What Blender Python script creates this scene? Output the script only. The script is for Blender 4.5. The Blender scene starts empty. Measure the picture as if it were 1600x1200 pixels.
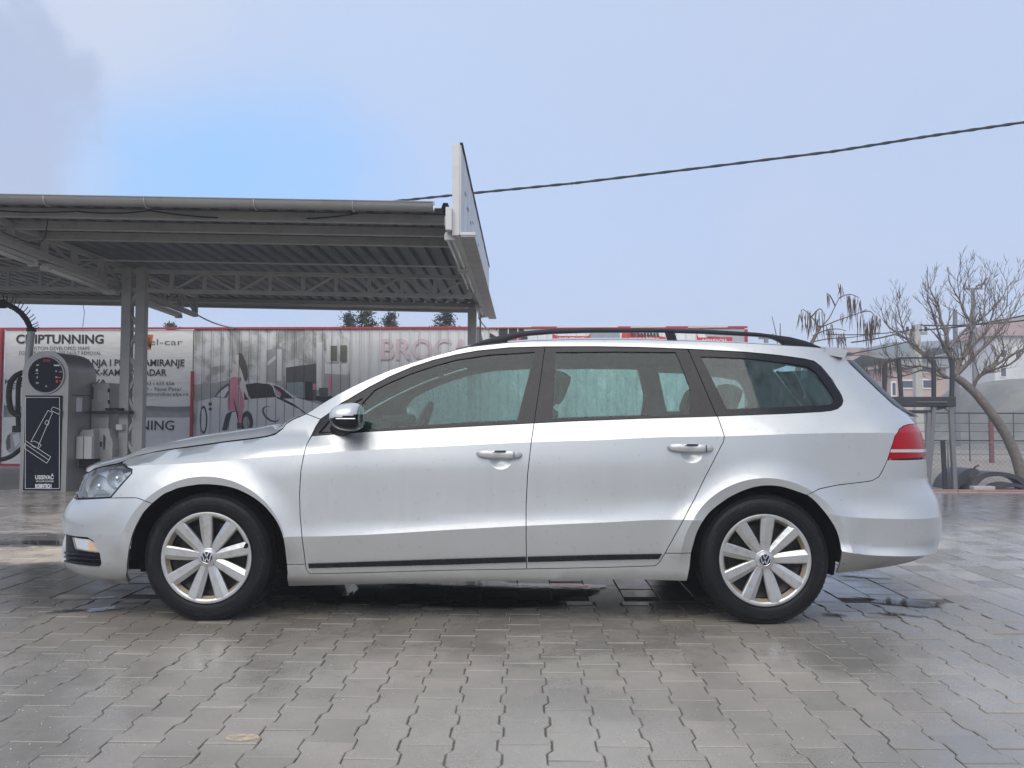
import bpy, bmesh, math, random
import numpy as np
from mathutils import Vector, Matrix, noise
from mathutils.geometry import delaunay_2d_cdt
random.seed(7)
rnd = random.Random(11)
C = bpy.context.scene.collection
SC = bpy.context.scene
PI = math.pi
R = math.radians

# ------------------------------------------------------------------ camera
CAM = Vector((0.181, -4.760, 1.0))
YAW, PITCH, ROLL, FPX = R(0.75), R(2.34), R(0.12), 1240.0
fwd = Vector((-math.sin(YAW)*math.cos(PITCH), math.cos(YAW)*math.cos(PITCH), math.sin(PITCH)))
rgt0 = Vector((math.cos(YAW), math.sin(YAW), 0))
up0 = rgt0.cross(fwd)
rgt = rgt0*math.cos(ROLL) + up0*math.sin(ROLL)
upv = -rgt0*math.sin(ROLL) + up0*math.cos(ROLL)
cd = bpy.data.cameras.new('camera'); cam = bpy.data.objects.new('camera', cd); C.objects.link(cam)
cd.sensor_width = 36; cd.lens = FPX/1600*36; cd.clip_start = .05; cd.clip_end = 4000
cam.matrix_world = Matrix(((rgt.x, upv.x, -fwd.x, CAM.x), (rgt.y, upv.y, -fwd.y, CAM.y), (rgt.z, upv.z, -fwd.z, CAM.z), (0, 0, 0, 1)))
SC.camera = cam

def ray(px, py):
    return (fwd + rgt*((px-800)/FPX) + upv*((600-py)/FPX))
def at_y(px, py, y):          # point of the sight line through photo point (px,py) at world depth y
    d = ray(px, py); return CAM + d*((y-CAM.y)/d.y)
def at_z(px, py, z=0.0):
    d = ray(px, py); return CAM + d*((z-CAM.z)/d.z)
def proj(P):
    d = Vector(P)-CAM; w = d.dot(fwd)
    return (800+FPX*d.dot(rgt)/w, 600-FPX*d.dot(upv)/w)

# ------------------------------------------------------------------ sky and sun
SUN_EL, SUN_AZ = R(46), R(196)
world = bpy.data.worlds.new("World"); SC.world = world; world.use_nodes = True
nt = world.node_tree; nt.nodes.clear()
def N(nt, t, **k):
    n = nt.nodes.new(t)
    for a, b in k.items(): setattr(n, a, b)
    return n
def L(nt, a, b): nt.links.new(a, b)
def mathn(nt, op, a, b=None, clamp=False):
    n = N(nt, 'ShaderNodeMath', operation=op, use_clamp=clamp)
    for i, v in enumerate((a, b)):
        if v is None: continue
        if isinstance(v, (int, float)): n.inputs[i].default_value = v
        else: L(nt, v, n.inputs[i])
    return n.outputs[0]
def mixc(nt, fac, a, b, mode='MIX'):
    n = N(nt, 'ShaderNodeMix', data_type='RGBA', blend_type=mode)
    for i, v in ((0, fac), (6, a), (7, b)):
        if isinstance(v, (int, float)): n.inputs[i].default_value = v
        elif isinstance(v, tuple): n.inputs[i].default_value = (*v[:3], 1)
        else: L(nt, v, n.inputs[i])
    return n.outputs[2]
def ramp(nt, fac, pts):
    n = N(nt, 'ShaderNodeValToRGB'); L(nt, fac, n.inputs[0])
    e = n.color_ramp.elements
    while len(e) < len(pts): e.new(.5)
    for i, (p, c) in enumerate(pts):
        e[i].position = p; e[i].color = (*c, 1) if isinstance(c, tuple) else (c, c, c, 1)
    return n.outputs[0]
def noisen(nt, vec, scale, detail=4, rough=.55, out='Fac', dist=0):
    n = N(nt, 'ShaderNodeTexNoise'); n.inputs['Scale'].default_value = scale
    n.inputs['Detail'].default_value = detail; n.inputs['Roughness'].default_value = rough; n.inputs['Distortion'].default_value = dist
    if vec is not None: L(nt, vec, n.inputs['Vector'])
    return n.outputs[out]

sky = N(nt, 'ShaderNodeTexSky'); sky.sky_type = 'NISHITA'; sky.sun_disc = False
sky.sun_elevation = SUN_EL; sky.sun_rotation = SUN_AZ; sky.air_density = 1.0; sky.dust_density = 2.0; sky.ozone_density = 1.5
tc = N(nt, 'ShaderNodeTexCoord'); gen = tc.outputs['Generated']
sep = N(nt, 'ShaderNodeSeparateXYZ'); L(nt, gen, sep.inputs[0])
# thin overcast: soft lilac-blue veil, a heavier mauve bank low in the west (left), a clear blue gap beside it
n1 = noisen(nt, gen, 1.6, 5, .5, dist=.6)
n2 = noisen(nt, gen, 5.5, 8, .58, dist=.7)
veil = ramp(nt, sep.outputs[2], [(0.0, (7.4, 8.7, 10.9)), (.12, (5.6, 7.3, 10.9)), (.3, (4.5, 6.9, 11.7)), (.6, (6.5, 7.8, 10.0)), (1.0, (8.1, 8.6, 9.2))])
veil = mixc(nt, mathn(nt, 'MULTIPLY', ramp(nt, n1, [(.40, 0.0), (.62, 1.0)]), .55), veil, (6.9, 8.0, 10.3))
lil = N(nt, 'ShaderNodeMapRange', interpolation_type='SMOOTHSTEP'); L(nt, mathn(nt, 'ADD', sep.outputs[0], mathn(nt, 'MULTIPLY', mathn(nt, 'SUBTRACT', n1, .5), .9)), lil.inputs[0]); lil.inputs[1].default_value = -.05; lil.inputs[2].default_value = .42
veil = mixc(nt, mathn(nt, 'MULTIPLY', lil.outputs[0], .75), veil, (6.05, 7.2, 9.7))
def blob(cx, cz, sx, sz, namt, soft=.6):     # soft region around a direction (x/y, z/y)
    dx = mathn(nt, 'DIVIDE', sep.outputs[0], mathn(nt, 'MAXIMUM', sep.outputs[1], .05))
    dz = mathn(nt, 'DIVIDE', sep.outputs[2], mathn(nt, 'MAXIMUM', sep.outputs[1], .05))
    u = mathn(nt, 'DIVIDE', mathn(nt, 'SUBTRACT', dx, cx), sx); v = mathn(nt, 'DIVIDE', mathn(nt, 'SUBTRACT', dz, cz), sz)
    r = mathn(nt, 'SQRT', mathn(nt, 'ADD', mathn(nt, 'MULTIPLY', u, u), mathn(nt, 'MULTIPLY', v, v)))
    r = mathn(nt, 'ADD', r, mathn(nt, 'MULTIPLY', mathn(nt, 'SUBTRACT', n2, .5), namt))
    m = N(nt, 'ShaderNodeMapRange', interpolation_type='SMOOTHERSTEP'); L(nt, r, m.inputs[0])
    m.inputs[1].default_value = 1.0; m.inputs[2].default_value = 1.0-soft; m.inputs[3].default_value = 0; m.inputs[4].default_value = 1
    return m.outputs[0]
gap = blob(-.38, .28, .36, .20, .9, 1.0)
bank = blob(-.80, .30, .27, .33, .95, .24)
white = blob(-.58, .56, .34, .20, .6, .8)
c = mixc(nt, mathn(nt, 'MULTIPLY', gap, .82), veil, (3.4, 7.3, 12.8))
c = mixc(nt, mathn(nt, 'MULTIPLY', white, .8), c, (7.6, 8.3, 10.0))
c = mixc(nt, mathn(nt, 'MULTIPLY', bank, .85), c, (5.2, 6.1, 8.5))
fin = mixc(nt, .12, c, sky.outputs[0])
bg = N(nt, 'ShaderNodeBackground'); bg.inputs['Strength'].default_value = 0.0515
L(nt, fin, bg.inputs[0])
wo = N(nt, 'ShaderNodeOutputWorld'); L(nt, bg.outputs[0], wo.inputs[0])

sd = bpy.data.lights.new('sun', 'SUN'); sd.energy = 1.5; sd.angle = R(60); sd.color = (1, .935, .85)
sun = bpy.data.objects.new('sun', sd); C.objects.link(sun)
sdir = Vector((math.sin(SUN_AZ)*math.cos(SUN_EL), math.cos(SUN_AZ)*math.cos(SUN_EL), math.sin(SUN_EL)))
sun.rotation_euler = sdir.to_track_quat('Z', 'Y').to_euler(); sun.location = (0, -8, 12)

SC.view_settings.view_transform = 'Standard'; SC.view_settings.look = 'None'
SC.view_settings.exposure = 0.88; SC.view_settings.gamma = 1; SC.view_settings.use_curve_mapping = False
SC.cycles.max_bounces = 10; SC.cycles.transparent_max_bounces = 16; SC.cycles.use_denoising = True
SC.cycles.volume_bounces = 2; SC.cycles.caustics_reflective = False; SC.cycles.caustics_refractive = False

# ------------------------------------------------------------------ materials
MATS = {}
def newmat(name):
    m = bpy.data.materials.new(name); m.use_nodes = True; t = m.node_tree; t.nodes.clear()
    o = N(t, 'ShaderNodeOutputMaterial'); MATS[name] = m
    return m, t, o
def principled(t, **k):
    p = N(t, 'ShaderNodeBsdfPrincipled')
    for a, b in k.items():
        s = p.inputs[a.replace('_', ' ')]
        if isinstance(b, (int, float)): s.default_value = b
        elif isinstance(b, tuple): s.default_value = (*b, 1) if len(b) == 3 and s.type == 'RGBA' else b
        else: L(t, b, s)
    return p
def bump(t, h, strength=.3, dist=.01):
    b = N(t, 'ShaderNodeBump'); b.inputs['Strength'].default_value = strength; b.inputs['Distance'].default_value = dist
    L(t, h, b.inputs['Height']); return b.outputs[0]
def objco(t):
    return N(t, 'ShaderNodeTexCoord').outputs['Object']
def posn(t):
    return N(t, 'ShaderNodeNewGeometry').outputs['Position']
def simple(name, col, rough=.5, metal=0.0, var=.12, scale=6, bmp=0.0, coat=0.0, dirt=None, spec=None):
    m, t, o = newmat(name)
    v = posn(t)
    n = noisen(t, v, scale, 5, .6)
    a = tuple(x*(1-var) for x in col); b = tuple(min(1, x*(1+var)) for x in col)
    cc = mixc(t, n, a, b)
    if dirt:
        n2 = noisen(t, v, dirt[1], 6, .7)
        cc = mixc(t, ramp(t, n2, [(.5, 0.0), (.72, dirt[2])]), cc, dirt[0])
    p = principled(t, Base_Color=cc, Roughness=rough, Metallic=metal)
    if max(col) < .03: p.inputs['Specular IOR Level'].default_value = .25 if spec is None else spec
    if coat: p.inputs['Coat Weight'].default_value = coat; p.inputs['Coat Roughness'].default_value = .05
    if bmp:
        L(t, bump(t, noisen(t, v, scale*8, 4, .6), bmp, .004), p.inputs['Normal'])
    L(t, p.outputs[0], o.inputs[0]); return m

# ------------------------------------------------------------------ object helpers
def link(name, me, mat=None, parent=None):
    o = bpy.data.objects.new(name, me); C.objects.link(o)
    if mat is not None and me is not None and len(me.materials) == 0:
        for mm in (mat if isinstance(mat, (list, tuple)) else [mat]): me.materials.append(MATS[mm] if isinstance(mm, str) else mm)
    if parent is not None: o.parent = parent
    return o
def empty(name, loc=(0, 0, 0)):
    o = bpy.data.objects.new(name, None); C.objects.link(o); o.location = loc; o.empty_display_size = .1
    return o
def tag(o, label, cat, group=None):
    o['label'] = label; o['category'] = cat
    if group: o['group'] = group
    return o
def struct(o): o['kind'] = 'structure'; return o
def stuff(o): o['kind'] = 'stuff'; return o

class MB:
    """collects shapes given in world coordinates, then links them as one mesh (origin moved to a parent's place)"""
    def __init__(s): s.v = []; s.f = []; s.sm = []; s.mi = []; s.cur = 0
    def add(s, vs, fs, smooth=False):
        b = len(s.v); s.v += [tuple(v) for v in vs]
        for f in fs: s.f.append(tuple(b+i for i in f)); s.sm.append(smooth); s.mi.append(s.cur)
        return s
    def box(s, a, b, M=None):
        x0, y0, z0 = a; x1, y1, z1 = b
        vs = [Vector(p) for p in ((x0,y0,z0),(x1,y0,z0),(x1,y1,z0),(x0,y1,z0),(x0,y0,z1),(x1,y0,z1),(x1,y1,z1),(x0,y1,z1))]
        if M is not None: vs = [M @ v for v in vs]
        return s.add(vs, [(0,3,2,1),(4,5,6,7),(0,1,5,4),(1,2,6,5),(2,3,7,6),(3,0,4,7)])
    def bevbox(s, a, b, r=.005, M=None):
        x0, y0, z0 = a; x1, y1, z1 = b
        r = min(r, abs(x1-x0)/2.01, abs(y1-y0)/2.01, abs(z1-z0)/2.01)
        bm = bmesh.new(); bmesh.ops.create_cube(bm, size=1)
        for v in bm.verts: v.co = Vector(((x0+x1)/2+v.co.x*(x1-x0), (y0+y1)/2+v.co.y*(y1-y0), (z0+z1)/2+v.co.z*(z1-z0)))
        bmesh.ops.bevel(bm, geom=bm.edges[:], offset=r, segments=2, affect='EDGES', profile=.6)
        bm.verts.index_update(); vs = [(M @ v.co if M is not None else v.co.copy()) for v in bm.verts]
        fs = [tuple(v.index for v in f.verts) for f in bm.faces]; bm.free()
        return s.add(vs, fs)
    def bar(s, p, q, w, h, up=(0, 0, 1)):
        p = Vector(p); q = Vector(q); d = (q-p).normalized(); u = Vector(up)
        if abs(d.dot(u)) > .98: u = Vector((0, 1, 0))
        a = d.cross(u).normalized(); b = a.cross(d)
        vs = [e + a*(w/2*i) + b*(h/2*j) for e in (p, q) for i, j in ((-1,-1),(1,-1),(1,1),(-1,1))]
        return s.add(vs, [(0,3,2,1),(4,5,6,7),(0,1,5,4),(1,2,6,5),(2,3,7,6),(3,0,4,7)])
    def tube(s, pts, r, n=8, cap=True):
        pts = [Vector(p) for p in pts]; m = len(pts)
        rs = r if isinstance(r, (list, tuple)) else [r]*m
        vs = []; d0 = (pts[1]-pts[0]).normalized()
        a = d0.orthogonal().normalized()
        for i, p in enumerate(pts):
            d = (pts[min(i+1, m-1)]-pts[max(i-1, 0)]).normalized()
            a = (a - d*a.dot(d)).normalized(); b = d.cross(a)
            for k in range(n):
                t = 2*PI*k/n; vs.append(p + (a*math.cos(t)+b*math.sin(t))*rs[i])
        fs = [(i*n+k, i*n+(k+1) % n, (i+1)*n+(k+1) % n, (i+1)*n+k) for i in range(m-1) for k in range(n)]
        s.add(vs, fs, True)
        if cap and rs[0] > .001:
            b0 = len(s.v)-m*n
            s.f.append(tuple(b0+k for k in reversed(range(n)))); s.sm.append(False); s.mi.append(s.cur)
            s.f.append(tuple(b0+(m-1)*n+k for k in range(n))); s.sm.append(False); s.mi.append(s.cur)
        return s
    def lathe(s, prof, M, n=48, a0=0, a1=2*PI, smooth=True):
        """profile (r, h) about local Z of matrix M"""
        full = abs(a1-a0-2*PI) < 1e-6; m = len(prof); k2 = n if full else n+1; vs = []
        for i in range(k2):
            t = a0+(a1-a0)*i/n
            for r_, h in prof: vs.append(M @ Vector((r_*math.cos(t), r_*math.sin(t), h)))
        fs = [(i*m+j, ((i+1) % k2)*m+j, ((i+1) % k2)*m+j+1, i*m+j+1) for i in range(n) for j in range(m-1)]
        return s.add(vs, fs, smooth)
    def prism(s, poly, M, h0, h1):
        """2D polygon in local XY of M, extruded along local Z"""
        n = len(poly); vs = [M @ Vector((x, y, h0)) for x, y in poly]+[M @ Vector((x, y, h1)) for x, y in poly]
        area = sum(poly[i][0]*poly[(i+1) % n][1]-poly[(i+1) % n][0]*poly[i][1] for i in range(n))
        fs = [tuple(reversed(range(n))), tuple(range(n, 2*n))]+[(i, (i+1) % n, n+(i+1) % n, n+i) for i in range(n)]
        if area < 0: fs = [tuple(reversed(f)) for f in fs]
        return s.add(vs, fs)
    def build(s, name, mat, parent=None, angle=None):
        o3 = Vector((0, 0, 0))
        pr = parent
        while pr is not None: o3 = o3 + pr.location; pr = pr.parent
        me = bpy.data.meshes.new(name); me.from_pydata([(v[0]-o3.x, v[1]-o3.y, v[2]-o3.z) for v in s.v], [], s.f)
        for i, p in enumerate(me.polygons): p.use_smooth = s.sm[i]; p.material_index = s.mi[i]
        me.validate(); me.update()
        if angle is not None:
            for p in me.polygons: p.use_smooth = True
            me.set_sharp_from_angle(angle=R(angle))
        return link(name, me, mat, parent)

def pchip(xs, ys):
    xs = list(xs); ys = list(ys); n = len(xs)
    h = [xs[i+1]-xs[i] for i in range(n-1)]; d = [(ys[i+1]-ys[i])/h[i] for i in range(n-1)]
    m = [0.0]*n
    if n == 2: m = [d[0], d[0]]
    else:
        for i in range(1, n-1):
            if d[i-1]*d[i] > 0:
                w1 = 2*h[i]+h[i-1]; w2 = h[i]+2*h[i-1]; m[i] = (w1+w2)/(w1/d[i-1]+w2/d[i])
        m[0] = d[0]*1.5-m[1]*.5 if n > 1 else 0; m[-1] = d[-1]*1.5-m[-2]*.5
    import bisect
    def f(x):
        if x <= xs[0]: return ys[0]
        if x >= xs[-1]: return ys[-1]
        i = bisect.bisect_right(xs, x)-1; t = (x-xs[i])/h[i]
        return ((1+2*t)*(1-t)**2*ys[i] + t*(1-t)**2*h[i]*m[i] + t*t*(3-2*t)*ys[i+1] + t*t*(t-1)*h[i]*m[i+1])
    return f
def smooth(t): t = max(0, min(1, t)); return t*t*(3-2*t)
# ================================================================== THE CAR
def polyf(pts):                       # piecewise-linear function through (x, v) points
    xs = [p[0] for p in pts]; ys = [p[1] for p in pts]
    return lambda x: float(np.interp(x, xs, ys))
def tr(pts, y=-.885):                 # photo points -> (x, z) on a vertical plane at depth y
    return [(at_y(a, b, y).x, at_y(a, b, y).z) for a, b in pts]
XF = at_y(322, 875.5, -.885).x; XR = at_y(1196, 876, -.885).x; ZH = .309
zs_f = pchip(*zip(*([(-2.5, .70), (-1.95, .742)] + tr([(330, 721.7), (416, 714), (476, 710), (560, 704), (710, 696.7), (830, 691), (930, 688), (1042, 683), (1131, 681.7), (1250, 678), (1350, 676.5)]) + [(2.6, tr([(1398, 676.7)])[0][1])])))
zl_f = pchip(*zip(*([(-2.5, .42), (-1.9, .42)] + tr([(476, 838), (550, 836), (700, 827.5), (822, 821), (950, 815.5), (1033, 811.7), (1080, 811.5)], -.9) + [(1.9, .335), (2.6, .32)])))
zt_f = pchip(*zip(*([(-2.5, .775), (-2.1, .80)] + tr([(213, 712.5), (263, 703), (330, 694), (391, 686), (430, 679)], -.74) + tr([(488, 681), (577, 674), (710, 667.5), (835, 661), (1000, 654), (1120, 650), (1233, 646), (1283, 643)], -.83) + [(2.6, .99)])))
# section knots: x station -> (z, inward offset) for the free knots
ST = [-2.4, -1.95, -1.40, -.95, -.70, 0.0, .85, 1.40, 1.80, 2.15, 2.6]
K0z = [.185, .185, .17, .155, .150, .150, .150, .155, .20, .22, .24]
K0d = [.12, .10, .105, .125, .125, .125, .125, .12, .16, .18, .18]
K1z = [.215, .215, .215, .222, .222, .222, .218, .22, .245, .26, .265]
K1d = [.05, .045, .045, .048, .046, .046, .046, .046, .10, .11, .11]
K2z = [.30, .30, .30, .285, .285, .285, .290, .29, .295, .295, .295]
K2d = [.010, .010, .018, .030, .031, .031, .031, .028, .045, .05, .05]
K3d = [.0, .0, .004, .004, .002, .0, .0, .002, .0, .0, .0]
K4o = [.06, .06, .06, .055, .055, .055, .055, .055, .045, .045, .045]
K4d = [.0, .0, .004, .009, .0108, .0118, .0118, .011, .017, .020, .020]
K5z = [.58, .58, .58, .60, .60, .60, .60, .58, .515, .505, .50]
K5d = [.002, .002, .006, .0125, .0155, .0165, .0165, .0145, .014, .016, .016]
K6z = [.66, .66, .68, .72, .73, .75, .75, .72, .60, .59, .59]
K6d = [.012, .012, .012, .0165, .019, .020, .020, .020, .036, .044, .044]
K7d = [.05, .036, .024, .028, .031, .033, .033, .034, .050, .054, .058]
K8d = [.10, .085, .080, .062, .056, .056, .056, .060, .076, .084, .09]
K9d = [.18, .175, .185, .120, .086, .082, .083, .088, .105, .115, .12]
KF = [pchip(ST, a) for a in (K0z, K0d, K1z, K1d, K2z, K2d, K3d, K4o, K4d, K5z, K5d, K6z, K6d, K7d, K8d, K9d)]
GX = np.arange(-2.5, 2.66, .02); TAB = []
for x in GX:
    k = [f(x) for f in KF]; zs = zs_f(x); zl = zl_f(x); zt = max(zt_f(x), zs+.03)
    z = [k[0], k[2], k[4], zl, zl+k[7], k[9], k[11], zs, (zs+zt)/2, zt]
    d = [k[1], k[3], k[5], k[6], k[8], k[10], k[12], k[13], k[14], k[15]]
    z[6] = min(z[6], zs-.02)
    for i in range(1, 10): z[i] = max(z[i], z[i-1]+.012)
    m0 = [0]*10; m1 = [0]*10; segs = [(0, 3), (3, 7), (7, 9)] if x < 1.55 else [(0, 3), (3, 5), (5, 7), (7, 9)]
    for a, b in segs:
        zz = z[a:b+1]; dd = d[a:b+1]; f = pchip(zz, dd); e = 1e-4
        for i in range(a, b+1):
            if i < b: m0[i] = (f(z[i]+e)-d[i])/e
            if i > a: m1[i] = (d[i]-f(z[i]-e))/e
    TAB.append((z, d, m0, m1))
def dprof(x, z):
    t = (x-GX[0])/.02; i = int(max(0, min(len(GX)-2, math.floor(t)))); t = max(0., min(1., t-i))
    A, B = TAB[i], TAB[i+1]
    zz = [a+(b-a)*t for a, b in zip(A[0], B[0])]
    if z >= zz[9]:
        d = A[1][9]+(B[1][9]-A[1][9])*t; h = z-zz[9]
        return d + .37*h + .10*h*h + 7*max(0, z-1.365)**2
    if z <= zz[0]: return A[1][0]+(B[1][0]-A[1][0])*t + (zz[0]-z)*1.2
    k = 0
    while z > zz[k+1]: k += 1
    h = zz[k+1]-zz[k]; s = (z-zz[k])/h
    f = lambda q, j: A[q][j]+(B[q][j]-A[q][j])*t
    return (1+2*s)*(1-s)**2*f(1, k) + s*(1-s)**2*h*f(2, k) + s*s*(3-2*s)*f(1, k+1) + s*s*(s-1)*h*f(3, k+1)
XFZ = [(.15, -2.27), (.2, -2.309), (.26, -2.328), (.33, -2.323), (.40, -2.322), (.48, -2.319), (.55, -2.287), (.6, -2.247), (.64, -2.233), (.68, -2.22), (.72, -2.205), (.76, -2.19), (.82, -2.16), (.9, -2.12), (1.0, -2.08)]
XRZ = [(0.15, 2.097), (0.22, 2.277), (0.26, 2.358), (0.3, 2.393), (0.34, 2.415), (0.4, 2.441), (0.46, 2.441), (0.52, 2.442), (0.56, 2.441), (0.6, 2.426), (0.64, 2.4), (0.68, 2.384), (0.74, 2.382), (0.8, 2.380), (0.86, 2.372), (0.9, 2.362), (0.94, 2.349), (0.98, 2.336), (1.02, 2.316), (1.08, 2.281), (1.15, 2.235), (1.25, 2.157), (1.35, 2.07), (1.42, 2.01), (1.5, 1.95)]
xf_f = pchip(*zip(*XFZ)); xr_f = pchip(*zip(*XRZ))
AF, NF, LF = .58, 2.5, 1.15
BR, NR, LR = .46, 2.5, 1.05
SIDE0 = .912
HAND = []                              # door-handle cups (x, z)
def taper(x, z):
    up = max(0., z-(zt_f(x)-.05))
    t = 0.
    if x < -.45: t += min(1, up*5)*.16*((-.45-x)/.75)**2 if up > 0 else 0
    if x > 1.2: t += (.03 + min(1, up*3)*.10)*((x-1.2)/.9)**2
    return t
def Wb(x, z):
    w = SIDE0 - dprof(x, z) - taper(x, z)
    for xw in (XF, XR):
        r = math.hypot((x-xw)*.975, z-ZH+.005)
        if r < .53:
            k = .017*(1-((r-.402)/.10))**2*(1 if r < .502 else 0) if r > .402 else .017-.24*(.402-r)
            w += k*smooth((z-.27)/.12)
    for hx, hz in HAND:
        q = ((x-hx)/.052)**2+((z-hz)/.040)**2
        if q < 1: w -= .016*(1-q)**1.2
    return w
def W(x, z):
    w = Wb(x, z)
    xa = xf_f(z)+AF; xb = xr_f(z)-BR
    if x < xa: w *= max(0., 1-min(1., (xa-x)/AF)**NF)**(1/NF)
    if x > xb: w *= max(0., 1-min(1., (x-xb)/BR)**NR)**(1/NR)
    return w
def q_of(x, z):
    xa = xf_f(z)+AF; xb = xr_f(z)-BR
    if x < xa:
        u = min(1., (xa-x)/AF); return xa-LF*(1-math.acos(u**(NF/2))*2/PI)
    if x > xb:
        u = min(1., (x-xb)/BR); return xb+LR*(1-math.acos(u**(NR/2))*2/PI)
    return x
def P_of(q, z):
    xa = xf_f(z)+AF; xb = xr_f(z)-BR
    if q < xa:
        t = (1-min(1., (xa-q)/LF))*PI/2; x = xa-AF*math.cos(t)**(2/NF); return Vector((x, -Wb(x, z)*math.sin(t)**(2/NF), z))
    if q > xb:
        t = (1-min(1., (q-xb)/LR))*PI/2; x = xb+BR*math.cos(t)**(2/NR); return Vector((x, -Wb(x, z)*math.sin(t)**(2/NR), z))
    return Vector((q, -Wb(q, z), z))
def q_centre(z, end): return xf_f(z)+AF-LF if end < 0 else xr_f(z)-BR+LR
def q_at(y, z, end):                   # point of the front (-1) or rear (+1) face at half width y
    x = xf_f(z)+AF*.3 if end < 0 else xr_f(z)-BR*.3
    s = min(1., y/max(.1, Wb(x, z)))
    if end < 0: return xf_f(z)+AF-LF*(1-math.asin(s**(NF/2))*2/PI)
    return xr_f(z)-BR+LR*(1-math.asin(s**(NR/2))*2/PI)
def surf(px, py):
    """the body surface point seen at a photo point"""
    best = None; y = -1.0; prev = None
    while y < -.05:
        P = at_y(px, py, y); g = y+W(P.x, P.z)
        if g > 0:
            a, b = prev, y
            for _ in range(24):
                m = (a+b)/2; P = at_y(px, py, m)
                if m+W(P.x, P.z) > 0: b = m
                else: a = m
            P = at_y(px, py, (a+b)/2); return P
        if best is None or g > best[0]: best = (g, y)
        prev = y; y += .012
    return at_y(px, py, best[1])
def to_q(e):
    if len(e) == 3: return Vector((q_at(e[1], e[2], e[0]), e[2]))
    P = surf(*e); return Vector((q_of(P.x, P.z), P.z))
def dens(poly, step):
    out = []
    for i in range(len(poly)):
        a = poly[i]; b = poly[(i+1) % len(poly)]; n = max(1, int(math.ceil((b-a).length/step)))
        out += [a+(b-a)*(k/n) for k in range(n)]
    return out
def inset(poly, d):
    n = len(poly); area = sum(poly[i].x*poly[(i+1) % n].y-poly[(i+1) % n].x*poly[i].y for i in range(n)); sg = 1 if area > 0 else -1
    out = []
    for i in range(n):
        a = poly[i-1]; b = poly[i]; c = poly[(i+1) % n]
        e1 = (b-a); e2 = (c-b)
        if e1.length < 1e-7 or e2.length < 1e-7: out.append(b.copy()); continue
        e1.normalize(); e2.normalize(); n1 = Vector((-e1.y, e1.x))*sg; n2 = Vector((-e2.y, e2.x))*sg
        m = n1+n2
        if m.length < .2: out.append(b.copy()); continue
        m.normalize(); out.append(b+m*(d/max(.45, m.dot(n1))))
    return out
def inpoly(p, poly):
    r = False; n = len(poly); x, y = p[0], p[1]; j = n-1
    for i in range(n):
        a = poly[i]; b = poly[j]
        if (a[1] > y) != (b[1] > y) and x < (b[0]-a[0])*(y-a[1])/(b[1]-a[1])+a[0]: r = not r
        j = i
    return r
def nrm(q, z):
    e = .0015
    a = P_of(q+e, z)-P_of(q-e, z); b = P_of(q, z+e)-P_of(q, z-e)
    n = a.cross(b)
    return n.normalized() if n.length > 1e-12 else Vector((0, -1, 0))
def cnrm(p, c, e=.0035):
    x = P_of(p.x, p.y).x
    for fz in (zs_f, zl_f) if x < 1.6 else (zs_f, zl_f, KF[9]):
        if abs(p.y-fz(x)) < .0025: return nrm(p.x, fz(x)+(e if c.y > p.y else -e))
    for xw in (XF, XR):
        dx, dz = (p.x-xw)*.975, p.y-ZH+.005; r = math.hypot(dx, dz)
        if abs(r-.402) < .0025 and dz > -.1:
            rc = math.hypot((c.x-xw)*.975, c.y-ZH+.005); k = (.402+(e if rc > r else -e))/r
            return nrm(xw+dx*k/.975, ZH-.005+dz*k)
    return nrm(p.x, p.y)
BASEGRID = [(q, z) for q in np.arange(-2.8, 3.2, .045) for z in np.arange(.10, 1.56, .04)]
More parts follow.
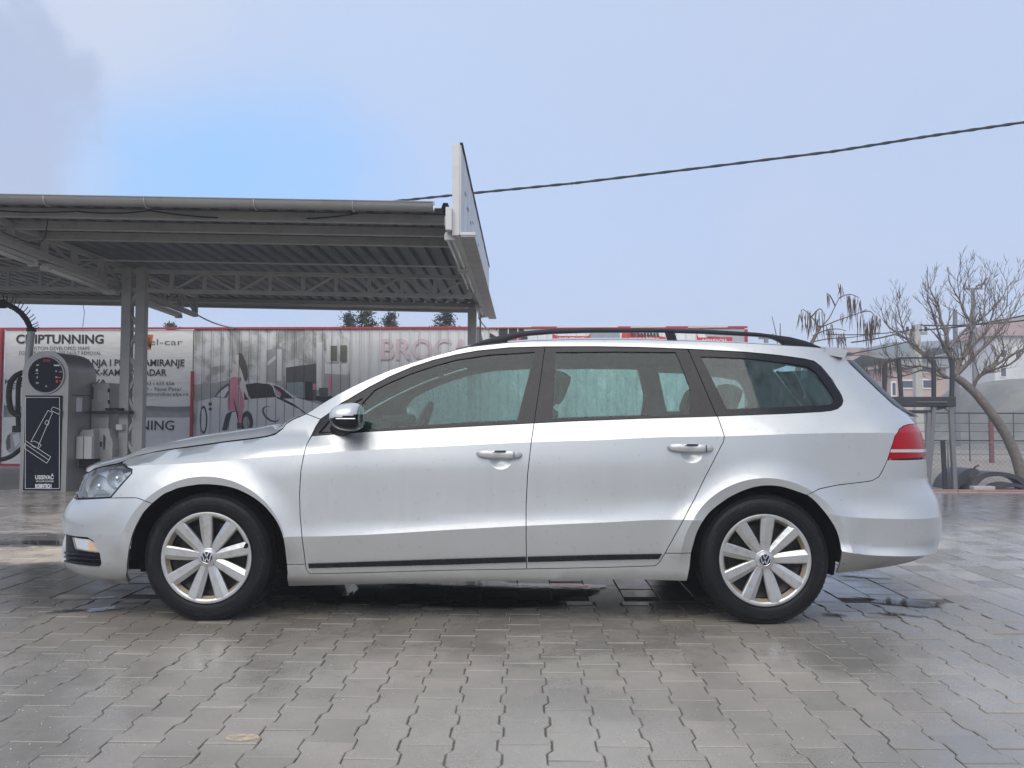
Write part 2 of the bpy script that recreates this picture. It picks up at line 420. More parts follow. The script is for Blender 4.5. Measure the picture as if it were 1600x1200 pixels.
def cdt_panel(poly, holes=(), ins=.002, step=.022, off=0.0, extra=(), skirt=.014, grid=BASEGRID, use_creases=True):
    """curved sheet over a region of the body side; returns verts, faces, normals (near side)"""
    poly = inset(dens(poly, step), ins) if ins else dens(poly, step)
    hs = [dens(h, step) for h in holes]
    co = []; ed = []; loops = []
    for lp in [poly]+hs:
        b = len(co); co += lp; ed += [(b+i, b+(i+1) % len(lp)) for i in range(len(lp))]; loops.append((b, len(lp)))
    q0 = min(p.x for p in poly); q1 = max(p.x for p in poly); z0 = min(p.y for p in poly); z1 = max(p.y for p in poly)
    def inside(p): return inpoly(p, poly) and not any(inpoly(p, h) for h in hs)
    bd = np.array([(p.x, p.y) for p in co])
    def add(p, md):
        if q0 < p[0] < q1 and z0 < p[1] < z1 and inside(p):
            if np.min((bd[:, 0]-p[0])**2+(bd[:, 1]-p[1])**2) > md*md: return True
        return False
    inner = [g for g in grid if add(g, .017)]
    lines = []
    def polyline(pts):                  # a crease the triangulation has to follow
        run = [g for g in pts if q0-.06 < g[0] < q1+.06 and z0-.06 < g[1] < z1+.06]
        if len(run) < 2: return
        b = len(co); co.extend(Vector(g) for g in run)
        ed.extend((b+i, b+i+1) for i in range(len(run)-1) if (co[b+i]-co[b+i+1]).length < .06)
        lines.extend(run)
    if use_creases:
        for fz, a_, b_ in ((zs_f, -2.3, 2.75), (zl_f, -2.75, 2.95), (KF[9], 1.60, 2.95)):
            for dz in ((0, -.014, .014) if not fz is KF[9] else (0,)):
                polyline([(q, fz(P_of(q, .6).x)+dz) for q in np.arange(a_, b_, .03)])
        for xw in (XF, XR):
            for r_ in (.402, .43, .46, .49, .515):
                polyline([(xw+r_*math.cos(a)/.975, ZH-.005+r_*math.sin(a)) for a in np.arange(.0, PI+.02, .035 if r_ < .41 else .05)])
    for g in extra:
        if add(g, .004): lines.append(g)
    for g in inner:
        if not any(abs(g[0]-l[0]) < .012 and abs(g[1]-l[1]) < .012 for l in lines): co.append(Vector(g))
    co += [Vector(l) for l in lines]
    vo, eo, fo, *_ = delaunay_2d_cdt([Vector((c[0], c[1])) for c in co], ed, [], 0, 1e-6)
    vs = []; ns = []
    for p in vo:
        P = P_of(p[0], p[1]); n = nrm(p[0], p[1]); vs.append(P+n*off)
    fs = []; ln = []
    for f in fo:
        c = sum((vo[i] for i in f), Vector((0, 0)))/len(f)
        if not inside(c): continue
        f = list(f)
        area = sum(vo[f[i]].x*vo[f[(i+1) % len(f)]].y-vo[f[(i+1) % len(f)]].x*vo[f[i]].y for i in range(len(f)))
        if abs(area) < 1e-9: continue
        if area < 0: f.reverse()
        fs.append(tuple(f)); ln.append([cnrm(vo[i], c) for i in f])
    if skirt:
        cnt = {}
        for f in fs:
            for i in range(len(f)):
                a, b = f[i], f[(i+1) % len(f)]; cnt[(a, b)] = 1
        brd = [(a, b) for (a, b) in cnt if (b, a) not in cnt]
        mp = {}
        for a, b in brd:
            for i in (a, b):
                if i not in mp:
                    mp[i] = len(vs); vs.append(vs[i]-nrm(vo[i].x, vo[i].y)*skirt)
        for a, b in brd: fs.append((b, a, mp[a], mp[b])); ln.append(None)
    return vs, fs, ln
CAR = empty('station_wagon', (0, 0, 0))
tag(CAR, 'silver grey station wagon parked side-on on the wet paving, black roof rails', 'car')
def mesh_side(name, vs, fs, ln, mat, parent, side, label=None):
    if side > 0:
        vs = [Vector((v.x, -v.y, v.z)) for v in vs]; fs = [tuple(reversed(f)) for f in fs]
        ln = [None if l is None else [Vector((n.x, -n.y, n.z)) for n in reversed(l)] for l in ln]
    o3 = parent_loc(parent)
    me = bpy.data.meshes.new(name); me.from_pydata([tuple(v-o3) for v in vs], [], fs); me.update()
    nl = []
    for p, l in zip(me.polygons, ln):
        p.use_smooth = True
        nl += [tuple(n) for n in l] if l is not None else [tuple(p.normal)]*len(p.vertices)
    me.normals_split_custom_set(nl)
    o = link(name, me, mat, parent)
    if label: o['label'] = label
    return o
def parent_loc(p):
    o3 = Vector((0, 0, 0))
    while p is not None: o3 = o3+p.location; p = p.parent
    return o3
def panel(name, poly, mat, parent=None, sides=(-1, 1), label=None, **k):
    P = [to_q(e) for e in poly]; H = [[to_q(e) for e in h] for h in k.pop('holes', ())]
    r = cdt_panel(P, H, **k); out = []
    for s in sides: out.append(mesh_side(name, *r, mat, (parent[0 if s < 0 else 1] if isinstance(parent, (list, tuple)) else parent) or CAR, s, label))
    return out

# --- paint and trims
m, t, o = newmat('silver_paint')
v = posn(t)
fl = noisen(t, v, 900, 2, .5); n1 = noisen(t, v, 3.5, 5, .6)
mp = N(t, 'ShaderNodeMapping'); mp.inputs['Scale'].default_value = (38, 38, 2.2); L(t, v, mp.inputs[0])
runs = noisen(t, mp.outputs[0], 1.0, 4, .6, dist=.3)
spots = noisen(t, v, 42, 3, .5)
sz = N(t, 'ShaderNodeSeparateXYZ'); L(t, v, sz.inputs[0])
low = N(t, 'ShaderNodeMapRange'); L(t, sz.outputs[2], low.inputs[0]); low.inputs[1].default_value = .95; low.inputs[2].default_value = .15; low.inputs[3].default_value = .1; low.inputs[4].default_value = .8
c = mixc(t, mathn(t, 'MULTIPLY', fl, .35), (.50, .515, .515), (.61, .625, .625))
c = mixc(t, mathn(t, 'MULTIPLY', mathn(t, 'MULTIPLY', ramp(t, n1, [(.42, 0.0), (.75, 1.0)]), low.outputs[0]), .38), c, (.40, .385, .365))
c = mixc(t, mathn(t, 'MULTIPLY', ramp(t, spots, [(.655, 0.0), (.70, 1.0)]), .28), c, (.33, .32, .30))
rr = mathn(t, 'ADD', mathn(t, 'MULTIPLY', ramp(t, runs, [(.35, 0.0), (.7, 1.0)]), .06), .32)
p = principled(t, Base_Color=c, Roughness=mathn(t, 'ADD', rr, .08), Metallic=.64)
p.inputs['Coat Weight'].default_value = 1.0
L(t, mathn(t, 'ADD', mathn(t, 'MULTIPLY', runs, .06), .01), p.inputs['Coat Roughness'])
L(t, bump(t, mathn(t, 'ADD', mathn(t, 'MULTIPLY', runs, .10), ramp(t, noisen(t, v, 210, 2, .5), [(.60, 0.0), (.70, 1.0)])), .06, .002), p.inputs['Coat Normal'])
L(t, p.outputs[0], o.inputs[0])
simple('black_trim', (.006, .006, .010), .26, 0, .2, 9, coat=.1, dirt=((.024, .023, .030), 7, .5))
simple('frit_black', (.006, .006, .008), .25, 0, .1, 9)
simple('black_plastic', (.009, .009, .010), .55, 0, .25, 20, bmp=.15, dirt=((.035, .033, .03), 5, .5))
simple('mirror_satin', (.56, .58, .58), .34, .35, .05, 9, coat=.3)
simple('rubber', (.007, .007, .009), .62, 0, .3, 14, bmp=.2, dirt=((.03, .028, .028), 9, .45))
simple('rail_black', (.015, .016, .021), .42, 0, .2, 9)
simple('gap_dark', (.006, .006, .007), .8)
simple('underbody', (.004, .004, .005), .9, 0, .3, 8)
simple('hubcap_silver', (.52, .52, .51), .33, .72, .08, 20, coat=.5, dirt=((.30, .25, .18), 26, .55))
simple('hubcap_rust', (.42, .36, .27), .5, .4, .2, 30, dirt=((.32, .16, .06), 18, .8))
simple('steel_dark', (.03, .03, .032), .5, .6, .3, 20, dirt=((.09, .06, .04), 30, .5))
simple('chrome', (.75, .76, .78), .12, 1, .03, 9)
simple('headlight_shell', (.80, .84, .88), .35, .1, .1, 9)
simple('lamp_silver', (.85, .87, .90), .22, .6, .04, 9)
simple('amber', (.75, .42, .16), .25, .2, .1, 9)
simple('seat_cloth', (.10, .105, .11), .85, 0, .2, 60, bmp=.2)
simple('liner_grey', (.16, .23, .23), .8, 0, .1, 12)
simple('dash', (.05, .052, .055), .6, 0, .2, 20)
def glassmat(name, tint, fog, fogcol=(.42, .52, .50), rough=.03, streak=(30, 30, 1.6), refl=1.0):
    m, t, o = newmat(name); v = posn(t)
    mp = N(t, 'ShaderNodeMapping'); mp.inputs['Scale'].default_value = streak; L(t, v, mp.inputs[0])
    s = noisen(t, mp.outputs[0], 1.0, 5, .62, dist=.5); b = noisen(t, v, 5.0, 4, .6)
    dr = noisen(t, v, 95, 3, .6)
    fa = mathn(t, 'MULTIPLY', ramp(t, mathn(t, 'ADD', mathn(t, 'MULTIPLY', s, .55), mathn(t, 'MULTIPLY', b, .45)), [(.36, .25), (.62, 1.0)]), fog)
    fa = mathn(t, 'MULTIPLY', fa, ramp(t, dr, [(.3, .75), (.7, 1.0)]))
    tr_ = N(t, 'ShaderNodeBsdfTransparent'); tr_.inputs[0].default_value = (*tint, 1)
    df = N(t, 'ShaderNodeBsdfDiffuse'); df.inputs[0].default_value = (*fogcol, 1)
    tl = N(t, 'ShaderNodeBsdfTranslucent'); tl.inputs[0].default_value = (*fogcol, 1)
    ad = N(t, 'ShaderNodeMixShader'); ad.inputs[0].default_value = .5; L(t, df.outputs[0], ad.inputs[1]); L(t, tl.outputs[0], ad.inputs[2])
    m1 = N(t, 'ShaderNodeMixShader'); L(t, fa, m1.inputs[0]); L(t, tr_.outputs[0], m1.inputs[1]); L(t, ad.outputs[0], m1.inputs[2])
    gl = N(t, 'ShaderNodeBsdfGlossy'); gl.inputs['Roughness'].default_value = rough
    fr = N(t, 'ShaderNodeFresnel'); fr.inputs[0].default_value = 1.5
    m2 = N(t, 'ShaderNodeMixShader'); L(t, mathn(t, 'MULTIPLY', fr.outputs[0], refl), m2.inputs[0]); L(t, m1.outputs[0], m2.inputs[1]); L(t, gl.outputs[0], m2.inputs[2])
    L(t, m2.outputs[0], o.inputs[0]); return m
glassmat('side_glass', (.42, .74, .70), .34, (.06, .14, .135), refl=.8)
glassmat('side_glass_clear', (.48, .76, .72), .55, (.15, .225, .22), refl=1.0)
glassmat('wind_glass', (.60, .74, .71), .15, (.35, .42, .41))
glassmat('far_glass', (.72, .88, .84), .80, (.70, .86, .82))
glassmat('headlamp_glass', (.92, .95, .97), .26, (.62, .68, .72), refl=1.2)
m, t, o = newmat('lens_clear')
p = principled(t, Base_Color=(.9, .93, .95), Roughness=.06); p.inputs['Alpha'].default_value = .22; p.inputs['Coat Weight'].default_value = 1
L(t, p.outputs[0], o.inputs[0])
m, t, o = newmat('tail_red')
v = posn(t); mp = N(t, 'ShaderNodeMapping'); mp.inputs['Scale'].default_value = (140, 140, 140); L(t, v, mp.inputs[0])
p = principled(t, Base_Color=mixc(t, noisen(t, v, 9, 2, .5), (.24, .0, .005), (.42, .001, .010)), Roughness=.22, Specular_IOR_Level=.2); p.inputs['Coat Weight'].default_value = .12; p.inputs['Coat Roughness'].default_value = .03
L(t, p.outputs[0], o.inputs[0])
simple('tail_white', (.46, .46, .47), .2, 0, .05, 30, coat=.8)

def spl(pts, n=4):                     # Catmull-Rom through photo points
    out = []
    for i in range(len(pts)-1):
        p0 = pts[max(0, i-1)]; p1 = pts[i]; p2 = pts[i+1]; p3 = pts[min(len(pts)-1, i+2)]
        for k in range(n):
            t = k/n
            out.append(tuple(.5*((2*p1[j])+(-p0[j]+p2[j])*t+(2*p0[j]-5*p1[j]+4*p2[j]-p3[j])*t*t+(-p0[j]+3*p1[j]-3*p2[j]+p3[j])*t**3) for j in (0, 1)))
    return out+[pts[-1]]
# --- outlines read off the body side
zt_arch = [(448, 882), (447.5, 878), (443, 843), (433, 816.7), (416.7, 795), (400, 780.5), (383, 770.5), (366.7, 763.5), (350, 759.5), (333, 757.5), (318, 757), (305, 758), (280, 762.5), (266, 768), (255, 773), (238, 786.7)]
zt_arch = zt_arch[:1]+spl(zt_arch[1:], 3)
A_OUT = [(479, 646.7), (501.7, 631.7), (526.7, 616.7), (548, 605.5), (576.7, 592), (610, 578), (643, 567), (676.7, 556.5), (713, 546.5), (731.7, 542.3)]
R_OUT = [(786.7, 536), (830, 532.5), (896.7, 530.3), (960, 530), (1016.7, 530.8), (1100, 533.3), (1150, 535.3), (1223, 539.3), (1280, 543.2), (1303, 546)]
D_OUT = [(1321, 562), (1345, 585), (1370, 609), (1395, 632), (1409, 642), (1423, 651), (1431.5, 662)]
TR_T = [(1271.7, 564), (1258, 560.7), (1216.7, 555), (1166.7, 550.2), (1100, 546.5), (1074, 545.3), (1000, 542.5), (930, 541.3), (851.5, 541.6), (796.7, 543), (746.7, 548), (713, 554), (676.7, 562.8), (643, 573.8), (610, 587.8), (576.7, 604.8), (543, 624.8), (533, 630), (516.7, 643.8), (500.5, 655)]
TR_R = [(1121, 650.3), (1180, 648), (1233, 646), (1283, 643.3), (1299, 641.6), (1309, 638.5), (1315.5, 632.5), (1317.5, 626), (1315.5, 619), (1311.7, 611.7), (1300, 593), (1283, 572.5)]
D_EDGE = [(1132, 681.5), (1130.3, 690), (1103, 743), (1085, 780), (1068, 812), (1052.5, 840), (1039, 864.5)]
F_EDGE = [(486.7, 680), (480, 693), (475, 710), (470, 736.7), (468, 773), (469, 806.7), (471.7, 836.7), (475, 863), (477.3, 881.7)]
B_EDGE = [(834.5, 661), (830, 691), (824.5, 740), (822, 790), (822, 840), (823, 889)]
for px_, py_ in ((783, 716), (1081, 706)):
    P = at_y(px_, py_, -.885); HAND.append((P.x-.002, P.z-.012))
hext = [(hx+.056*r_*math.cos(a), hz+.044*r_*math.sin(a)) for hx, hz in HAND for r_ in (.2, .4, .6, .75, .88, 1.0, 1.1) for a in np.arange(0, 2*PI, .26)]

panel('fender', [(190, 722.8), (213, 712.5), (238, 707.5), (263, 703), (300, 698), (330, 694), (350, 691), (391.7, 686), (416.7, 682.5), (430, 679), (441.7, 670), (447, 662.5), (458, 655.5), (479, 646.7), (500.5, 655), (493, 667)] + F_EDGE + zt_arch + [(213, 777.8), (173, 778), (206, 740), (206.7, 733), (196, 725)], 'silver_paint')
panel('sill', [(448, 882), (477.3, 881.7), (478.8, 890), (484, 896.7), (550, 895.3), (700, 891), (823, 889), (950, 886.5), (1024, 884), (1030, 879), (1039, 864.5), (1080, 864), (1078, 885), (1073, 908), (995, 905.5), (900, 906.5), (817, 907.5), (700, 909.5), (550, 913.5), (451, 916), (449, 895)], 'silver_paint')
DF = panel('front_door', [(487.5, 681), (576.7, 674.3), (710, 667.5)] + B_EDGE + [(700, 891), (550, 895.3), (484, 896.7), (478.8, 890), (477.3, 881.7)] + F_EDGE[::-1][1:-1], 'silver_paint', extra=hext)
DR = panel('rear_door', [(834.5, 661), (900, 657.8), (1000, 654), (1075, 651.8), (1121, 650.3)] + D_EDGE + [(1030, 879), (1024, 884), (950, 886.5), (823, 889)] + B_EDGE[::-1][1:-1], 'silver_paint', extra=hext)
G1 = [(567.5, 671), (565.5, 630), (585, 609), (610, 596.7), (643, 583), (676.7, 571.7), (713, 561.7), (763, 554), (836, 549.5), (807.5, 657.5), (710, 661.5)]
panel('window_frame', [(487.5, 681)] + [(500.5, 655)] + TR_T[::-1][1:12] + [(845, 590), (835, 657), (834.5, 661), (710, 667.5), (576.7, 674.3)], 'black_trim', parent=DF, holes=[G1], off=-.002)
panel('window_pane', [(562, 673), (562, 628), (585, 606), (610, 593), (643, 580), (676.7, 568.7), (713, 559), (763, 551), (840, 547), (811, 659.5), (710, 664)], 'side_glass', parent=DF, off=-.009, ins=0, skirt=0)
G2 = [(869, 550), (960, 549), (1056, 550), (1066.7, 575), (1076.7, 602), (1079, 615), (1078, 647), (960, 650.5), (863, 654)]
panel('window_frame', [(851.5, 541.6), (930, 541.3), (1000, 542.5), (1074, 545.5), (1078, 552), (1100, 603), (1119, 648), (1121, 650.3), (1075, 651.8), (1000, 654), (900, 657.8), (834.5, 661), (835, 657), (845, 590)], 'black_trim', parent=DR, holes=[G2], off=-.002)
panel('window_pane', [(866, 548), (960, 547), (1058, 548), (1070, 575), (1080, 602), (1082, 615), (1081, 649), (960, 653), (860, 657)], 'side_glass', parent=DR, off=-.009, ins=0, skirt=0)
G3 = [(1095, 556.5), (1166.7, 559.5), (1233, 567.5), (1262, 572.5), (1275, 581), (1291.7, 604), (1303, 621), (1303.5, 627), (1298, 631.5), (1285, 633), (1220, 636), (1136, 639.3)]
QW = panel('quarter_window', [(1091, 553.5), (1166.7, 556.5), (1235, 564.5), (1265, 569.5), (1278, 579), (1295, 603), (1307, 621), (1307.5, 629), (1301, 635), (1285, 636.5), (1220, 639.5), (1133, 643)], 'side_glass_clear', off=-.009, ins=0, skirt=0)
panel('window_frame', [(1075.5, 545.7)] + TR_T[:4][::-1][0:0] + [(1100, 546.5), (1166.7, 550.2), (1216.7, 555), (1258, 560.7), (1271.7, 564), (1283, 572.5), (1300, 593), (1311.7, 611.7), (1315.5, 619), (1317.5, 626), (1315.5, 632.5), (1309, 638.5), (1299, 641.6), (1283, 643.3), (1233, 646), (1180, 648), (1121, 650.3), (1119, 648), (1100, 603), (1078, 552)], 'black_trim', parent=QW, holes=[G3], off=-.002)
REAR_ARCH = [(1080, 864), (1085, 845), (1091.7, 826.7), (1108, 801.7), (1133, 781.7), (1150, 772), (1166.7, 765), (1182, 760.7), (1196.7, 759), (1212, 759.5), (1225, 761.7), (1242, 767), (1260, 773.5)]
REAR_ARCH = spl(REAR_ARCH, 3)
SEAM_R = [(1280, 764), (1308, 758), (1350, 753), (1363, 751), (1373, 745), (1380, 733), (1386.7, 718.5)]
TL_IN = [(1391.7, 701.7), (1398, 681.7), (1405, 670.5), (1412, 665.5), (1420, 663)]
panel('body_side', A_OUT + R_OUT + D_OUT + TL_IN[::-1] + SEAM_R[::-1] + REAR_ARCH[::-1] + D_EDGE[::-1] + TR_R + TR_T, 'silver_paint')
panel('black_strip', [(482, 880.3), (700, 873), (821.5, 869.5), (822, 877.5), (700, 881.5), (483, 887)], 'black_trim', parent=DF, off=.008, skirt=.010, ins=0, use_creases=False)
panel('black_strip', [(824.5, 869.5), (950, 866.3), (1034, 865), (1029, 872.8), (950, 874.3), (824.5, 877.5)], 'black_trim', parent=DR, off=.008, skirt=.010, ins=0, use_creases=False)
for o_ in [q for q in bpy.data.objects if q.name.split('.')[0] in ('window_pane', 'quarter_window')]:
    if sum(v_.co.y for v_ in o_.data.vertices) > 0: o_.data.materials[0] = MATS['far_glass']
# bumpers, lights and the far ends, wrapped round to the middle of the car
FOG = [(98.5, 833), (113, 837.5), (136.7, 840), (145, 845), (151.7, 855), (156, 866.7), (158, 880), (155, 886), (143, 886), (121.7, 883)]
FOGW = [(-1, .42, .405), (-1, .42, .535)]
BUMP_F = [(213, 777.8)]+spl([(238, 786.7), (228, 797), (220, 808), (208, 833), (201, 863), (198, 896.7), (202, 912.5)], 3)+[(173, 912), (152, 907.5)]
BF = panel('front_bumper', [(120.5, 780.5), (173, 778)] + BUMP_F + [(-1, .50, .205), (-1, .25, .20), (-1, .0, .20), (-1, .0, .36), (-1, .30, .36), (-1, .52, .365), (97, 876.5), (109, 880), (121.7, 883), (143, 886), (155, 886), (158, 880), (156, 866.7), (151.7, 855), (145, 845), (136.7, 840), (113, 837.5), (99, 833.5), (-1, .50, .505), (-1, .25, .505), (-1, .0, .505), (-1, .0, .575), (-1, .3, .575), (-1, .5, .58)], 'silver_paint', skirt=.02)
panel('fog_surround', [(96, 831), (113, 835), (137, 837.5), (147, 843), (154, 854), (159, 866), (160.5, 881), (157, 888.5), (143, 888.5), (121, 885.5), (-1, .48, .355), (-1, .25, .35), (-1, .0, .35), (-1, .0, .515), (-1, .25, .515), (-1, .5, .515)], 'black_plastic', parent=BF, off=-.020, ins=0, skirt=0)
FL = panel('fog_lamp', [(112.5, 840.5), (136.7, 844), (146.7, 850), (151, 856), (153, 863), (130, 860), (117.5, 857)], 'lamp_silver', parent=BF, off=-.010, ins=0, skirt=.012)
panel('fog_indicator', [(136, 846), (144, 850), (149, 856), (151, 862), (137, 860)], 'amber', parent=FL, off=-.007, ins=0, skirt=0, use_creases=False, step=.012)
panel('fog_lens', [(111.5, 839.5), (137, 843), (147.5, 849), (152, 855), (154.5, 864), (130, 861), (116.5, 858)], 'lens_clear', parent=FL, off=-.004, ins=0, skirt=.004)
for zz, w_ in ((866.5, 156), (873, 157), (880, 156)):
    panel('grille_slat', [(99, zz-4.5), (120, zz-2), (w_-1, zz+1.0), (w_-1, zz+3.2), (120, zz+.6), (98, zz-2.0)], 'black_trim', parent=BF, off=-.004, ins=0, skirt=.016)
HL = panel('headlight', [(122.3, 778.8), (173, 777.3), (190, 757.5), (206, 740), (206.2, 733.5), (195, 725.8), (186.7, 724.3), (163, 728.7), (148, 733), (138, 738.5), (-1, .56, .69), (-1, .55, .63)], 'headlight_shell', off=-.035, skirt=.02)
panel('headlight_lens', [(122.3, 778.8), (173, 777.3), (190, 757.5), (206, 740), (206.2, 733.5), (195, 725.8), (186.7, 724.3), (163, 728.7), (148, 733), (138, 738.5), (-1, .56, .69), (-1, .55, .63)], 'headlamp_glass', parent=HL, off=-.001, skirt=.012, ins=.003)
panel('headlight_seal', [(121.5, 780.2), (173.5, 778.8), (192, 757.5), (208, 740.5), (208, 732.5), (195.5, 724.2), (186.7, 722.6), (163, 727), (148, 731.5), (137, 737.5), (-1, .55, .70), (-1, .54, .62)], 'gap_dark', parent=HL, holes=[[(124.5, 776.8), (171.8, 775.5), (188, 756), (203.8, 739.5), (204, 734.5), (194.3, 727.5), (186.7, 726.4), (163, 730.5), (149, 735), (140, 741)]], off=-.003, ins=0, skirt=.006)
BR_P = SEAM_R[::-1] + [*spl([(1260, 773), (1275, 785), (1293, 806.7), (1307, 830), (1314, 858), (1313, 877), (1306.7, 896)], 3),  (1350, 891), (1391.7, 885), (1425, 877.5), (1446, 869)]
BB = panel('rear_bumper', BR_P + [(1, .50, .30), (1, .25, .30), (1, 0, .30), (1, 0, .62), (1, .25, .63), (1, .5, .66), (1446, 716.5)], 'silver_paint', skirt=.010)
TL_O = [(1386.7, 718)] + TL_IN + [(1430, 662.3), (1, .58, .93), (1, .55, .90), (1, .54, .80)]
TL = panel('tail_light', TL_O, 'tail_red', off=.001, skirt=.02)
panel('reflector_band', [(1390.6, 706.8), (1391.9, 702.2), (1420, 702), (1446.5, 701.5), (1, .545, .822), (1, .545, .806), (1446.5, 706.3), (1420, 706.8)], 'tail_white', parent=TL, off=.0028, ins=0, skirt=.003)
TG = panel('tailgate', [(1, .54, .795), (1, .54, .925), (1, .56, .955), (1, .62, .975), (1, .3, .99), (1, 0, .99), (1, 0, .63), (1, .25, .64), (1, .5, .67)], 'silver_paint')

def bridge(name, mat, rows, crown, nx=20, parent=None, p=2.0, off=0.0, shrink=0.0, label=None):
    """sheet across the car between a near-side edge and its mirror; crown(i)->(bulge x, bulge z)"""
    vs = []; m = len(rows)
    for i, Pn in enumerate(rows):
        s = i/(m-1); bx, bz = crown(s)
        for k in range(nx+1):
            t = -1+2*k/nx; t *= (1-shrink); w = 1-abs(t)**p
            vs.append(Vector((Pn.x+bx*w, -abs(Pn.y)*-t, Pn.z+bz*w)))
    fs = [(i*(nx+1)+k, i*(nx+1)+k+1, (i+1)*(nx+1)+k+1, (i+1)*(nx+1)+k) for i in range(m-1) for k in range(nx)]
    me = bpy.data.meshes.new(name); o3 = parent_loc(parent or CAR); me.from_pydata([tuple(v-o3) for v in vs], [], fs); me.update()
    bm = bmesh.new(); bm.from_mesh(me); bmesh.ops.recalc_face_normals(bm, faces=bm.faces)
    up = sum((f.normal.z*.9+f.normal.x*(1 if rows[0].x > 1 else -1)*.3 for f in bm.faces))
    if up < 0: bmesh.ops.reverse_faces(bm, faces=bm.faces[:])
    bm.to_mesh(me); bm.free()
    for pl in me.polygons: pl.use_smooth = True
    o = link(name, me, mat, parent or CAR)
    if label: o['label'] = label
    return o
def resamp(pts, n):
    L_ = [0]
    for a, b in zip(pts, pts[1:]): L_.append(L_[-1]+(b-a).length)
    out = []
    for k in range(n):
        s = L_[-1]*k/(n-1); i = 0
        while i < len(pts)-2 and L_[i+1] < s: i += 1
        t = (s-L_[i])/max(1e-9, L_[i+1]-L_[i]); out.append(pts[i].lerp(pts[i+1], t))
    return out
H_E = [(138.5, 738), (148, 732.6), (163, 728), (186.7, 723.6), (190, 722), (213, 711.7), (238, 706.7), (263, 702.2), (300, 697), (330, 693), (350, 690), (391.7, 685), (416.7, 681.5), (430, 678), (441.7, 669), (447, 661.8), (458, 655), (468, 650.8), (478, 646.8)]
he = [surf(*p) for p in H_E]
def drop_in(P, d=.003): return Vector((P.x, P.y, P.z+d))
bridge('hood', 'silver_paint', resamp([drop_in(P, .002) for P in he], 40), lambda s: (-.17*(1-smooth(s/.45)) - .10*smooth((s-.6)/.4), .020+.046*smooth(s*2.0)-.066*smooth((s-.79)/.18)), nx=28, p=3.4)
# nose between hood and bumper: dark grille with slats
ng = [[P_of(q_at(y, z, -1), z) for y in (0, .12, .25, .38, .48, .56)] for z in (.57, .60, .64, .68, .72)]
mb = MB()
for i in range(4):
    for j in range(5):
        for s in (-1, 1):
            q = [ng[i][j], ng[i][j+1], ng[i+1][j+1], ng[i+1][j]]
            q = [Vector((a.x+.025, a.y*s, a.z)) for a in q]
            mb.add(q, [(0, 1, 2, 3)], True)
GR = mb.build('grille', 'gap_dark', CAR)
for z in (.585, .615, .645, .675, .705):
    mb = MB(); pts = [P_of(q_at(y, z, -1), z) for y in (.54, .4, .25, .12)]; pts = [Vector((P.x-.004, P.y, z)) for P in pts]; pts = pts+[Vector((P.x, -P.y, z)) for P in reversed(pts)]
    mb.tube(pts, .006, 6); mb.build('grille_slat', 'chrome', GR)
mb = MB(); pts = [P_of(q_at(y, .735, -1), .735) for y in (.60, .54, .4, .25, .12, .01)]; pts = [Vector((P.x+.03, P.y, P.z-.012)) for P in pts]; pts += [Vector((P.x, -P.y, P.z)) for P in reversed(pts[:-1])]
mb.tube(pts, .012, 8); mb.build('grille_trim', 'black_trim', CAR)
# windscreen, roof, rear window
ae = [surf(*p) for p in A_OUT]; re_ = [surf(*p) for p in R_OUT]; de = [surf(*p) for p in D_OUT]
re_[-1] = Vector((re_[-1].x, -.60, re_[-1].z)) if abs(re_[-1].y) < .4 else re_[-1]
bridge('windscreen', 'wind_glass', resamp([P+Vector((.004, .012, -.002)) for P in ae], 18), lambda s: (-.07*(1-s)-.035*s, .01+.03*s), p=2.4)
bridge('roof', 'silver_paint', resamp([P+Vector((0, .002, .001)) for P in [ae[-2], ae[-1]]+re_], 40), lambda s: (-.03*(1-s)+.08*smooth(s*2-1), .045), nx=24, p=2.3)
RWg = bridge('rear_window', 'side_glass', resamp([P+Vector((.004, .004, 0)) for P in de[:6]], 14), lambda s: (.16, .0), p=4)
rw = resamp([P+Vector((.004, .004, 0)) for P in de[:6]], 14)
for s_ in (-1, 1):
    vs = []; ts = [1, .985, .96, .93, .90, .86]
    for P in rw:
        for t_ in ts: vs.append(Vector((P.x+.16*(1-t_**4)+.004, s_*abs(P.y)*t_, P.z+.001)))
    mb = MB(); mb.add(vs, [((i*6+j, i*6+j+1, (i+1)*6+j+1, (i+1)*6+j) if s_ > 0 else (i*6+j, (i+1)*6+j, (i+1)*6+j+1, i*6+j+1)) for i in range(13) for j in range(5)], True); mb.build('window_border', 'frit_black', RWg)
mb = MB()
for s in (-1, 1):
    e = [P+Vector((0, .004, 0)) for P in de[:6]]
    e = [Vector((P.x, P.y*-s*-1 if s < 0 else -P.y, P.z)) for P in e]
    mb.tube([P+Vector((.010, -.012*s*-1*0, .004)) for P in e], .011, 6)
mb.build('rear_window_seal', 'black_trim', CAR)
# roof-end spoiler
sp = [surf(1303, 546)]
x0 = re_[-1].x; z0 = re_[-1].z
spt = at_y(1322, 549.0, -.60); spb = at_y(1317, 560, -.60)
mb = MB(); n = 16; vs = []
for k in range(n+1):
    t = -1+2*k/n; w = 1-abs(t)**2.6; y = .625*t
    for (x, z) in ((x0-.06, z0+.006), ((x0+spt.x)/2, (z0+spt.z)/2+.006), (spt.x, spt.z), (spt.x-.004, spt.z-.008), (spb.x-.002, spb.z), (x0-.07, z0-.03)):
        vs.append(Vector((x+.060*w, y, z+.038*w)))
fs = [(i*6+j, (i+1)*6+j, (i+1)*6+(j+1) % 6, i*6+(j+1) % 6) for i in range(n) for j in range(6)]+[tuple(range(6)), tuple(reversed(range(n*6, n*6+6)))]
mb.add(vs, fs); mb.build('roof_spoiler', 'silver_paint', CAR, angle=35)
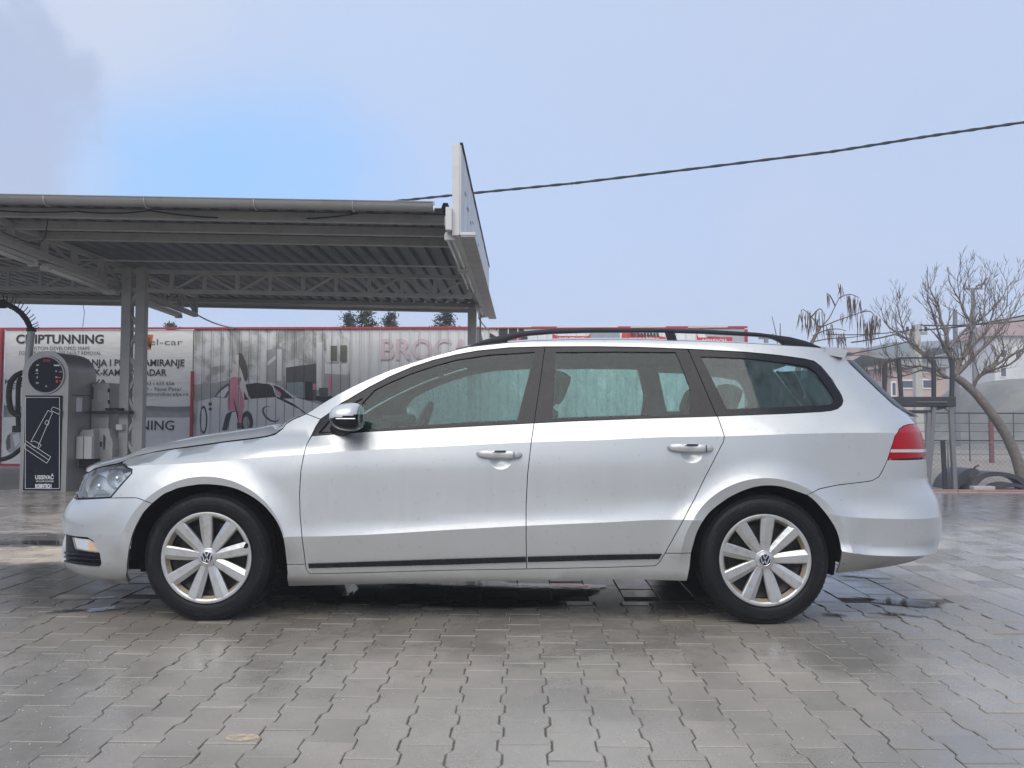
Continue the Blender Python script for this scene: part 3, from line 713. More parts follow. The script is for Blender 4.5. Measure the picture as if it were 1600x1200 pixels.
# roof rails
RT = [(731.7, 542), (755, 531.7), (780, 525), (813, 518), (863, 514), (930, 512.5), (1033, 514), (1100, 515), (1183, 520), (1233, 526.7), (1258, 533), (1281.7, 542.5)]
RB = [(735, 543), (761, 539), (788, 536), (797, 530.8), (822, 525), (863, 521.7), (930, 519.7), (1038, 519.7), (1100, 521.7), (1183, 526), (1203, 528), (1216.7, 534), (1223, 539), (1275, 543.4)]
def rail_mesh(y):
    def lin(pts, px): return float(np.interp(px, [p[0] for p in pts], [p[1] for p in pts]))
    xs = list(np.linspace(732.5, 1281, 70)); vs = []; sgn = -1 if y < 0 else 1
    for px in xs:
        a = at_y(px, lin(RT, px), -.585); b = at_y(px, max(lin(RT, px)+.6, lin(RB, px)), -.585)
        wv = .016
        for (dy, z) in ((-wv*.6, a.z), (wv*.6, a.z), (wv, (a.z+b.z)/2), (wv*.8, b.z), (-wv*.8, b.z), (-wv, (a.z+b.z)/2)):
            vs.append(Vector((a.x, sgn*(.585-dy), z)))
    n = len(xs); fs = [(i*6+j, (i+1)*6+j, (i+1)*6+(j+1) % 6, i*6+(j+1) % 6) for i in range(n-1) for j in range(6)]
    return vs, fs
for s in (-1, 1):
    mb = MB(); vs, fs = rail_mesh(s)
    if s > 0: fs = [tuple(reversed(f)) for f in fs]
    mb.add(vs, fs); rl = mb.build('roof_rail', 'rail_black', CAR, angle=50)
    mb = MB(); p = [at_y(*q, -.585) for q in ((1039, 518), (1053, 518), (1058, 532), (1044, 532))]
    mb.add([Vector((a.x, s*(.585+.012), a.z-(.01 if i > 1 else 0))) for i, a in enumerate(p)]+[Vector((a.x, s*(.585-.012), a.z-(.01 if i > 1 else 0))) for i, a in enumerate(p)], [(0, 1, 2, 3), (7, 6, 5, 4), (0, 4, 5, 1), (1, 5, 6, 2), (2, 6, 7, 3), (3, 7, 4, 0)])
    mb.build('rail_foot', 'rail_black', rl)
# dark inner shell behind the panel gaps, wheel wells, floor
shell = [(120, 783), (175, 780.5), (209, 742), (209, 731), (197, 722), (213, 714), (300, 700), (391, 688), (441, 673), (479, 650), (500, 657), (488, 683), (577, 676.5), (710, 669.5), (835, 663.5), (1000, 656), (1121, 652.5), (1233, 648), (1300, 650), (1395, 668), (1385, 720), (1420, 760), (1440, 830), (1400, 882), (1320, 893), (1316, 858), (1309, 828), (1294, 804), (1262, 771), (1225, 759.5), (1196.7, 757), (1166.7, 763), (1133, 779.5), (1108, 799), (1090, 824), (1078, 862), (1071, 904), (817, 904), (550, 910), (454, 912), (450, 880), (445.5, 843), (435.5, 815), (419, 793), (401, 778), (367, 761), (333, 755.5), (305, 756), (280, 760), (255, 771), (238, 784), (218, 806), (205, 833), (198, 863), (196, 896), (175, 905), (120, 880), (115, 830)]
panel('inner_shell', shell, 'gap_dark', off=-.016, ins=0, skirt=0)
for xw in (XF, XR):
    for s in (-1, 1):
        mb = MB(); M = Matrix.Translation((xw, s*.88, ZH)) @ Matrix.Rotation(-s*PI/2, 4, 'X')
        mb.lathe([(.386, -.020), (.380, -.10), (.365, -.30), (.0, -.31)], M, 40, a0=(-.06 if s < 0 else PI-.06), a1=(PI+.06 if s < 0 else 2*PI+.06)); mb.lathe([(.384, -.13), (.365, -.30), (.0, -.31)], M, 40, a0=(-.26 if s < 0 else PI-.26), a1=(PI+.26 if s < 0 else 2*PI+.26)); mb.lathe([(.372, -.085), (.372, -.14)], M, 40, a0=(-.24 if s < 0 else PI-.24), a1=(PI+.24 if s < 0 else 2*PI+.24))
        mb.build('wheel_arch_liner', 'underbody', CAR)
mb = MB(); mb.box((-2.0, -.56, .19), (1.80, .50, .26)); mb.box((XF+.42, -.72, .185), (XR-.42, .72, .21))
mb.box((-1.7, -.3, .16), (-1.0, .3, .19)); mb.build('underbody', 'underbody', CAR)
# ------------------------------------------------------------------ wheels
def wheel(xw, s, rot):
    W_ = empty('wheel', (xw, s*.785, ZH)); W_.parent = CAR
    M = Matrix.Translation((xw, s*.785, ZH)) @ (Matrix.Rotation(PI/2, 4, 'X') if s < 0 else Matrix.Rotation(-PI/2, 4, 'X'))
    mb = MB()
    pr = [(.205, -.085), (.225, -.098), (.265, -.1035), (.297, -.094), (.310, -.078), (.3145, -.062)]
    tread = [(.3150, -.058), (.3155, -.052), (.309, -.0515), (.309, -.045), (.3158, -.0445), (.316, -.022), (.309, -.0215), (.309, -.013), (.316, -.0125), (.316, .0125), (.309, .013), (.309, .0215), (.316, .022), (.3158, .0445), (.309, .045), (.309, .0515), (.3155, .052), (.3150, .058)]
    po = [(.3145, .062), (.3125, .071), (.3095, .078), (.3085, .0805), (.305, .0855), (.3035, .0857), (.297, .0935), (.2955, .0925), (.288, .0985), (.280, .1010), (.279, .1022), (.270, .1035), (.258, .1040), (.257, .1030), (.245, .1025), (.234, .0995), (.229, .0965), (.228, .0985), (.2235, .0985), (.2215, .093), (.2195, .088), (.212, .08)]
    mb.lathe(pr+tread+po, M, 96)
    ty = mb.build('tyre', 'tyre', W_, angle=28)
    for v_ in ty.data.vertices:
        v_.co.z = max(v_.co.z, -ZH+.002)
    # shoulder blocks
    mb = MB()
    for k in range(72):
        a = 2*PI*k/72; Ma = M @ Matrix.Rotation(a, 4, 'Z')
        mb.add([Ma @ Vector(c) for c in ((.3152, -.008, .050), (.3152, .006, .050), (.3165, .006, .050), (.3165, -.008, .050), (.3060, -.008, .0835), (.3060, .006, .0835), (.3120, .006, .0765), (.3120, -.008, .0765))], [(0, 1, 2, 3), (3, 2, 6, 7), (7, 6, 5, 4), (0, 3, 7, 4), (1, 5, 6, 2)])
    tb = stuff(mb.build('tread_blocks', 'rubber', ty))
    for v_ in tb.data.vertices: v_.co.z = max(v_.co.z, -ZH+.001)
    # raised sidewall lettering, too worn to read as more than marks
    mb = MB(); mb.lathe([(.212, .084), (.196, .060), (.190, .045), (.165, .030), (.05, .028), (.0, .03)], M, 48); rim = mb.build('rim', 'steel_dark', W_, angle=30)
    mb = MB()
    for k in range(10):
        a = 2*PI*k/10; Ma = M @ Matrix.Rotation(a, 4, 'Z') @ Matrix.Translation((.145, 0, .03)); mb.lathe([(.016, 0), (.016, .006), (.010, .006), (.010, -.004)], Ma, 12)
    for k in range(5):
        a = 2*PI*k/5+.2; Ma = M @ Matrix.Rotation(a, 4, 'Z') @ Matrix.Translation((.056, 0, .03)); mb.lathe([(.010, 0), (.010, .018), (.0, .018)], Ma, 8)
    mb.build('wheel_bolts', 'steel_dark', rim, angle=30)
    mb = MB(); mb.lathe([(.221, .088), (.2225, .094), (.221, .099), (.2165, .1005), (.2065, .0985), (.2020, .0955)], M, 72); cap = mb.build('hubcap', 'hubcap_silver', W_, angle=40)
    mb = MB(); mb.lathe([(.2025, .0955), (.198, .084), (.190, .070)], M, 72); mb.build('hubcap_lip', 'hubcap_rust', cap, angle=40)
    for k in range(9):
        a = rot+2*PI*k/9; Ma = M @ Matrix.Rotation(a, 4, 'Z'); mb = MB(); vs = []
        st = [(.030, .0165, .086), (.060, .0225, .087), (.10, .0275, .0905), (.15, .0310, .095), (.19, .0330, .0985), (.2085, .0335, .0992)]
        for r_, w_, h in st:                # flat face, a chamfer down one flank, walls to the back
            vs += [Ma @ Vector(c) for c in ((r_, -w_, h-.024), (r_, -w_, h-.006), (r_, -w_*.80, h-.001), (r_, w_*.30, h), (r_, w_, h-.010), (r_, w_*1.0, h-.026))]
        n = 6; fs = [(i*n+j, i*n+j+1, (i+1)*n+j+1, (i+1)*n+j) for i in range(len(st)-1) for j in range(n-1)]
        fs = [tuple(reversed(f)) for f in fs]
        e = (len(st)-1)*n; fs += [tuple(range(e, e+n))]
        mb.add(vs, fs); mb.build('spoke', 'hubcap_silver', cap)
    mb = MB(); mb.lathe([(.050, .072), (.048, .084), (.043, .0885), (.034, .0895), (.0325, .0905), (.030, .0905)], M, 40); hb = mb.build('hub_centre', 'hubcap_silver', cap, angle=35)
    em = MB(); em.lathe([(.0305, .0905), (.0295, .0912), (.0, .0915)], M, 32)
    e0 = em.build('emblem_disc', 'black_trim', cap)
    em = MB(); em.lathe([(.0300, .0912), (.0300, .0932), (.0265, .0932), (.0265, .0912)], M, 36)
    Me = M @ Matrix.Translation((0, 0, .0925)) @ Matrix.Rotation(rot-PI/2, 4, 'Z')
    def stroke(pts):
        for a, b in zip(pts, pts[1:]):
            A = Vector((a[0]*.0275, a[1]*.0275, 0)); B = Vector((b[0]*.0275, b[1]*.0275, 0)); d = (B-A).normalized(); nn = Vector((-d.y, d.x, 0))*.0026
            em.add([Me @ (p+Vector((0, 0, zz))) for zz in (-.001, .0008) for p in (A-nn-d*.001, B-nn+d*.001, B+nn+d*.001, A+nn-d*.001)], [(4, 5, 6, 7), (0, 1, 5, 4), (1, 2, 6, 5), (2, 3, 7, 6), (3, 0, 4, 7)])
    stroke([(-.36, .86), (0, .10), (.36, .86)]); stroke([(-.78, .52), (-.36, -.80), (0, -.04), (.36, -.80), (.78, .52)])
    em.build('emblem', 'chrome', cap)
    if s < 0 and xw < 0:                    # broken edge of the front cap: dark clip showing
        mb = MB(); Mb = M @ Matrix.Rotation(R(17), 4, 'Z')
        mb.prism([(.188, -.006), (.199, -.013), (.211, -.010), (.2165, .002), (.212, .012), (.201, .010), (.196, .004)], Mb, .099, .1015); mb.build('broken_edge', 'gap_dark', cap)
    return W_
m, t, o = newmat('tyre')
v = posn(t); n1 = noisen(t, v, 9, 5, .6); n2 = noisen(t, v, 60, 4, .6)
oc = objco(t); sp = N(t, 'ShaderNodeSeparateXYZ'); L(t, oc, sp.inputs[0])
rad = mathn(t, 'SQRT', mathn(t, 'ADD', mathn(t, 'MULTIPLY', sp.outputs[0], sp.outputs[0]), mathn(t, 'MULTIPLY', sp.outputs[2], sp.outputs[2])))
ang = mathn(t, 'ARCTAN2', sp.outputs[2], sp.outputs[0])
cb = N(t, 'ShaderNodeCombineXYZ'); L(t, mathn(t, 'MULTIPLY', ang, 9), cb.inputs[0]); L(t, mathn(t, 'MULTIPLY', rad, 120), cb.inputs[1])
let = noisen(t, cb.outputs[0], 2.2, 1, .4)
band = ramp(t, rad, [(.262, 0.0), (.266, 1.0), (.283, 1.0), (.287, 0.0)])
marks = mathn(t, 'MULTIPLY', mathn(t, 'MULTIPLY', ramp(t, let, [(.54, 0.0), (.57, 1.0)]), band), ramp(t, noisen(t, cb.outputs[0], .22, 0, .3), [(.48, 0.0), (.52, 1.0)]))
c = mixc(t, ramp(t, n1, [(.4, 0.0), (.75, 1.0)]), (.004, .0042, .0055), (.011, .011, .012))
c = mixc(t, mathn(t, 'MULTIPLY', ramp(t, n2, [(.5, 0.0), (.8, 1.0)]), .5), c, (.020, .019, .020))
c = mixc(t, mathn(t, 'MULTIPLY', marks, .55), c, (.04, .04, .045))
p = principled(t, Base_Color=c, Roughness=.50, Specular_IOR_Level=.22)
L(t, bump(t, mathn(t, 'ADD', mathn(t, 'MULTIPLY', n2, .3), marks), .35, .002), p.inputs['Normal']); L(t, p.outputs[0], o.inputs[0])
wheel(XF, -1, R(93)); wheel(XR, -1, R(85)); wheel(XF, 1, R(20)); wheel(XR, 1, R(50))
mb = MB()
for xw in (XF, XR):
    for s in (-1, 1):
        M = Matrix.Translation((xw, s*.76, ZH)) @ Matrix.Rotation(-s*PI/2, 4, 'X')
        mb.lathe([(.05, -.01), (.145, -.01), (.145, -.03), (.05, -.03)], M, 40)
        mb.bevbox((xw+.07, s*.76-.05, ZH-.02), (xw+.16, s*.76+.02, ZH+.11), .01)
mb.build('brake_discs', 'steel_dark', CAR, angle=35)

# ------------------------------------------------------------------ door handles
def handle(doors, xc, zc):
    for s, d in zip((-1, 1), doors):
        mb = MB(); n = 26; k = 12; vs = []
        for i in range(n+1):
            u = -1+2*i/n; x = xc+.1115*u
            w = (1-abs(u)**3.2)**.5; hz = .0050+.0165*w; dep = .006+.017*w
            if u > .62: hz *= .96
            zc2 = zc - .003*u; y0 = -W(x, zc2)-.004-.016*w
            for j in range(k):
                a = 2*PI*j/k; ca, sa = math.cos(a), math.sin(a)
                ca = abs(ca)**.8*(1 if ca > 0 else -1); sa = abs(sa)**.75*(1 if sa > 0 else -1)
                vs.append(Vector((x, (y0-dep*.5*ca)*-s*1.0 if False else s*-(y0-dep*.5*ca), zc2+hz*sa)))
        fs = [(i*k+j, i*k+(j+1) % k, (i+1)*k+(j+1) % k, (i+1)*k+j) for i in range(n) for j in range(k)]+[tuple(range(k))[::-1], tuple(range(n*k, n*k+k))]
        if s < 0: fs = [tuple(reversed(f)) for f in fs]
        mb.add(vs, fs, True); h = mb.build('door_handle', 'silver_paint', d)
        mb = MB(); x = xc+.072; P = -W(x, zc)-.0335
        mb.box((x-.0012, min(s*-P, s*-(P+.02)), zc-.017), (x+.0012, max(s*-P, s*-(P+.02)), zc+.015))
        mb.build('lock_seam', 'gap_dark', h)
        mb = MB(); yy = W(xc, zc+.012)+.018
        ps = [Vector((xc+dx, s*(yy+dy), zc+dz)) for dx, dz, dy in ((-.042, .0195, .0085), (.030, .0195, .0085), (.036, .0160, .0125), (.028, .0105, .0150), (-.030, .0105, .0150), (-.046, .0160, .0125))]
        mb.add(ps, [(0, 1, 2, 3, 4, 5) if s > 0 else (5, 4, 3, 2, 1, 0)])
        mb.build('grip_recess', 'rail_black', h)
for d, (px_, py_) in zip((DF, DR), ((780, 710), (1079.5, 700))):
    P = at_y(px_, py_, -.90); handle(d, P.x, P.z)
# ------------------------------------------------------------------ door mirrors
def mirror(s, door):
    c = at_y(543, 651.5, -.95); bm = bmesh.new(); bmesh.ops.create_uvsphere(bm, u_segments=72, v_segments=56, radius=1)
    for v_ in bm.verts:
        x, y, z = v_.co
        sg_ = 1 if x > 0 else -1; x = sg_*abs(x)**.72; z = (1 if z > 0 else -1)*abs(z)**.78
        z2 = z*(1+.16*x)-.05*min(0, x)*(1 if z < 0 else 0)
        if x > .80: x = .80+(x-.80)*.3
        X = c.x+.080*x-.002; Z = c.z+.066*z2-.001
        v_.co = (X, s*(.945+.105*(abs(y)**.85*(1 if y > 0 else -1))), Z)
    bm.verts.index_update(); mb = MB(); zl_ = at_y(543, 650.5, -1.0).z
    up, dn = [], []
    for f in bm.faces:
        cz = sum(v_.co.z for v_ in f.verts)/len(f.verts)-.14*(f.calc_center_median().x-c.x)
        (up if cz > zl_ else dn).append(tuple(v_.index for v_ in f.verts))
    vv = [v_.co.copy() for v_ in bm.verts]; bm.free()
    fl = (lambda f: f) if s > 0 else (lambda f: f)
    mb.add(vv, [fl(f) for f in dn], True)
    body = mb.build('door_mirror', 'black_trim', door)
    mb = MB(); mb.add([(v_-Vector((c.x, s*.945, c.z)))*1.012+Vector((c.x, s*.945, c.z)) for v_ in vv], up, True)
    for o_ in (body, mb.build('mirror_cap', 'mirror_satin', body)):
        b2 = bmesh.new(); b2.from_mesh(o_.data); bmesh.ops.recalc_face_normals(b2, faces=b2.faces); b2.to_mesh(o_.data); b2.free()
    mb = MB(); q = at_y(533, 668, -.86); q2 = at_y(520, 677, -.80)
    mb.tube([Vector((q2.x+.02, s*.77, q2.z+.012)), Vector((q.x+.01, s*.84, q.z-.004)), Vector((c.x, s*.90, c.z-.03))], [.045, .032, .04], 14)
    mb.build('mirror_arm', 'black_plastic', body)
    mb = MB(); a = at_y(524, 653, -1.04); b = at_y(560, 653, -1.04)
    mb.bevbox((a.x+.004, min(s*1.046, s*1.054), a.z-.006), (b.x-.012, max(s*1.046, s*1.054), a.z-.001), .002); mb.build('mirror_indicator', 'lamp_silver', body)
    mb = MB(); mb.add([Vector((c.x+.066, s*(.945+.085*math.cos(a)), c.z+.054*math.sin(a))) for a in np.arange(0, 2*PI, PI/12)], [tuple(range(24))]); mb.build('mirror_glass', 'chrome', body)
mirror(-1, DF[0]); mirror(1, DF[1])
for s, d in ((-1, DF[0]), (1, DF[1])):      # ridge of the triangular mirror base
    mb = MB(); pts = [at_y(*p, -.80) for p in ((498, 676), (513, 656), (533, 640), (552, 628), (563, 622))]
    pts = [Vector((P.x, s*(W(P.x, P.z)+.001), P.z)) for P in pts]; mb.tube(pts, .0035, 6)
    mb.tube([pts[0], Vector((pts[0].x+.20, s*(W(pts[0].x+.2, pts[0].z+.008)+.001), pts[0].z+.008))], .003, 6); mb.build('sail_ridge', 'black_plastic', d)
# ------------------------------------------------------------------ lamps inside the headlight
for s, h in zip((-1, 1), HL):
    mb = MB()
    for px_, py_, r_, dy in ((147, 760, .062, .055), (176, 748, .048, .045)):
        P = surf(px_, py_); M = Matrix.Translation((P.x+.015, s*(abs(P.y)-dy*.5), P.z)) @ Matrix.Rotation(s*R(-8)+(PI/2 if s < 0 else -PI/2), 4, 'X')
        mb.lathe([(r_, .018), (r_*.97, .012), (r_*.7, -.012), (r_*.3, -.022), (.0, -.024)], M, 32); mb.lathe([(.018, -.02), (.016, .004), (.010, .012), (0, .014)], M, 16)
    mb.build('lamp_reflector', 'lamp_silver', h)
    mb = MB(); a = surf(133, 774); b = surf(170, 772); c_ = surf(160, 765); d_ = surf(140, 766)
    mb.add([Vector((P.x, s*(abs(P.y)-.012), P.z)) for P in (a, b, c_, d_)], [(0, 1, 2, 3)]); mb.build('lamp_lower_trim', 'tail_white', h)
# ------------------------------------------------------------------ cabin
IN = {}
def rbox(name, mat, parent, a, b, r, M=None):
    mb = MB(); mb.bevbox(a, b, r, M); return mb.build(name, mat, parent, angle=60)
for y in (-.37, .37):
    M = Matrix.Translation((.10, y, .50)) @ Matrix.Rotation(R(22), 4, 'Y')
    st = rbox('front_seat', 'seat_cloth', CAR, (-.48, y-.25, .36), (.12, y+.25, .53), .06)
    rbox('backrest', 'seat_cloth', st, (-.06, -.24, -.02), (.07, .24, .60), .06, M)
    rbox('headrest', 'seat_cloth', st, (-.05, -.13, .625), (.06, .13, .80), .04, M)
st = rbox('rear_seat', 'seat_cloth', CAR, (.65, -.64, .40), (1.1, .64, .56), .06)
M = Matrix.Translation((1.05, 0, .52)) @ Matrix.Rotation(R(22), 4, 'Y')
rbox('backrest', 'seat_cloth', st, (-.06, -.64, -.02), (.07, .64, .52), .06, M)
for y in (-.42, 0, .42): rbox('headrest', 'seat_cloth', st, (-.05, y-.13, .54), (.06, y+.13, .70), .04, M)
rbox('load_cover', 'dash', CAR, (1.28, -.66, .88), (2.1, .66, .90), .01)
mb = MB(); n = 12; prof = [(-.95, .90), (-.80, .965), (-.62, .985), (-.52, .96), (-.46, .88), (-.50, .60), (-.95, .6)]
mb.add([Vector((x, y, z)) for y in (-.70, .70) for x, z in prof], [tuple(range(7)), tuple(range(13, 6, -1))]+[(i, 7+i, 7+(i+1) % 7, (i+1) % 7) for i in range(7)])
mb.bevbox((-.58, -.52, .95), (-.42, -.22, 1.01), .03); mb.build('dashboard', 'dash', CAR, angle=40)
mb = MB(); Ms = Matrix.Translation((-.40, -.37, .90)) @ Matrix.Rotation(R(-66), 4, 'Y')
ring = [Ms @ Vector((.185*math.cos(a), .185*math.sin(a), 0)) for a in np.linspace(0, 2*PI, 33)]; mb.tube(ring, .014, 8, cap=False)
mb.tube([Ms @ Vector((-.17, 0, 0)), Ms @ Vector((.17, 0, 0))], .018, 8); mb.tube([Ms @ Vector((0, 0, 0)), Ms @ Vector((0, 0, -.25))], .05, 10)
mb.build('steering_wheel', 'dash', CAR)
for y in (-1, 1):                        # door cards and light pillar linings on both sides
    mb = MB(); mb.bevbox((-.85, min(y*.70, y*.73), .35), (1.22, max(y*.70, y*.73), .94 if y > 0 else .93), .01); mb.build('door_lining', 'dash', CAR)
    IN[y] = None
lin = cdt_panel([to_q(e) for e in [(483, 650)] + A_OUT[1:] + R_OUT + D_OUT[:5] + [(1409, 655), (1320, 655), (1100, 664), (835, 675), (577, 690), (492, 690)]],
                [[to_q(e) for e in h] for h in ([(560, 680), (562, 628), (585, 606), (610, 593), (643, 580), (676.7, 568.7), (713, 559), (763, 551), (842, 547), (806, 672)], [(872, 548), (960, 547), (1056, 548), (1070, 575), (1080, 602), (1082, 615), (1081, 660), (862, 668)], [(1100, 553.5), (1166.7, 556.5), (1235, 564.5), (1265, 569.5), (1278, 579), (1295, 603), (1305, 621), (1300, 648), (1140, 655)])], off=-.045, ins=0, skirt=0, use_creases=False)
for s in (-1, 1): mesh_side('pillar_lining', *lin, 'liner_grey', CAR, s)
bridge('headliner', 'liner_grey', resamp([P+Vector((0, .03, -.035)) for P in [ae[-2], ae[-1]]+re_], 16), lambda s: (-.08*(1-s), .03), nx=10)
mb = MB(); mb.bevbox((-.33, -.13, 1.235), (-.305, .13, 1.30), .012); mb.tube([Vector((-.31, 0, 1.30)), Vector((-.28, 0, 1.36))], .012, 6); mb.build('rear_view_mirror', 'dash', CAR)
# sun visor and wiper arms, door seal lines seen through the glass
mb = MB(); a = at_y(484, 651, -.66); 
for yy, x1 in ((-.60, .0), (-.02, .0)):
    mb.tube([Vector((-1.02, yy, .965)), Vector((-.97, yy+.25, 1.0)), Vector((-.93, yy+.52, 1.02))], .008, 6)
mb.build('wiper', 'black_plastic', CAR)
mb = MB(); n = 20
ce = he[-1]
vs = []
for k in range(n+1):
    t_ = -1+2*k/n; w = 1-abs(t_)**2.3
    vs += [Vector((ce.x-.03-.16*w, .70*t_, ce.z-.05+.012*w)), Vector((ae[0].x+.04-.08*w, .70*t_, ae[0].z-.045+.01*w)), Vector((ae[0].x+.04-.08*w, .70*t_, ae[0].z-.10))]
mb.add(vs, [(i*3+j, (i+1)*3+j, (i+1)*3+j+1, i*3+j+1) for i in range(n) for j in range(2)]); mb.build('cowl', 'black_plastic', CAR)
# ================================================================== GROUND AND PAVING
m, t, o = newmat('paver')
v = posn(t); oi = N(t, 'ShaderNodeObjectInfo'); at = N(t, 'ShaderNodeAttribute'); at.attribute_name = 'tone'
tone = mathn(t, 'FRACT', mathn(t, 'ADD', oi.outputs['Random'], at.outputs['Fac']))
tone2 = mathn(t, 'FRACT', mathn(t, 'MULTIPLY', tone, 7.31))
s = N(t, 'ShaderNodeSeparateXYZ'); L(t, v, s.inputs[0]); X_, Y_ = s.outputs[0], s.outputs[1]
patch = noisen(t, v, .9, 5, .6, dist=.5); patch2 = noisen(t, v, 2.6, 6, .65, dist=.4); fine = noisen(t, v, 160, 4, .7); speck = noisen(t, v, 420, 2, .5); blot = noisen(t, v, 9, 5, .7)
hue = mixc(t, ramp(t, tone2, [(.3, 0.0), (.7, 1.0)]), (.345, .315, .268), (.350, .308, .272))
hue = mixc(t, ramp(t, patch, [(.40, 0.0), (.60, 1.0)]), hue, (.345, .322, .286))
hue = mixc(t, ramp(t, patch2, [(.52, 0.0), (.70, .6)]), hue, (.295, .275, .225))
val = mathn(t, 'ADD', mathn(t, 'ADD', mathn(t, 'MULTIPLY', tone, .20), mathn(t, 'MULTIPLY', ramp(t, noisen(t, v, .75, 4, .55, dist=.8), [(.36, 0.0), (.62, 1.0)]), .30)), .72)
c = mixc(t, 1.0, hue, mixc(t, 1.0, (1, 1, 1), (1, 1, 1)), 'MULTIPLY')
vm = N(t, 'ShaderNodeVectorMath', operation='SCALE'); L(t, c, vm.inputs[0]); L(t, val, vm.inputs['Scale']); c = vm.outputs[0]
c = mixc(t, mathn(t, 'MULTIPLY', ramp(t, fine, [(.35, 1.0), (.6, 0.0)]), .40), c, (.16, .155, .15))
c = mixc(t, mathn(t, 'MULTIPLY', ramp(t, speck, [(.66, 0.0), (.72, 1.0)]), .65), c, (.62, .60, .57))
c = mixc(t, mathn(t, 'MULTIPLY', ramp(t, blot, [(.55, 0.0), (.72, 1.0)]), .35), c, (.17, .155, .13))
# dry cream and pinkish courses towards the canopy, left of the car
def bandf(src, a, b, f=.06):
    m1 = N(t, 'ShaderNodeMapRange', interpolation_type='SMOOTHSTEP'); L(t, src, m1.inputs[0]); m1.inputs[1].default_value = a-f; m1.inputs[2].default_value = a+f
    m2 = N(t, 'ShaderNodeMapRange', interpolation_type='SMOOTHSTEP'); L(t, src, m2.inputs[0]); m2.inputs[1].default_value = b-f; m2.inputs[2].default_value = b+f; m2.inputs[3].default_value = 1; m2.inputs[4].default_value = 0
    return mathn(t, 'MULTIPLY', m1.outputs[0], m2.outputs[0])
Yn = mathn(t, 'ADD', Y_, mathn(t, 'MULTIPLY', mathn(t, 'SUBTRACT', patch2, .5), .5))
left = bandf(X_, -12, -2.3, .5)
cream = mathn(t, 'MULTIPLY', bandf(Yn, .62, 1.28, .05), left)
pink = mathn(t, 'MULTIPLY', bandf(Yn, 2.0, 3.9, .06), left)
c = mixc(t, mathn(t, 'MULTIPLY', cream, .85), c, (.66, .58, .46))
c = mixc(t, mathn(t, 'MULTIPLY', pink, .55), c, (.56, .50, .46))
rt = mathn(t, 'MULTIPLY', bandf(X_, 1.75, 9, .35), bandf(Yn, -.55, 2.6, .3))
c = mixc(t, mathn(t, 'MULTIPLY', rt, mathn(t, 'MULTIPLY', ramp(t, tone, [(.25, 0.0), (.6, 1.0)]), .45)), c, (.52, .50, .48))
# where the paving is wet: darker and glossier, with under-car shade painted in
car_wet_shade = mathn(t, 'MULTIPLY', bandf(X_, -3.6, 2.0, .8), bandf(Yn, -.62, .55, .22))
lw = mathn(t, 'MULTIPLY', bandf(Yn, -.25, .60, .10), left)
lw2 = mathn(t, 'MULTIPLY', bandf(Yn, 1.30, 2.0, .05), left)
far = mathn(t, 'MULTIPLY', bandf(Yn, 2.7, 7, .5), bandf(X_, .5, 12, 1))
wetn = ramp(t, mathn(t, 'ADD', mathn(t, 'MULTIPLY', patch, .7), mathn(t, 'MULTIPLY', patch2, .3)), [(.42, 0.0), (.58, 1.0)])
sheen = mathn(t, 'MULTIPLY', wetn, .60)
wet = mathn(t, 'MAXIMUM', mathn(t, 'MAXIMUM', mathn(t, 'MULTIPLY', car_wet_shade, .85), mathn(t, 'MULTIPLY', lw, .8)), mathn(t, 'MAXIMUM', mathn(t, 'MULTIPLY', far, .75), mathn(t, 'MULTIPLY', lw2, .7)))
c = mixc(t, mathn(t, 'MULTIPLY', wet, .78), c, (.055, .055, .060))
c = mixc(t, mathn(t, 'MULTIPLY', car_wet_shade, .92), c, (.012, .012, .016))  # shade under the car, painted near-black into the paver colour
c = mixc(t, mathn(t, 'MULTIPLY', wetn, .40), c, (.16, .15, .13))
c = mixc(t, mathn(t, 'MULTIPLY', bandf(Yn, -1.35, -.2, .35), .38), c, (.17, .15, .125))  # brown band before the car: its dark reflection painted into the colour
rg = mathn(t, 'SUBTRACT', mathn(t, 'SUBTRACT', .40, mathn(t, 'MULTIPLY', wet, .26)), mathn(t, 'MULTIPLY', sheen, .42))
rg = mathn(t, 'MAXIMUM', mathn(t, 'ADD', rg, mathn(t, 'MULTIPLY', mathn(t, 'SUBTRACT', fine, .5), .20)), .10)
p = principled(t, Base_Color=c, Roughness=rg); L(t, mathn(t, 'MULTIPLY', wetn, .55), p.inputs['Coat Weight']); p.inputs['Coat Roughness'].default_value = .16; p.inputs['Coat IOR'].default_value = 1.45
L(t, bump(t, mathn(t, 'ADD', mathn(t, 'MULTIPLY', fine, .8), mathn(t, 'MULTIPLY', blot, .8)), .30, .003), p.inputs['Normal']); L(t, p.outputs[0], o.inputs[0])
m, t, o = newmat('joint_sand')
v = posn(t); n = noisen(t, v, 30, 5, .7)
c = mixc(t, n, (.05, .047, .042), (.20, .185, .16))
p = principled(t, Base_Color=c, Roughness=.8); L(t, p.outputs[0], o.inputs[0])
m, t, o = newmat('earth')
v = posn(t); n = noisen(t, v, .35, 6, .65); n2 = noisen(t, v, 7, 6, .7); n3 = noisen(t, v, 60, 4, .7)
c = mixc(t, ramp(t, n, [(.35, 0.0), (.65, 1.0)]), (.24, .215, .19), (.34, .30, .26))
c = mixc(t, mathn(t, 'MULTIPLY', ramp(t, n2, [(.45, 0.0), (.7, 1.0)]), .6), c, (.19, .17, .15))
c = mixc(t, mathn(t, 'MULTIPLY', ramp(t, n3, [(.5, 0.0), (.68, 1.0)]), .4), c, (.42, .39, .36))
p = principled(t, Base_Color=c, Roughness=.85); L(t, bump(t, mathn(t, 'ADD', n2, n3), .8, .03), p.inputs['Normal']); L(t, p.outputs[0], o.inputs[0])

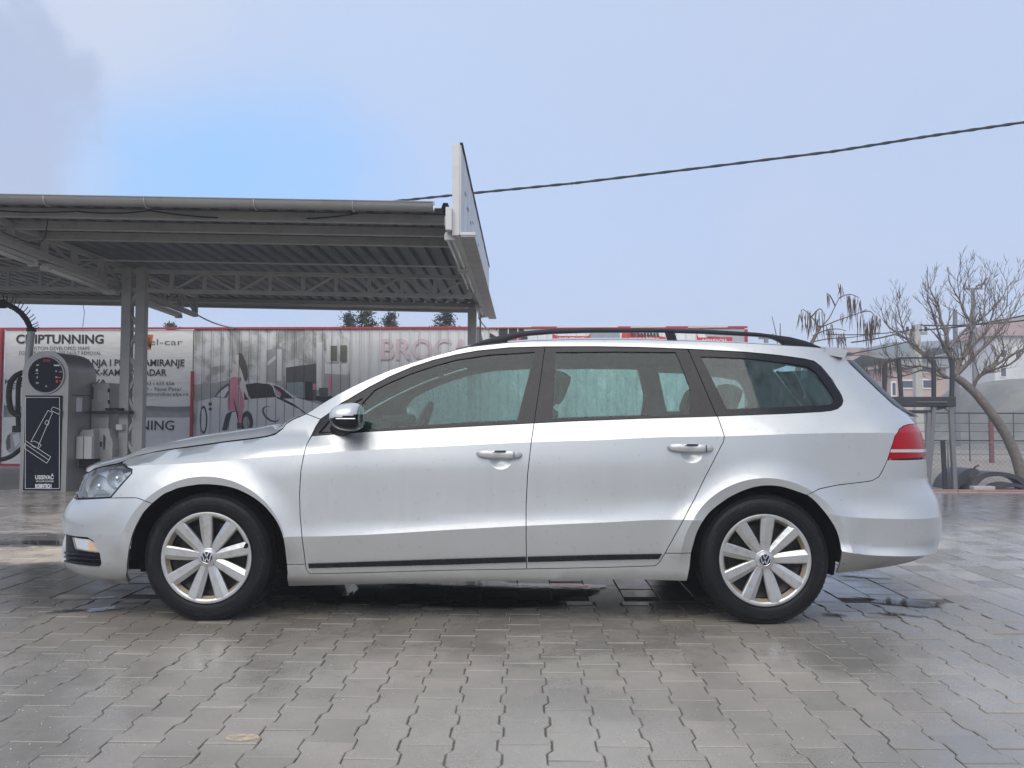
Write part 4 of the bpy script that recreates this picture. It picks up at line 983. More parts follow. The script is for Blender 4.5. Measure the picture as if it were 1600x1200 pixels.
# bare ground out to the horizon, uneven beyond the kerb
gx = list(np.concatenate([[-400, -200, -120, -60], np.arange(-40, 41, 2.0), [60, 120, 250, 460]])); gy = list(np.concatenate([[-110, -80, -50, -20], np.arange(-8, 50, 2.0), [60, 90, 150, 250, 400]]))
vs = []
for y in gy:
    for x in gx:
        z = -.035
        if y > 8: z += .06*(noise.noise(Vector((x*.25, y*.25, 0)))) 
        vs.append((x, y, z))
nx_ = len(gx); fs = [(j*nx_+i, j*nx_+i+1, (j+1)*nx_+i+1, (j+1)*nx_+i) for j in range(len(gy)-1) for i in range(nx_-1)]
mb = MB(); mb.add(vs, fs, True); struct(mb.build('ground', 'earth'))
mb = MB(); mb.add([(-13, -9, -.0062), (11, -9, -.0062), (11, 6.02, -.0062), (-13, 6.02, -.0062)], [(0, 1, 2, 3)])
PAV = struct(mb.build('pavement', 'joint_sand'))

def paver_mesh(name, poly, depth=.03, ch=.0030):
    n = len(poly); P = [Vector(p) for p in poly]; I = inset(P, ch)
    vs = [(p.x, p.y, 0) for p in I]+[(p.x, p.y, -ch*.8) for p in P]+[(p.x, p.y, -depth) for p in P]
    fs = [tuple(range(n))]+[(i, n+i, n+(i+1) % n, (i+1) % n) for i in range(n)]+[(n+i, 2*n+i, 2*n+(i+1) % n, n+(i+1) % n) for i in range(n)]
    return vs, fs
PA, PB_, CP = .0825, .0655, .150       # half widths of the double-T block, column pitch
def dbl_t(j, seed):
    r_ = random.Random(seed); a, b, h = PA-.0013+r_.uniform(-.0007, .0007), PB_-.0013+r_.uniform(-.0008, .0008), .0985
    return [(a, -h), (a, -.060), (b, -.036), (b, .036), (a, .060), (a, h), (-a, h), (-a, .060), (-b, .036), (-b, -.036), (-a, -.060), (-a, -h)]
var = []
for k in range(5):
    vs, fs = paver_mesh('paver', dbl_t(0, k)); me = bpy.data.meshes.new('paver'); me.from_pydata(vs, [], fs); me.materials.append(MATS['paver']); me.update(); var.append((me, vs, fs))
def tilt(r_): return (r_.uniform(-.009, .009), r_.uniform(-.009, .009), r_.uniform(-.010, .010), r_.uniform(-.0026, .0012)-(.003 if r_.random() < .04 else 0))
spots_ = []
XA1, YA1 = 2.515, -.40
ncol = int((XA1+7.5)/CP)
for i in range(ncol):
    x = XA1-CP/2-i*CP
    for j in range(24):
        y = YA1-.10-.2*j - (.10 if i % 2 else 0) + .004*math.sin(i*1.7)
        if i % 2 == 0 or True: spots_.append((x, y))
def infr(x, y, mrg=20):
    px_, py_ = proj((x, y, 0)); return -mrg < px_ < 1600+mrg and py_ < 1200+mrg+25
vis = sorted([s_ for s_ in spots_ if infr(*s_)], key=lambda s_: (Vector((s_[0], s_[1], 0))-CAM).length)
# the ones hidden under and behind the tyres go with the joined rest
near = vis[:300]; rest = [s_ for s_ in spots_ if s_ not in set(near) and s_[0] > -6]
rp = random.Random(5)
for (x, y) in near:
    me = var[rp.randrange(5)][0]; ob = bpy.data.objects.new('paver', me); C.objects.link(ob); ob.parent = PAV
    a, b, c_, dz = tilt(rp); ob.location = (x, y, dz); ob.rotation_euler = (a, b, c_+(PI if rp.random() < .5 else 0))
def joined(name, items, parent, mat='paver'):
    V_, F_, T_ = [], [], []
    for (x, y, vs, fs) in items:
        a, b, c_, dz = tilt(rp); M = Matrix.Translation((x, y, dz)) @ Matrix.Rotation(c_, 4, 'Z') @ Matrix.Rotation(a, 4, 'X') @ Matrix.Rotation(b, 4, 'Y')
        k = len(V_); V_ += [tuple(M @ Vector(p)) for p in vs]; F_ += [tuple(k+i for i in f) for f in fs]; T_ += [rp.random()]*len(vs)
    me = bpy.data.meshes.new(name); me.from_pydata(V_, [], F_); me.update()
    a_ = me.attributes.new('tone', 'FLOAT', 'POINT'); a_.data.foreach_set('value', T_)
    return stuff(link(name, me, mat, parent))
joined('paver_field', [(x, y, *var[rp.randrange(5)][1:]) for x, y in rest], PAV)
# straight-edged half blocks closing the zigzag field along its far edge, then square blocks beyond
SQ = .0975
def sq(seed, hx=SQ, hy=SQ):
    r_ = random.Random(seed); a = hx-.0022+r_.uniform(-.0008, .0008); b = hy-.0022+r_.uniform(-.0008, .0008)
    return [(a, -b), (a, b), (-a, b), (-a, -b)]
sqv = []
for k in range(4):
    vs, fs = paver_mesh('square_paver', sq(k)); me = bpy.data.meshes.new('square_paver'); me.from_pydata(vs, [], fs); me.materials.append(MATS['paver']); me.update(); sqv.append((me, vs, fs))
hv = paver_mesh('edge_paver', [(PA-.002, -.047), (PA-.002, .047), (-PA+.002, .047), (-PA+.002, -.047)])
sqs = []
for i in range(-48, 42):
    x = 2.515+.0985+i*.197
    for j in range(-20, 33):
        y = YA1+.0985+.197*j+(.0985 if i % 2 else 0)
        if y > 5.93: continue
        if x < 2.55 and y < YA1+.05: continue
        if x > 9 or x < -9.5 or y < -3.2: continue
        sqs.append((x, y))
viss = sorted([s_ for s_ in sqs if infr(*s_, mrg=0) and (s_[0] > 1.35 or s_[0] < -1.2 or s_[1] < -.1)], key=lambda s_: (Vector((s_[0], s_[1], 0))-CAM).length)[:300]
sv = set(viss)
for (x, y) in viss:
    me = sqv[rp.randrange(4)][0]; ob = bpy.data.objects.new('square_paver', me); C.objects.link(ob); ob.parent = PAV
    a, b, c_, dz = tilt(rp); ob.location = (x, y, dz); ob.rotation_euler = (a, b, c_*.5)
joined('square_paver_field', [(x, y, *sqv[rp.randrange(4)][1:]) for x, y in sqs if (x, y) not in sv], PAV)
joined('edge_paver_row', [(XA1-CP/2-i*CP, YA1-.0515, *paver_mesh('e', [(PA-.002, -.0), (PA-.002, .096), (-PA+.002, .096), (-PA+.002, -.0)] if False else [(.072, -.046), (.072, .046), (-.072, .046), (-.072, -.046)])) for i in range(ncol) if i % 2 == 1 and XA1-CP/2-i*CP > -6], PAV)
# puddles
m, t, o = newmat('water')
v = posn(t); tr_ = N(t, 'ShaderNodeBsdfTransparent'); tr_.inputs[0].default_value = (.75, .75, .74, 1)
gl = N(t, 'ShaderNodeBsdfGlossy'); gl.inputs['Roughness'].default_value = .035; fr = N(t, 'ShaderNodeFresnel'); fr.inputs[0].default_value = 1.6
bn = bump(t, noisen(t, v, 20, 3, .5), .10, .003); L(t, bn, gl.inputs['Normal'])
mx = N(t, 'ShaderNodeMixShader'); L(t, fr.outputs[0], mx.inputs[0]); L(t, tr_.outputs[0], mx.inputs[1]); L(t, gl.outputs[0], mx.inputs[2]); L(t, mx.outputs[0], o.inputs[0])
def puddle(cx, cy, rx, ry, seed, ang=0, rough=.35, z=.0036):
    pts = []; n = 64
    for k in range(n):
        a = 2*PI*k/n; r_ = 1+rough*noise.noise(Vector((math.cos(a)*1.6, math.sin(a)*1.6, seed*3.1)))*1.6+.12*noise.noise(Vector((math.cos(a)*6, math.sin(a)*6, seed)))
        x, y = rx*r_*math.cos(a), ry*r_*math.sin(a); pts.append((cx+x*math.cos(ang)-y*math.sin(ang), cy+x*math.sin(ang)+y*math.cos(ang), z))
    mb = MB(); mb.add(pts, [tuple(range(n))]); struct(mb.build('puddle', 'water'))
puddle(-.30, -.20, 1.0, .30, 1, rough=.3); puddle(-.2, .75, .9, .3, 11, rough=.3)
P = at_z(1415, 941); puddle(P.x, P.y, .22, .075, 2, -.5, .5)
P = at_z(1398, 960); puddle(P.x, P.y, .10, .03, 3, -.3, .6)
P = at_z(150, 953); puddle(P.x, P.y, .16, .045, 4, .3, .6)
P = at_z(148, 935); puddle(P.x, P.y, .08, .02, 5, .3, .7)
P = at_z(1340, 900); puddle(P.x, P.y, .16, .035, 6, -.4, .7)
P = at_z(1300, 961); puddle(P.x, P.y, .06, .02, 7, -.2, .6)
P = at_z(60, 848); puddle(P.x, P.y, .9, .10, 8, 0, .3)
# the pale stain and crumbs of grit
m, t, o = newmat('stain_ochre'); v = objco(t); n = noisen(t, posn(t), 32, 6, .75)
tr_ = N(t, 'ShaderNodeBsdfTransparent'); df = N(t, 'ShaderNodeBsdfDiffuse'); df.inputs[0].default_value = (.70, .56, .36, 1)
mx = N(t, 'ShaderNodeMixShader'); L(t, ramp(t, n, [(.36, .05), (.62, .75)]), mx.inputs[0]); L(t, tr_.outputs[0], mx.inputs[1]); L(t, df.outputs[0], mx.inputs[2]); L(t, mx.outputs[0], o.inputs[0])
P = at_z(379, 1154); mb = MB(); n = 28
mb.add([(P.x+.055*math.cos(2*PI*k/n)*(1+.3*noise.noise(Vector((k*.6, 1, 2)))), P.y+.025*math.sin(2*PI*k/n)*(1+.3*noise.noise(Vector((k*.7, 3, 2)))), .0036+.0025*0) for k in range(n)], [tuple(range(n))])
stn = mb.build('stain', 'stain_ochre', PAV)
simple('grit', (.55, .54, .52), .7, 0, .3, 200)
mb = MB()
for k in range(520):
    px_, py_ = rp.uniform(0, 1600), 965+235*rp.random()**.8
    if k % 9 == 0: py_ = rp.uniform(800, 960); px_ = rp.choice([rp.uniform(0, 90), rp.uniform(1480, 1600)])
    P = at_z(px_, py_, .001); r_ = rp.uniform(.0012, .0032)*(1.3 if rp.random() < .05 else 1)
    mb.add([(P.x+r_*dx*rp.uniform(.6, 1.2), P.y+r_*dy*rp.uniform(.6, 1.2), P.z+r_*dz+.001) for dx, dy, dz in ((1, 0, 0), (-.5, .87, 0), (-.5, -.87, 0), (0, 0, .9))], [(0, 1, 3), (1, 2, 3), (2, 0, 3)])
stuff(mb.build('grit', 'grit'))
# kerbs: red-painted kerb along the right of the lot
simple('kerb_red', (.38, .15, .13), .6, 0, .3, 8, dirt=((.42, .38, .36), 9, .9))
simple('kerb_concrete', (.36, .35, .34), .75, 0, .2, 12, bmp=.3)
KB = empty('kerb', (4.9, 5.98, 0)); tag(KB, 'low concrete kerb with a faded red painted top behind the car tail', 'kerb')
for i in range(7):
    x0 = 4.0+i*1.0; mb = MB(); mb.bevbox((x0+.004, 5.96, -.03), (x0+.996, 6.10, .012), .006); ks = mb.build('kerb_stone', 'kerb_concrete', KB)
    mb = MB(); mb.bevbox((x0+.006, 5.957, .014), (x0+.994, 6.05, .030), .004); mb.build('painted_edge', 'kerb_red', ks)
# ================================================================== STATION, WALL, BACKGROUND
DX = .181; DY0 = -4.76
simple('steel_paint', (.40, .395, .375), .5, .05, .15, 6, bmp=.1, dirt=((.22, .21, .19), 5, .5))
simple('steel_light', (.46, .45, .42), .5, .1, .12, 6, dirt=((.25, .24, .22), 4, .5))
simple('roof_tin', (.13, .135, .15), .5, .2, .12, 3, dirt=((.03, .03, .035), 2, .6))
simple('gutter_tin', (.33, .325, .315), .38, .5, .12, 3, dirt=((.20, .19, .18), 4, .4))
simple('cable', (.012, .012, .015), .5)
simple('wood_white', (.60, .60, .58), .55, 0, .08, 3, dirt=((.42, .41, .38), 2.2, .6))
simple('post_pale', (.66, .63, .56), .5, 0, .08, 4, dirt=((.45, .42, .38), 5, .5))
simple('lamp_body', (.52, .52, .50), .4, 0, .06, 8)
simple('tube_glass', (.72, .74, .74), .25, 0, .03, 8)
def zc(x, z): return z-.019*(x+.5)          # the canopy falls slightly to the right
CX0, CX1, CY0, CY1 = -13.0, -.53, 3.10, 9.75
CAN = empty('canopy', (-5.2, 6.3, 0)); tag(CAN, 'steel filling-bay canopy with corrugated roof sheets, lattice trusses and a tall end sign', 'canopy')
def sheet(x0, x1, y0, y1, zf0, zf1, pitch=.20, dep=.055, thick=None):
    xs = [x0]; x = math.ceil((x0-.001)/pitch)*pitch; pf = []
    n = int(round((x1-x0)/pitch)); out = []
    for k in range(n):
        a = x0+k*pitch; out += [(a, 0), (a+pitch*.56, 0), (a+pitch*.66, 1), (a+pitch*.90, 1)]
    out.append((x1, 0)); vs = []
    for y, zz in ((y0, zf0), (y1, zf1)):
        vs += [(x_, y, zc(x_, zz)+dep*u) for x_, u in out]
    m_ = len(out); return vs, [(i, i+1, m_+i+1, m_+i) for i in range(m_-1)]
for k in range(12):
    x0 = CX1-.02-(k+1)*1.0; mb = MB(); vs, fs = sheet(x0, x0+1.0, CY0+.02, CY1-.05, 3.085, 3.035); mb.add(vs, fs); mb.build('roof_sheet', 'roof_tin', CAN)
def along_x(y, z, w, h, name='purlin', mat='steel_paint', x0=CX0, x1=CX1):
    mb = MB(); mb.bar((x0, y, zc(x0, z)), (x1, y, zc(x1, z)), w, h); return mb.build(name, mat, CAN)
for y in (3.40, 3.95, 4.47, 9.5): along_x(y, 3.035-.006*(y-3), .07, .09 if y < 5 else .07)
along_x(5.62, 2.965, .05, .012, 'flashing', 'steel_light')
along_x(9.73, 3.05, .02, .09, 'flashing', 'roof_tin')
# lattice truss along the bay
def truss_x(y, zt, zb, name='truss'):
    T = MB(); T.bar((CX0, y, zc(CX0, zt)), (CX1, y, zc(CX1, zt)), .06, .05); T.bar((CX0, y, zc(CX0, zb)), (CX1, y, zc(CX1, zb)), .06, .05)
    o_ = T.build(name, 'steel_paint', CAN); x = CX1-.05; k = 0; st = .465
    while x > -10.5:
        a = MB(); a.bar((x, y, zc(x, zb)), (x, y, zc(x, zt)), .045, .045); a.build('truss_post', 'steel_paint', o_)
        a = MB()
        if k % 2: a.bar((x, y, zc(x, zb)), (x-st, y, zc(x, zt)), .03, .03)
        else: a.bar((x, y, zc(x, zt)), (x-st, y, zc(x, zb)), .03, .03)
        a.build('truss_brace', 'steel_paint', o_); x -= st; k += 1
    return o_
truss_x(6.3, 2.945, 2.675)
def truss_y(x, y0, y1):
    T = MB()
    T.bar((x, y0, zc(x, 2.84)), (x, y1, zc(x, 2.66)), .08, .07); T.bar((x, y0-.1, zc(x, 3.03)), (x, y1, zc(x, 2.99)), .08, .06)
    o_ = T.build('cross_truss', 'steel_paint', CAN); n = 9
    for k in range(n+1):
        u = k/n; y = y0+(y1-y0)*u; a = MB(); zb = zc(x, 2.84-.18*u); zt = zc(x, 3.03-.04*u)
        a.bar((x, y, zb), (x, y, zt), .06, .06); a.build('truss_post', 'steel_paint', o_)
        if k < n:
            a = MB(); y2 = y0+(y1-y0)*(k+1)/n
            if k % 2: a.bar((x, y, zb), (x, y2, zt), .03, .03)
            else: a.bar((x, y, zt), (x, y2, zb), .03, .03)
            a.build('truss_brace', 'steel_paint', o_)
    return o_
truss_y(-5.52, 3.3, 8.95); truss_y(-10.4, 3.3, 8.95)
# edge beam under the sign
mb = MB(); mb.bar((-.57, CY0, 2.95), (-.57, 9.6, 2.92), .06, .10); mb.build('edge_beam', 'steel_paint', CAN)
# lattice column
def column(xc, yc, two=True):
    Cc = MB(); 
    for dx in (-.100, .100):
        Cc.bevbox((xc+dx-.066, yc-.06, 0), (xc+dx+.066, yc+.06, zc(xc, 3.0)), .008)
    o_ = Cc.build('column', 'steel_paint', CAN, angle=30)
    z = .1; k = 0
    while z < 2.7:
        a = MB(); sg_ = 1 if k % 2 else -1; a.bar((xc+.085*sg_, yc-.02, z), (xc-.085*sg_, yc-.02, z+.30), .045, .03, up=(0, 1, 0))
        a.build('lattice_bar', 'steel_paint', o_)
        if k % 2: a = MB(); a.bar((xc-.06, yc, z), (xc+.06, yc, z), .03, .04); a.build('lattice_bar', 'steel_paint', o_)
        z += .30; k += 1
    mb = MB(); mb.bevbox((xc-.28, yc-.16, -.01), (xc+.28, yc+.16, .02), .004); mb.build('base_plate', 'steel_paint', o_); return o_
column(at_y(209, 560, 6.3).x, 6.3); column(-10.4, 6.3)
P = at_y(738, 470, 9.55)
mb = MB(); mb.bevbox((P.x-.078, 9.47, 0), (P.x+.078, 9.63, 2.96), .01); mb.build('end_post', 'post_pale', CAN, angle=30)
mb = MB(); mb.bevbox((P.x-.12, 9.43, 2.96), (P.x+.12, 9.67, 2.99), .005); mb.build('post_cap', 'steel_light', CAN)
mb = MB(); mb.bar((P.x+.16, 9.3, 2.80), (P.x+.16, 9.45, .9), .03, .05); mb.build('downpipe', 'steel_paint', CAN)
# gutters
def gutter(y, x0, x1, z0, z1, r_, name='gutter'):
    g = MB(); n = 10; vs = []
    for x, z in ((x0, z0), (x1, z1)):
        for k in range(n+1):
            a = PI+PI*k/n; vs.append((x, y+r_*math.cos(a), z+r_*math.sin(a)*1.12))
        for k in range(n+1):
            a = 2*PI-PI*k/n; vs.append((x, y+(r_-.004)*math.cos(a), z+(r_-.004)*math.sin(a)*1.1))
    m_ = 2*(n+1); g.add(vs, [(i, (i+1) % m_, m_+(i+1) % m_, m_+i) for i in range(m_)]+[tuple(range(m_))[::-1], tuple(range(m_, 2*m_))], False)
    g.tube([(x0, y-r_, z0), (x1, y-r_, z1)], .007, 6); return g.build(name, 'gutter_tin', CAN, angle=40)
GU = gutter(3.02, CX0, -.70, zc(CX0, 3.105), 3.105, .072)
GU2 = gutter(9.85, CX0, -.70, zc(CX0, 3.0), 3.0, .08)
for px_ in (-95, 74, 230, 400, 553):
    P = at_y(px_, 315, 3.02); mb = MB(); zz = zc(P.x, 3.09)
    pts = [(P.x, 3.02+.072*math.cos(a), zz+.08*math.sin(a)) for a in np.linspace(PI, 2*PI, 9)]
    mb.tube([(P.x, 2.96, zz+.02)]+pts+[(P.x, 3.10, zz+.05)], .006, 5); mb.build('gutter_bracket', 'steel_light', GU)
# roof edge flashing above gutter, end fascia
mb = MB(); mb.bar((CX0, 3.09, zc(CX0, 3.125)), (-.70, 3.09, zc(-.7, 3.125)), .02, .03); mb.build('flashing', 'gutter_tin', CAN)
mb = MB(); mb.bevbox((at_y(696, 340, 3.0).x, 3.0, 2.84), (at_y(706, 340, 3.0).x, 3.12, 3.07), .008); mb.build('gutter_end_box', 'wood_white', CAN)
# sign board standing on the right-hand edge
m, t, o = newmat('sign_sheet')
v = posn(t); n = noisen(t, v, 2.5, 5, .6); mp = N(t, 'ShaderNodeMapping'); mp.inputs['Scale'].default_value = (1, 9, .6); L(t, v, mp.inputs[0]); n2 = noisen(t, mp.outputs[0], 1, 4, .6)
c = mixc(t, ramp(t, n, [(.4, 0.0), (.7, .8)]), (.62, .62, .62), (.48, .48, .47)); c = mixc(t, mathn(t, 'MULTIPLY', ramp(t, n2, [(.5, 0.0), (.75, 1.0)]), .4), c, (.36, .35, .33))
p = principled(t, Base_Color=c, Roughness=.42, Metallic=.1); L(t, p.outputs[0], o.inputs[0])
SG = MB()
Pn = at_y(713, 365, CY0); 
SX0, SX1 = at_y(706.5, 300, 3.06).x, at_y(720, 300, 3.06).x
SG.bevbox((SX0, 3.06, 2.80), (SX1-.012, 9.62, 3.72), .004)
sg = SG.build('sign_board', 'wood_white', CAN)
y = 3.065; i = 0
while y < 9.6:
    mb = MB(); y2 = min(9.62, y+.33)
    mb.bevbox((SX1-.012, y+.004, 2.81), (SX1+.002+.003*(i % 2), y2-.004, 3.715), .003); mb.build('sign_panel', 'sign_sheet', sg); y += .33; i += 1
mb = MB(); mb.bar((SX1+.004, 3.055, 3.727), (SX1+.004, 9.63, 3.727), .03, .012); mb.build('sign_capping', 'black_plastic', sg)
mb = MB(); mb.bar((SX1+.07, 3.06, 2.795), (SX1+.07, 9.7, 2.79), .14, .02); mb.build('soffit', 'steel_paint', sg)
mb = MB(); mb.bevbox((SX1-.004, 3.052, 2.80), (SX1+.15, 3.072, 2.83), .004); mb.build('soffit_end', 'wood_white', sg)
simple('faded_print', (.22, .22, .26), .6)
mb = MB()
for k in range(7):
    yy = 3.5+k*.42; zz = 3.35-.05*(k % 3)
    mb.add([(SX1+.0085, yy, zz), (SX1+.0085, yy+.20, zz+.01), (SX1+.0085, yy+.24, zz+.045), (SX1+.0085, yy+.05, zz+.03)], [(0, 1, 2, 3)])
stuff(mb.build('faded_print', 'faded_print', sg))
# strip lamps: things of their own under the canopy
def strip_lamp(p, q, lab, n=2):
    p = Vector(p); q = Vector(q); ln_ = (q-p).length; o_ = empty('strip_lamp', p); tag(o_, lab, 'lamp', 'fluorescent strip lamps under the canopy')
    mb = MB(); mb.bar(p+Vector((0, 0, .03)), q+Vector((0, 0, .03)), .10, .045); mb.build('lamp_housing', 'lamp_body', o_)
    for dx in (-.028, .028):
        mb = MB(); d = (q-p).normalized(); mb.tube([p+d*.04+Vector((dx, 0, -.008)), q-d*.04+Vector((dx, 0, -.008))], .016, 10); mb.build('tube', 'tube_glass', o_)
    for e in (p, q):
        mb = MB(); mb.bevbox((e.x-.055, e.y-.03, e.z-.035), (e.x+.055, e.y+.03, e.z+.03), .01); mb.build('end_cap', 'lamp_body', o_)
def by(px_, py_, yy): P = at_y(px_, py_, yy); return (P.x, P.y, P.z)
lx = at_y(703, 372, 3.15).x
for (ya, yb, lab) in ((3.15, 4.75, 'twin tube strip lamp under the near end of the tall sign board'), (5.0, 6.6, 'strip lamp in the middle of the sign edge of the canopy'), (8.2, 9.3, 'strip lamp beside the pale end post under the sign')):
    strip_lamp((lx, ya, 2.80), (lx, yb, 2.79), lab)
for (ya, yb, lab) in ((3.0, 4.5, 'strip lamp at the far left, nearest the gutter'), (4.75, 6.1, 'strip lamp between the near lamp and the lattice column'), (7.0, 8.5, 'strip lamp hanging just behind the lattice column')):
    strip_lamp((-5.62, ya, zc(-5.3, 2.755-.03*(ya-3))), (-5.62, yb, zc(-5.3, 2.755-.03*(yb-3))), lab)
mb = MB(); P = at_y(172, 456, 6.2); mb.bevbox((P.x-.09, 6.15, P.z-.03), (P.x+.09, 6.3, P.z+.03), .01); mb.tube([(P.x+.09, 6.25, P.z+.02), (-5.25, 6.3, P.z+.06)], .012, 6)
tag(mb.build('flood_lamp', 'lamp_body', None), 'small floodlight clamped to the left of the lattice column', 'lamp')
# cables
def cable(name, pts, r_, lab, cat='cable', mat='cable', parent=None, n=10):
    mb = MB(); P_ = []
    for a, b in zip(pts, pts[1:]):
        a, b = Vector(a[:3]), Vector(b[:3]); sag = (a-b).length*.03
        for k in range(n): u = k/n; P_.append(a.lerp(b, u)-Vector((0, 0, sag*4*u*(1-u))))
    P_.append(Vector(pts[-1][:3])); mb.tube(P_, r_, 5); o_ = mb.build(name, mat, parent)
    if lab: tag(o_, lab, cat)
    return o_
cable('loose_cable', [by(-60, 322, 3.2), by(120, 330, 3.3), by(235, 329, 3.2), by(420, 340, 3.5), by(560, 333, 3.2)], .008, 'black cable sagging in loops just under the near gutter')
cable('loose_cable', [by(76, 336, 3.5), by(70, 372, 3.9), by(55, 382, 4.2), by(-20, 350, 3.6)], .006, 'thin cable drooping at the top left of the canopy')
cable('hanging_wire', [by(129, 470, 9.8), by(132, 488, 9.9), by(129, 511, 10.2)], .005, 'thin wire hanging from the back gutter to the red-framed wall')
cable('stay_wire', [by(300, 487, 8.9), by(368, 512, 10.85)], .014, 'stay running from the canopy lamp down to the red rail', mat='steel_light')
cable('stay_wire', [by(748, 497, 9.7), by(764, 514, 10.85)], .014, 'short stay between the sign corner and the red rail', mat='steel_light')
# overhead service line
pts = [at_y(a, b, yy) for a, b, yy in ((560, 321, 19.5), (610, 315, 19), (737, 302, 18.3), (900, 286, 17.5), (1090, 263, 16.8), (1300, 237, 16), (1450, 213, 15.5), (1600, 191, 15), (1760, 160, 14.5))]
mb = MB(); mb.tube(pts, .030, 6)
for k, dd in enumerate((.02, -.02)):
    q = []
    for i in range(len(pts)-1):
        for j in range(30):
            u = j/30; a = (i+u)*17+k*PI+math.sin(i*2.3)*2; q.append(pts[i].lerp(pts[i+1], u)+Vector((0, .022*math.cos(a), .022*math.sin(a))))
    mb.tube(q, .020, 5)
tag(mb.build('overhead_line', 'cable'), 'twisted black power line crossing the sky above the car', 'power line')

# ------------------------------------------------------------------ advertising wall
YB = 10.874
m, t, o = newmat('banner_vinyl')
v = posn(t); n = noisen(t, v, 1.6, 5, .6, dist=1.0); mp = N(t, 'ShaderNodeMapping'); mp.inputs['Scale'].default_value = (1.2, 1, 3.2); L(t, v, mp.inputs[0]); wv = noisen(t, mp.outputs[0], 2.2, 3, .5, dist=1.2)
c = mixc(t, ramp(t, n, [(.4, 0.0), (.75, .8)]), (.90, .90, .895), (.82, .82, .81)); p = principled(t, Base_Color=c, Roughness=.5); L(t, bump(t, wv, .35, .03), p.inputs['Normal']); L(t, p.outputs[0], o.inputs[0])
m, t, o = newmat('sheet_grey')
v = posn(t); n = noisen(t, v, 1.4, 5, .6); mp = N(t, 'ShaderNodeMapping'); mp.inputs['Scale'].default_value = (14, 1, .5); L(t, v, mp.inputs[0]); n2 = noisen(t, mp.outputs[0], 1, 4, .6)
c = mixc(t, ramp(t, n, [(.35, 0.0), (.7, .8)]), (.84, .85, .855), (.76, .77, .78)); c = mixc(t, mathn(t, 'MULTIPLY', ramp(t, n2, [(.5, 0.0), (.8, 1.0)]), .5), c, (.33, .33, .33)); p = principled(t, Base_Color=c, Roughness=.5); L(t, p.outputs[0], o.inputs[0])
m, t, o = newmat('sheet_photo')          # a washed-out photographic print of a canopy and sky
v = posn(t); s = N(t, 'ShaderNodeSeparateXYZ'); L(t, v, s.inputs[0])
mp = N(t, 'ShaderNodeMapping'); mp.inputs['Scale'].default_value = (1.1, 1, 1.0); L(t, v, mp.inputs[0]); n = noisen(t, mp.outputs[0], 1.5, 7, .62, dist=1.5)
mp2 = N(t, 'ShaderNodeMapping'); mp2.inputs['Scale'].default_value = (11, 1, .6); L(t, v, mp2.inputs[0]); n2 = noisen(t, mp2.outputs[0], 1, 5, .65)
g = ramp(t, mathn(t, 'ADD', mathn(t, 'MULTIPLY', n, .75), mathn(t, 'MULTIPLY', n2, .25)), [(.34, (.22, .23, .22)), (.45, (.48, .49, .47)), (.52, (.74, .75, .76)), (.66, (.90, .91, .93))])
lo = N(t, 'ShaderNodeMapRange'); L(t, mathn(t, 'ADD', s.outputs[2], mathn(t, 'MULTIPLY', n2, .5)), lo.inputs[0]); lo.inputs[1].default_value = 1.75; lo.inputs[2].default_value = 1.35
c = mixc(t, mathn(t, 'MULTIPLY', lo.outputs[0], .35), g, (.34, .34, .35)); p = principled(t, Base_Color=c, Roughness=.5); L(t, p.outputs[0], o.inputs[0])
simple('rail_red', (.46, .035, .05), .45, 0, .15, 3, dirt=((.32, .05, .06), 3, .5))
simple('ink_black', (.035, .037, .042), .55, 0, .2, 8)
simple('ink_grey', (.12, .125, .13), .55, 0, .2, 8); simple('ink_mid', (.44, .44, .45), .55, 0, .2, 8); simple('ink_pale', (.80, .80, .82), .5, 0, .1, 5)
simple('ink_orange', (.62, .16, .035), .5, 0, .1, 5); simple('ink_red', (.60, .05, .045), .5, 0, .15, 5); simple('ink_rose', (.72, .28, .38), .5, 0, .15, 4); simple('ink_pink_faded', (.72, .60, .635), .5, 0, .18, 3); simple('ink_skin', (.82, .76, .75), .5, 0, .1, 9)
simple('ink_hair', (.13, .11, .10), .55, 0, .3, 30); simple('ink_white', (.78, .78, .78), .5); simple('ink_olive', (.17, .18, .14), .5, 0, .2, 9); simple('ink_teal', (.30, .36, .38), .5, 0, .35, 14)
def wp(px_, py_, off=0.0): P = at_y(px_, py_, YB); return Vector((P.x, YB-off, P.z))
WALL = empty('advertising_wall', (-2.8, YB+.1, 0)); tag(WALL, 'long sheet-metal hoarding with red rails, printed panels and business banners', 'hoarding')
zt_w = lambda x: 2.735+.0035*(x+5)
# sheets with folded seams
def fold_sheet(x0, x1, z0, z1, mat, name, parent, y=YB):
    mb = MB(); vs = [(x0, y, z0), (x0+.012, y-.0, z0), (x0+.016, y-.014, z0), (x0+.030, y-.014, z0), (x0+.034, y, z0), (x1, y, z0)]
    vs += [(a, b, z1) for a, b, _ in vs]; mb.add(vs, [(i, i+1, 7+i, 6+i) for i in range(5)]); mb.box((x0, y+.004, z0), (x1, y+.03, z1)); return mb.build(name, mat, parent)
def wx(px_): return at_y(px_, 600, YB).x
edges = [wx(302)+.0]; px_ = 302
while px_ < 1160:
    px_ += rp.uniform(13.6, 15.4) if px_ < 560 else rp.uniform(14.5, 16.5); edges.append(wx(min(px_, 1163)))
for a, b in zip(edges, edges[1:]):
    if b-a < .03: continue
    mid = (a+b)/2; k = proj((mid, YB, 1.5))[0]
    fold_sheet(a, b, .03, zt_w(mid), 'sheet_photo' if k < 548 else 'sheet_grey', 'wall_sheet', WALL)
fold_sheet(wx(-160), wx(4), .03, 2.70, 'sheet_grey', 'wall_sheet', WALL)
mb = MB(); mb.box((wx(5), YB+.03, 0.03), (wx(302), YB+.06, 2.70)); mb.build('backing_board', 'ink_mid', WALL)
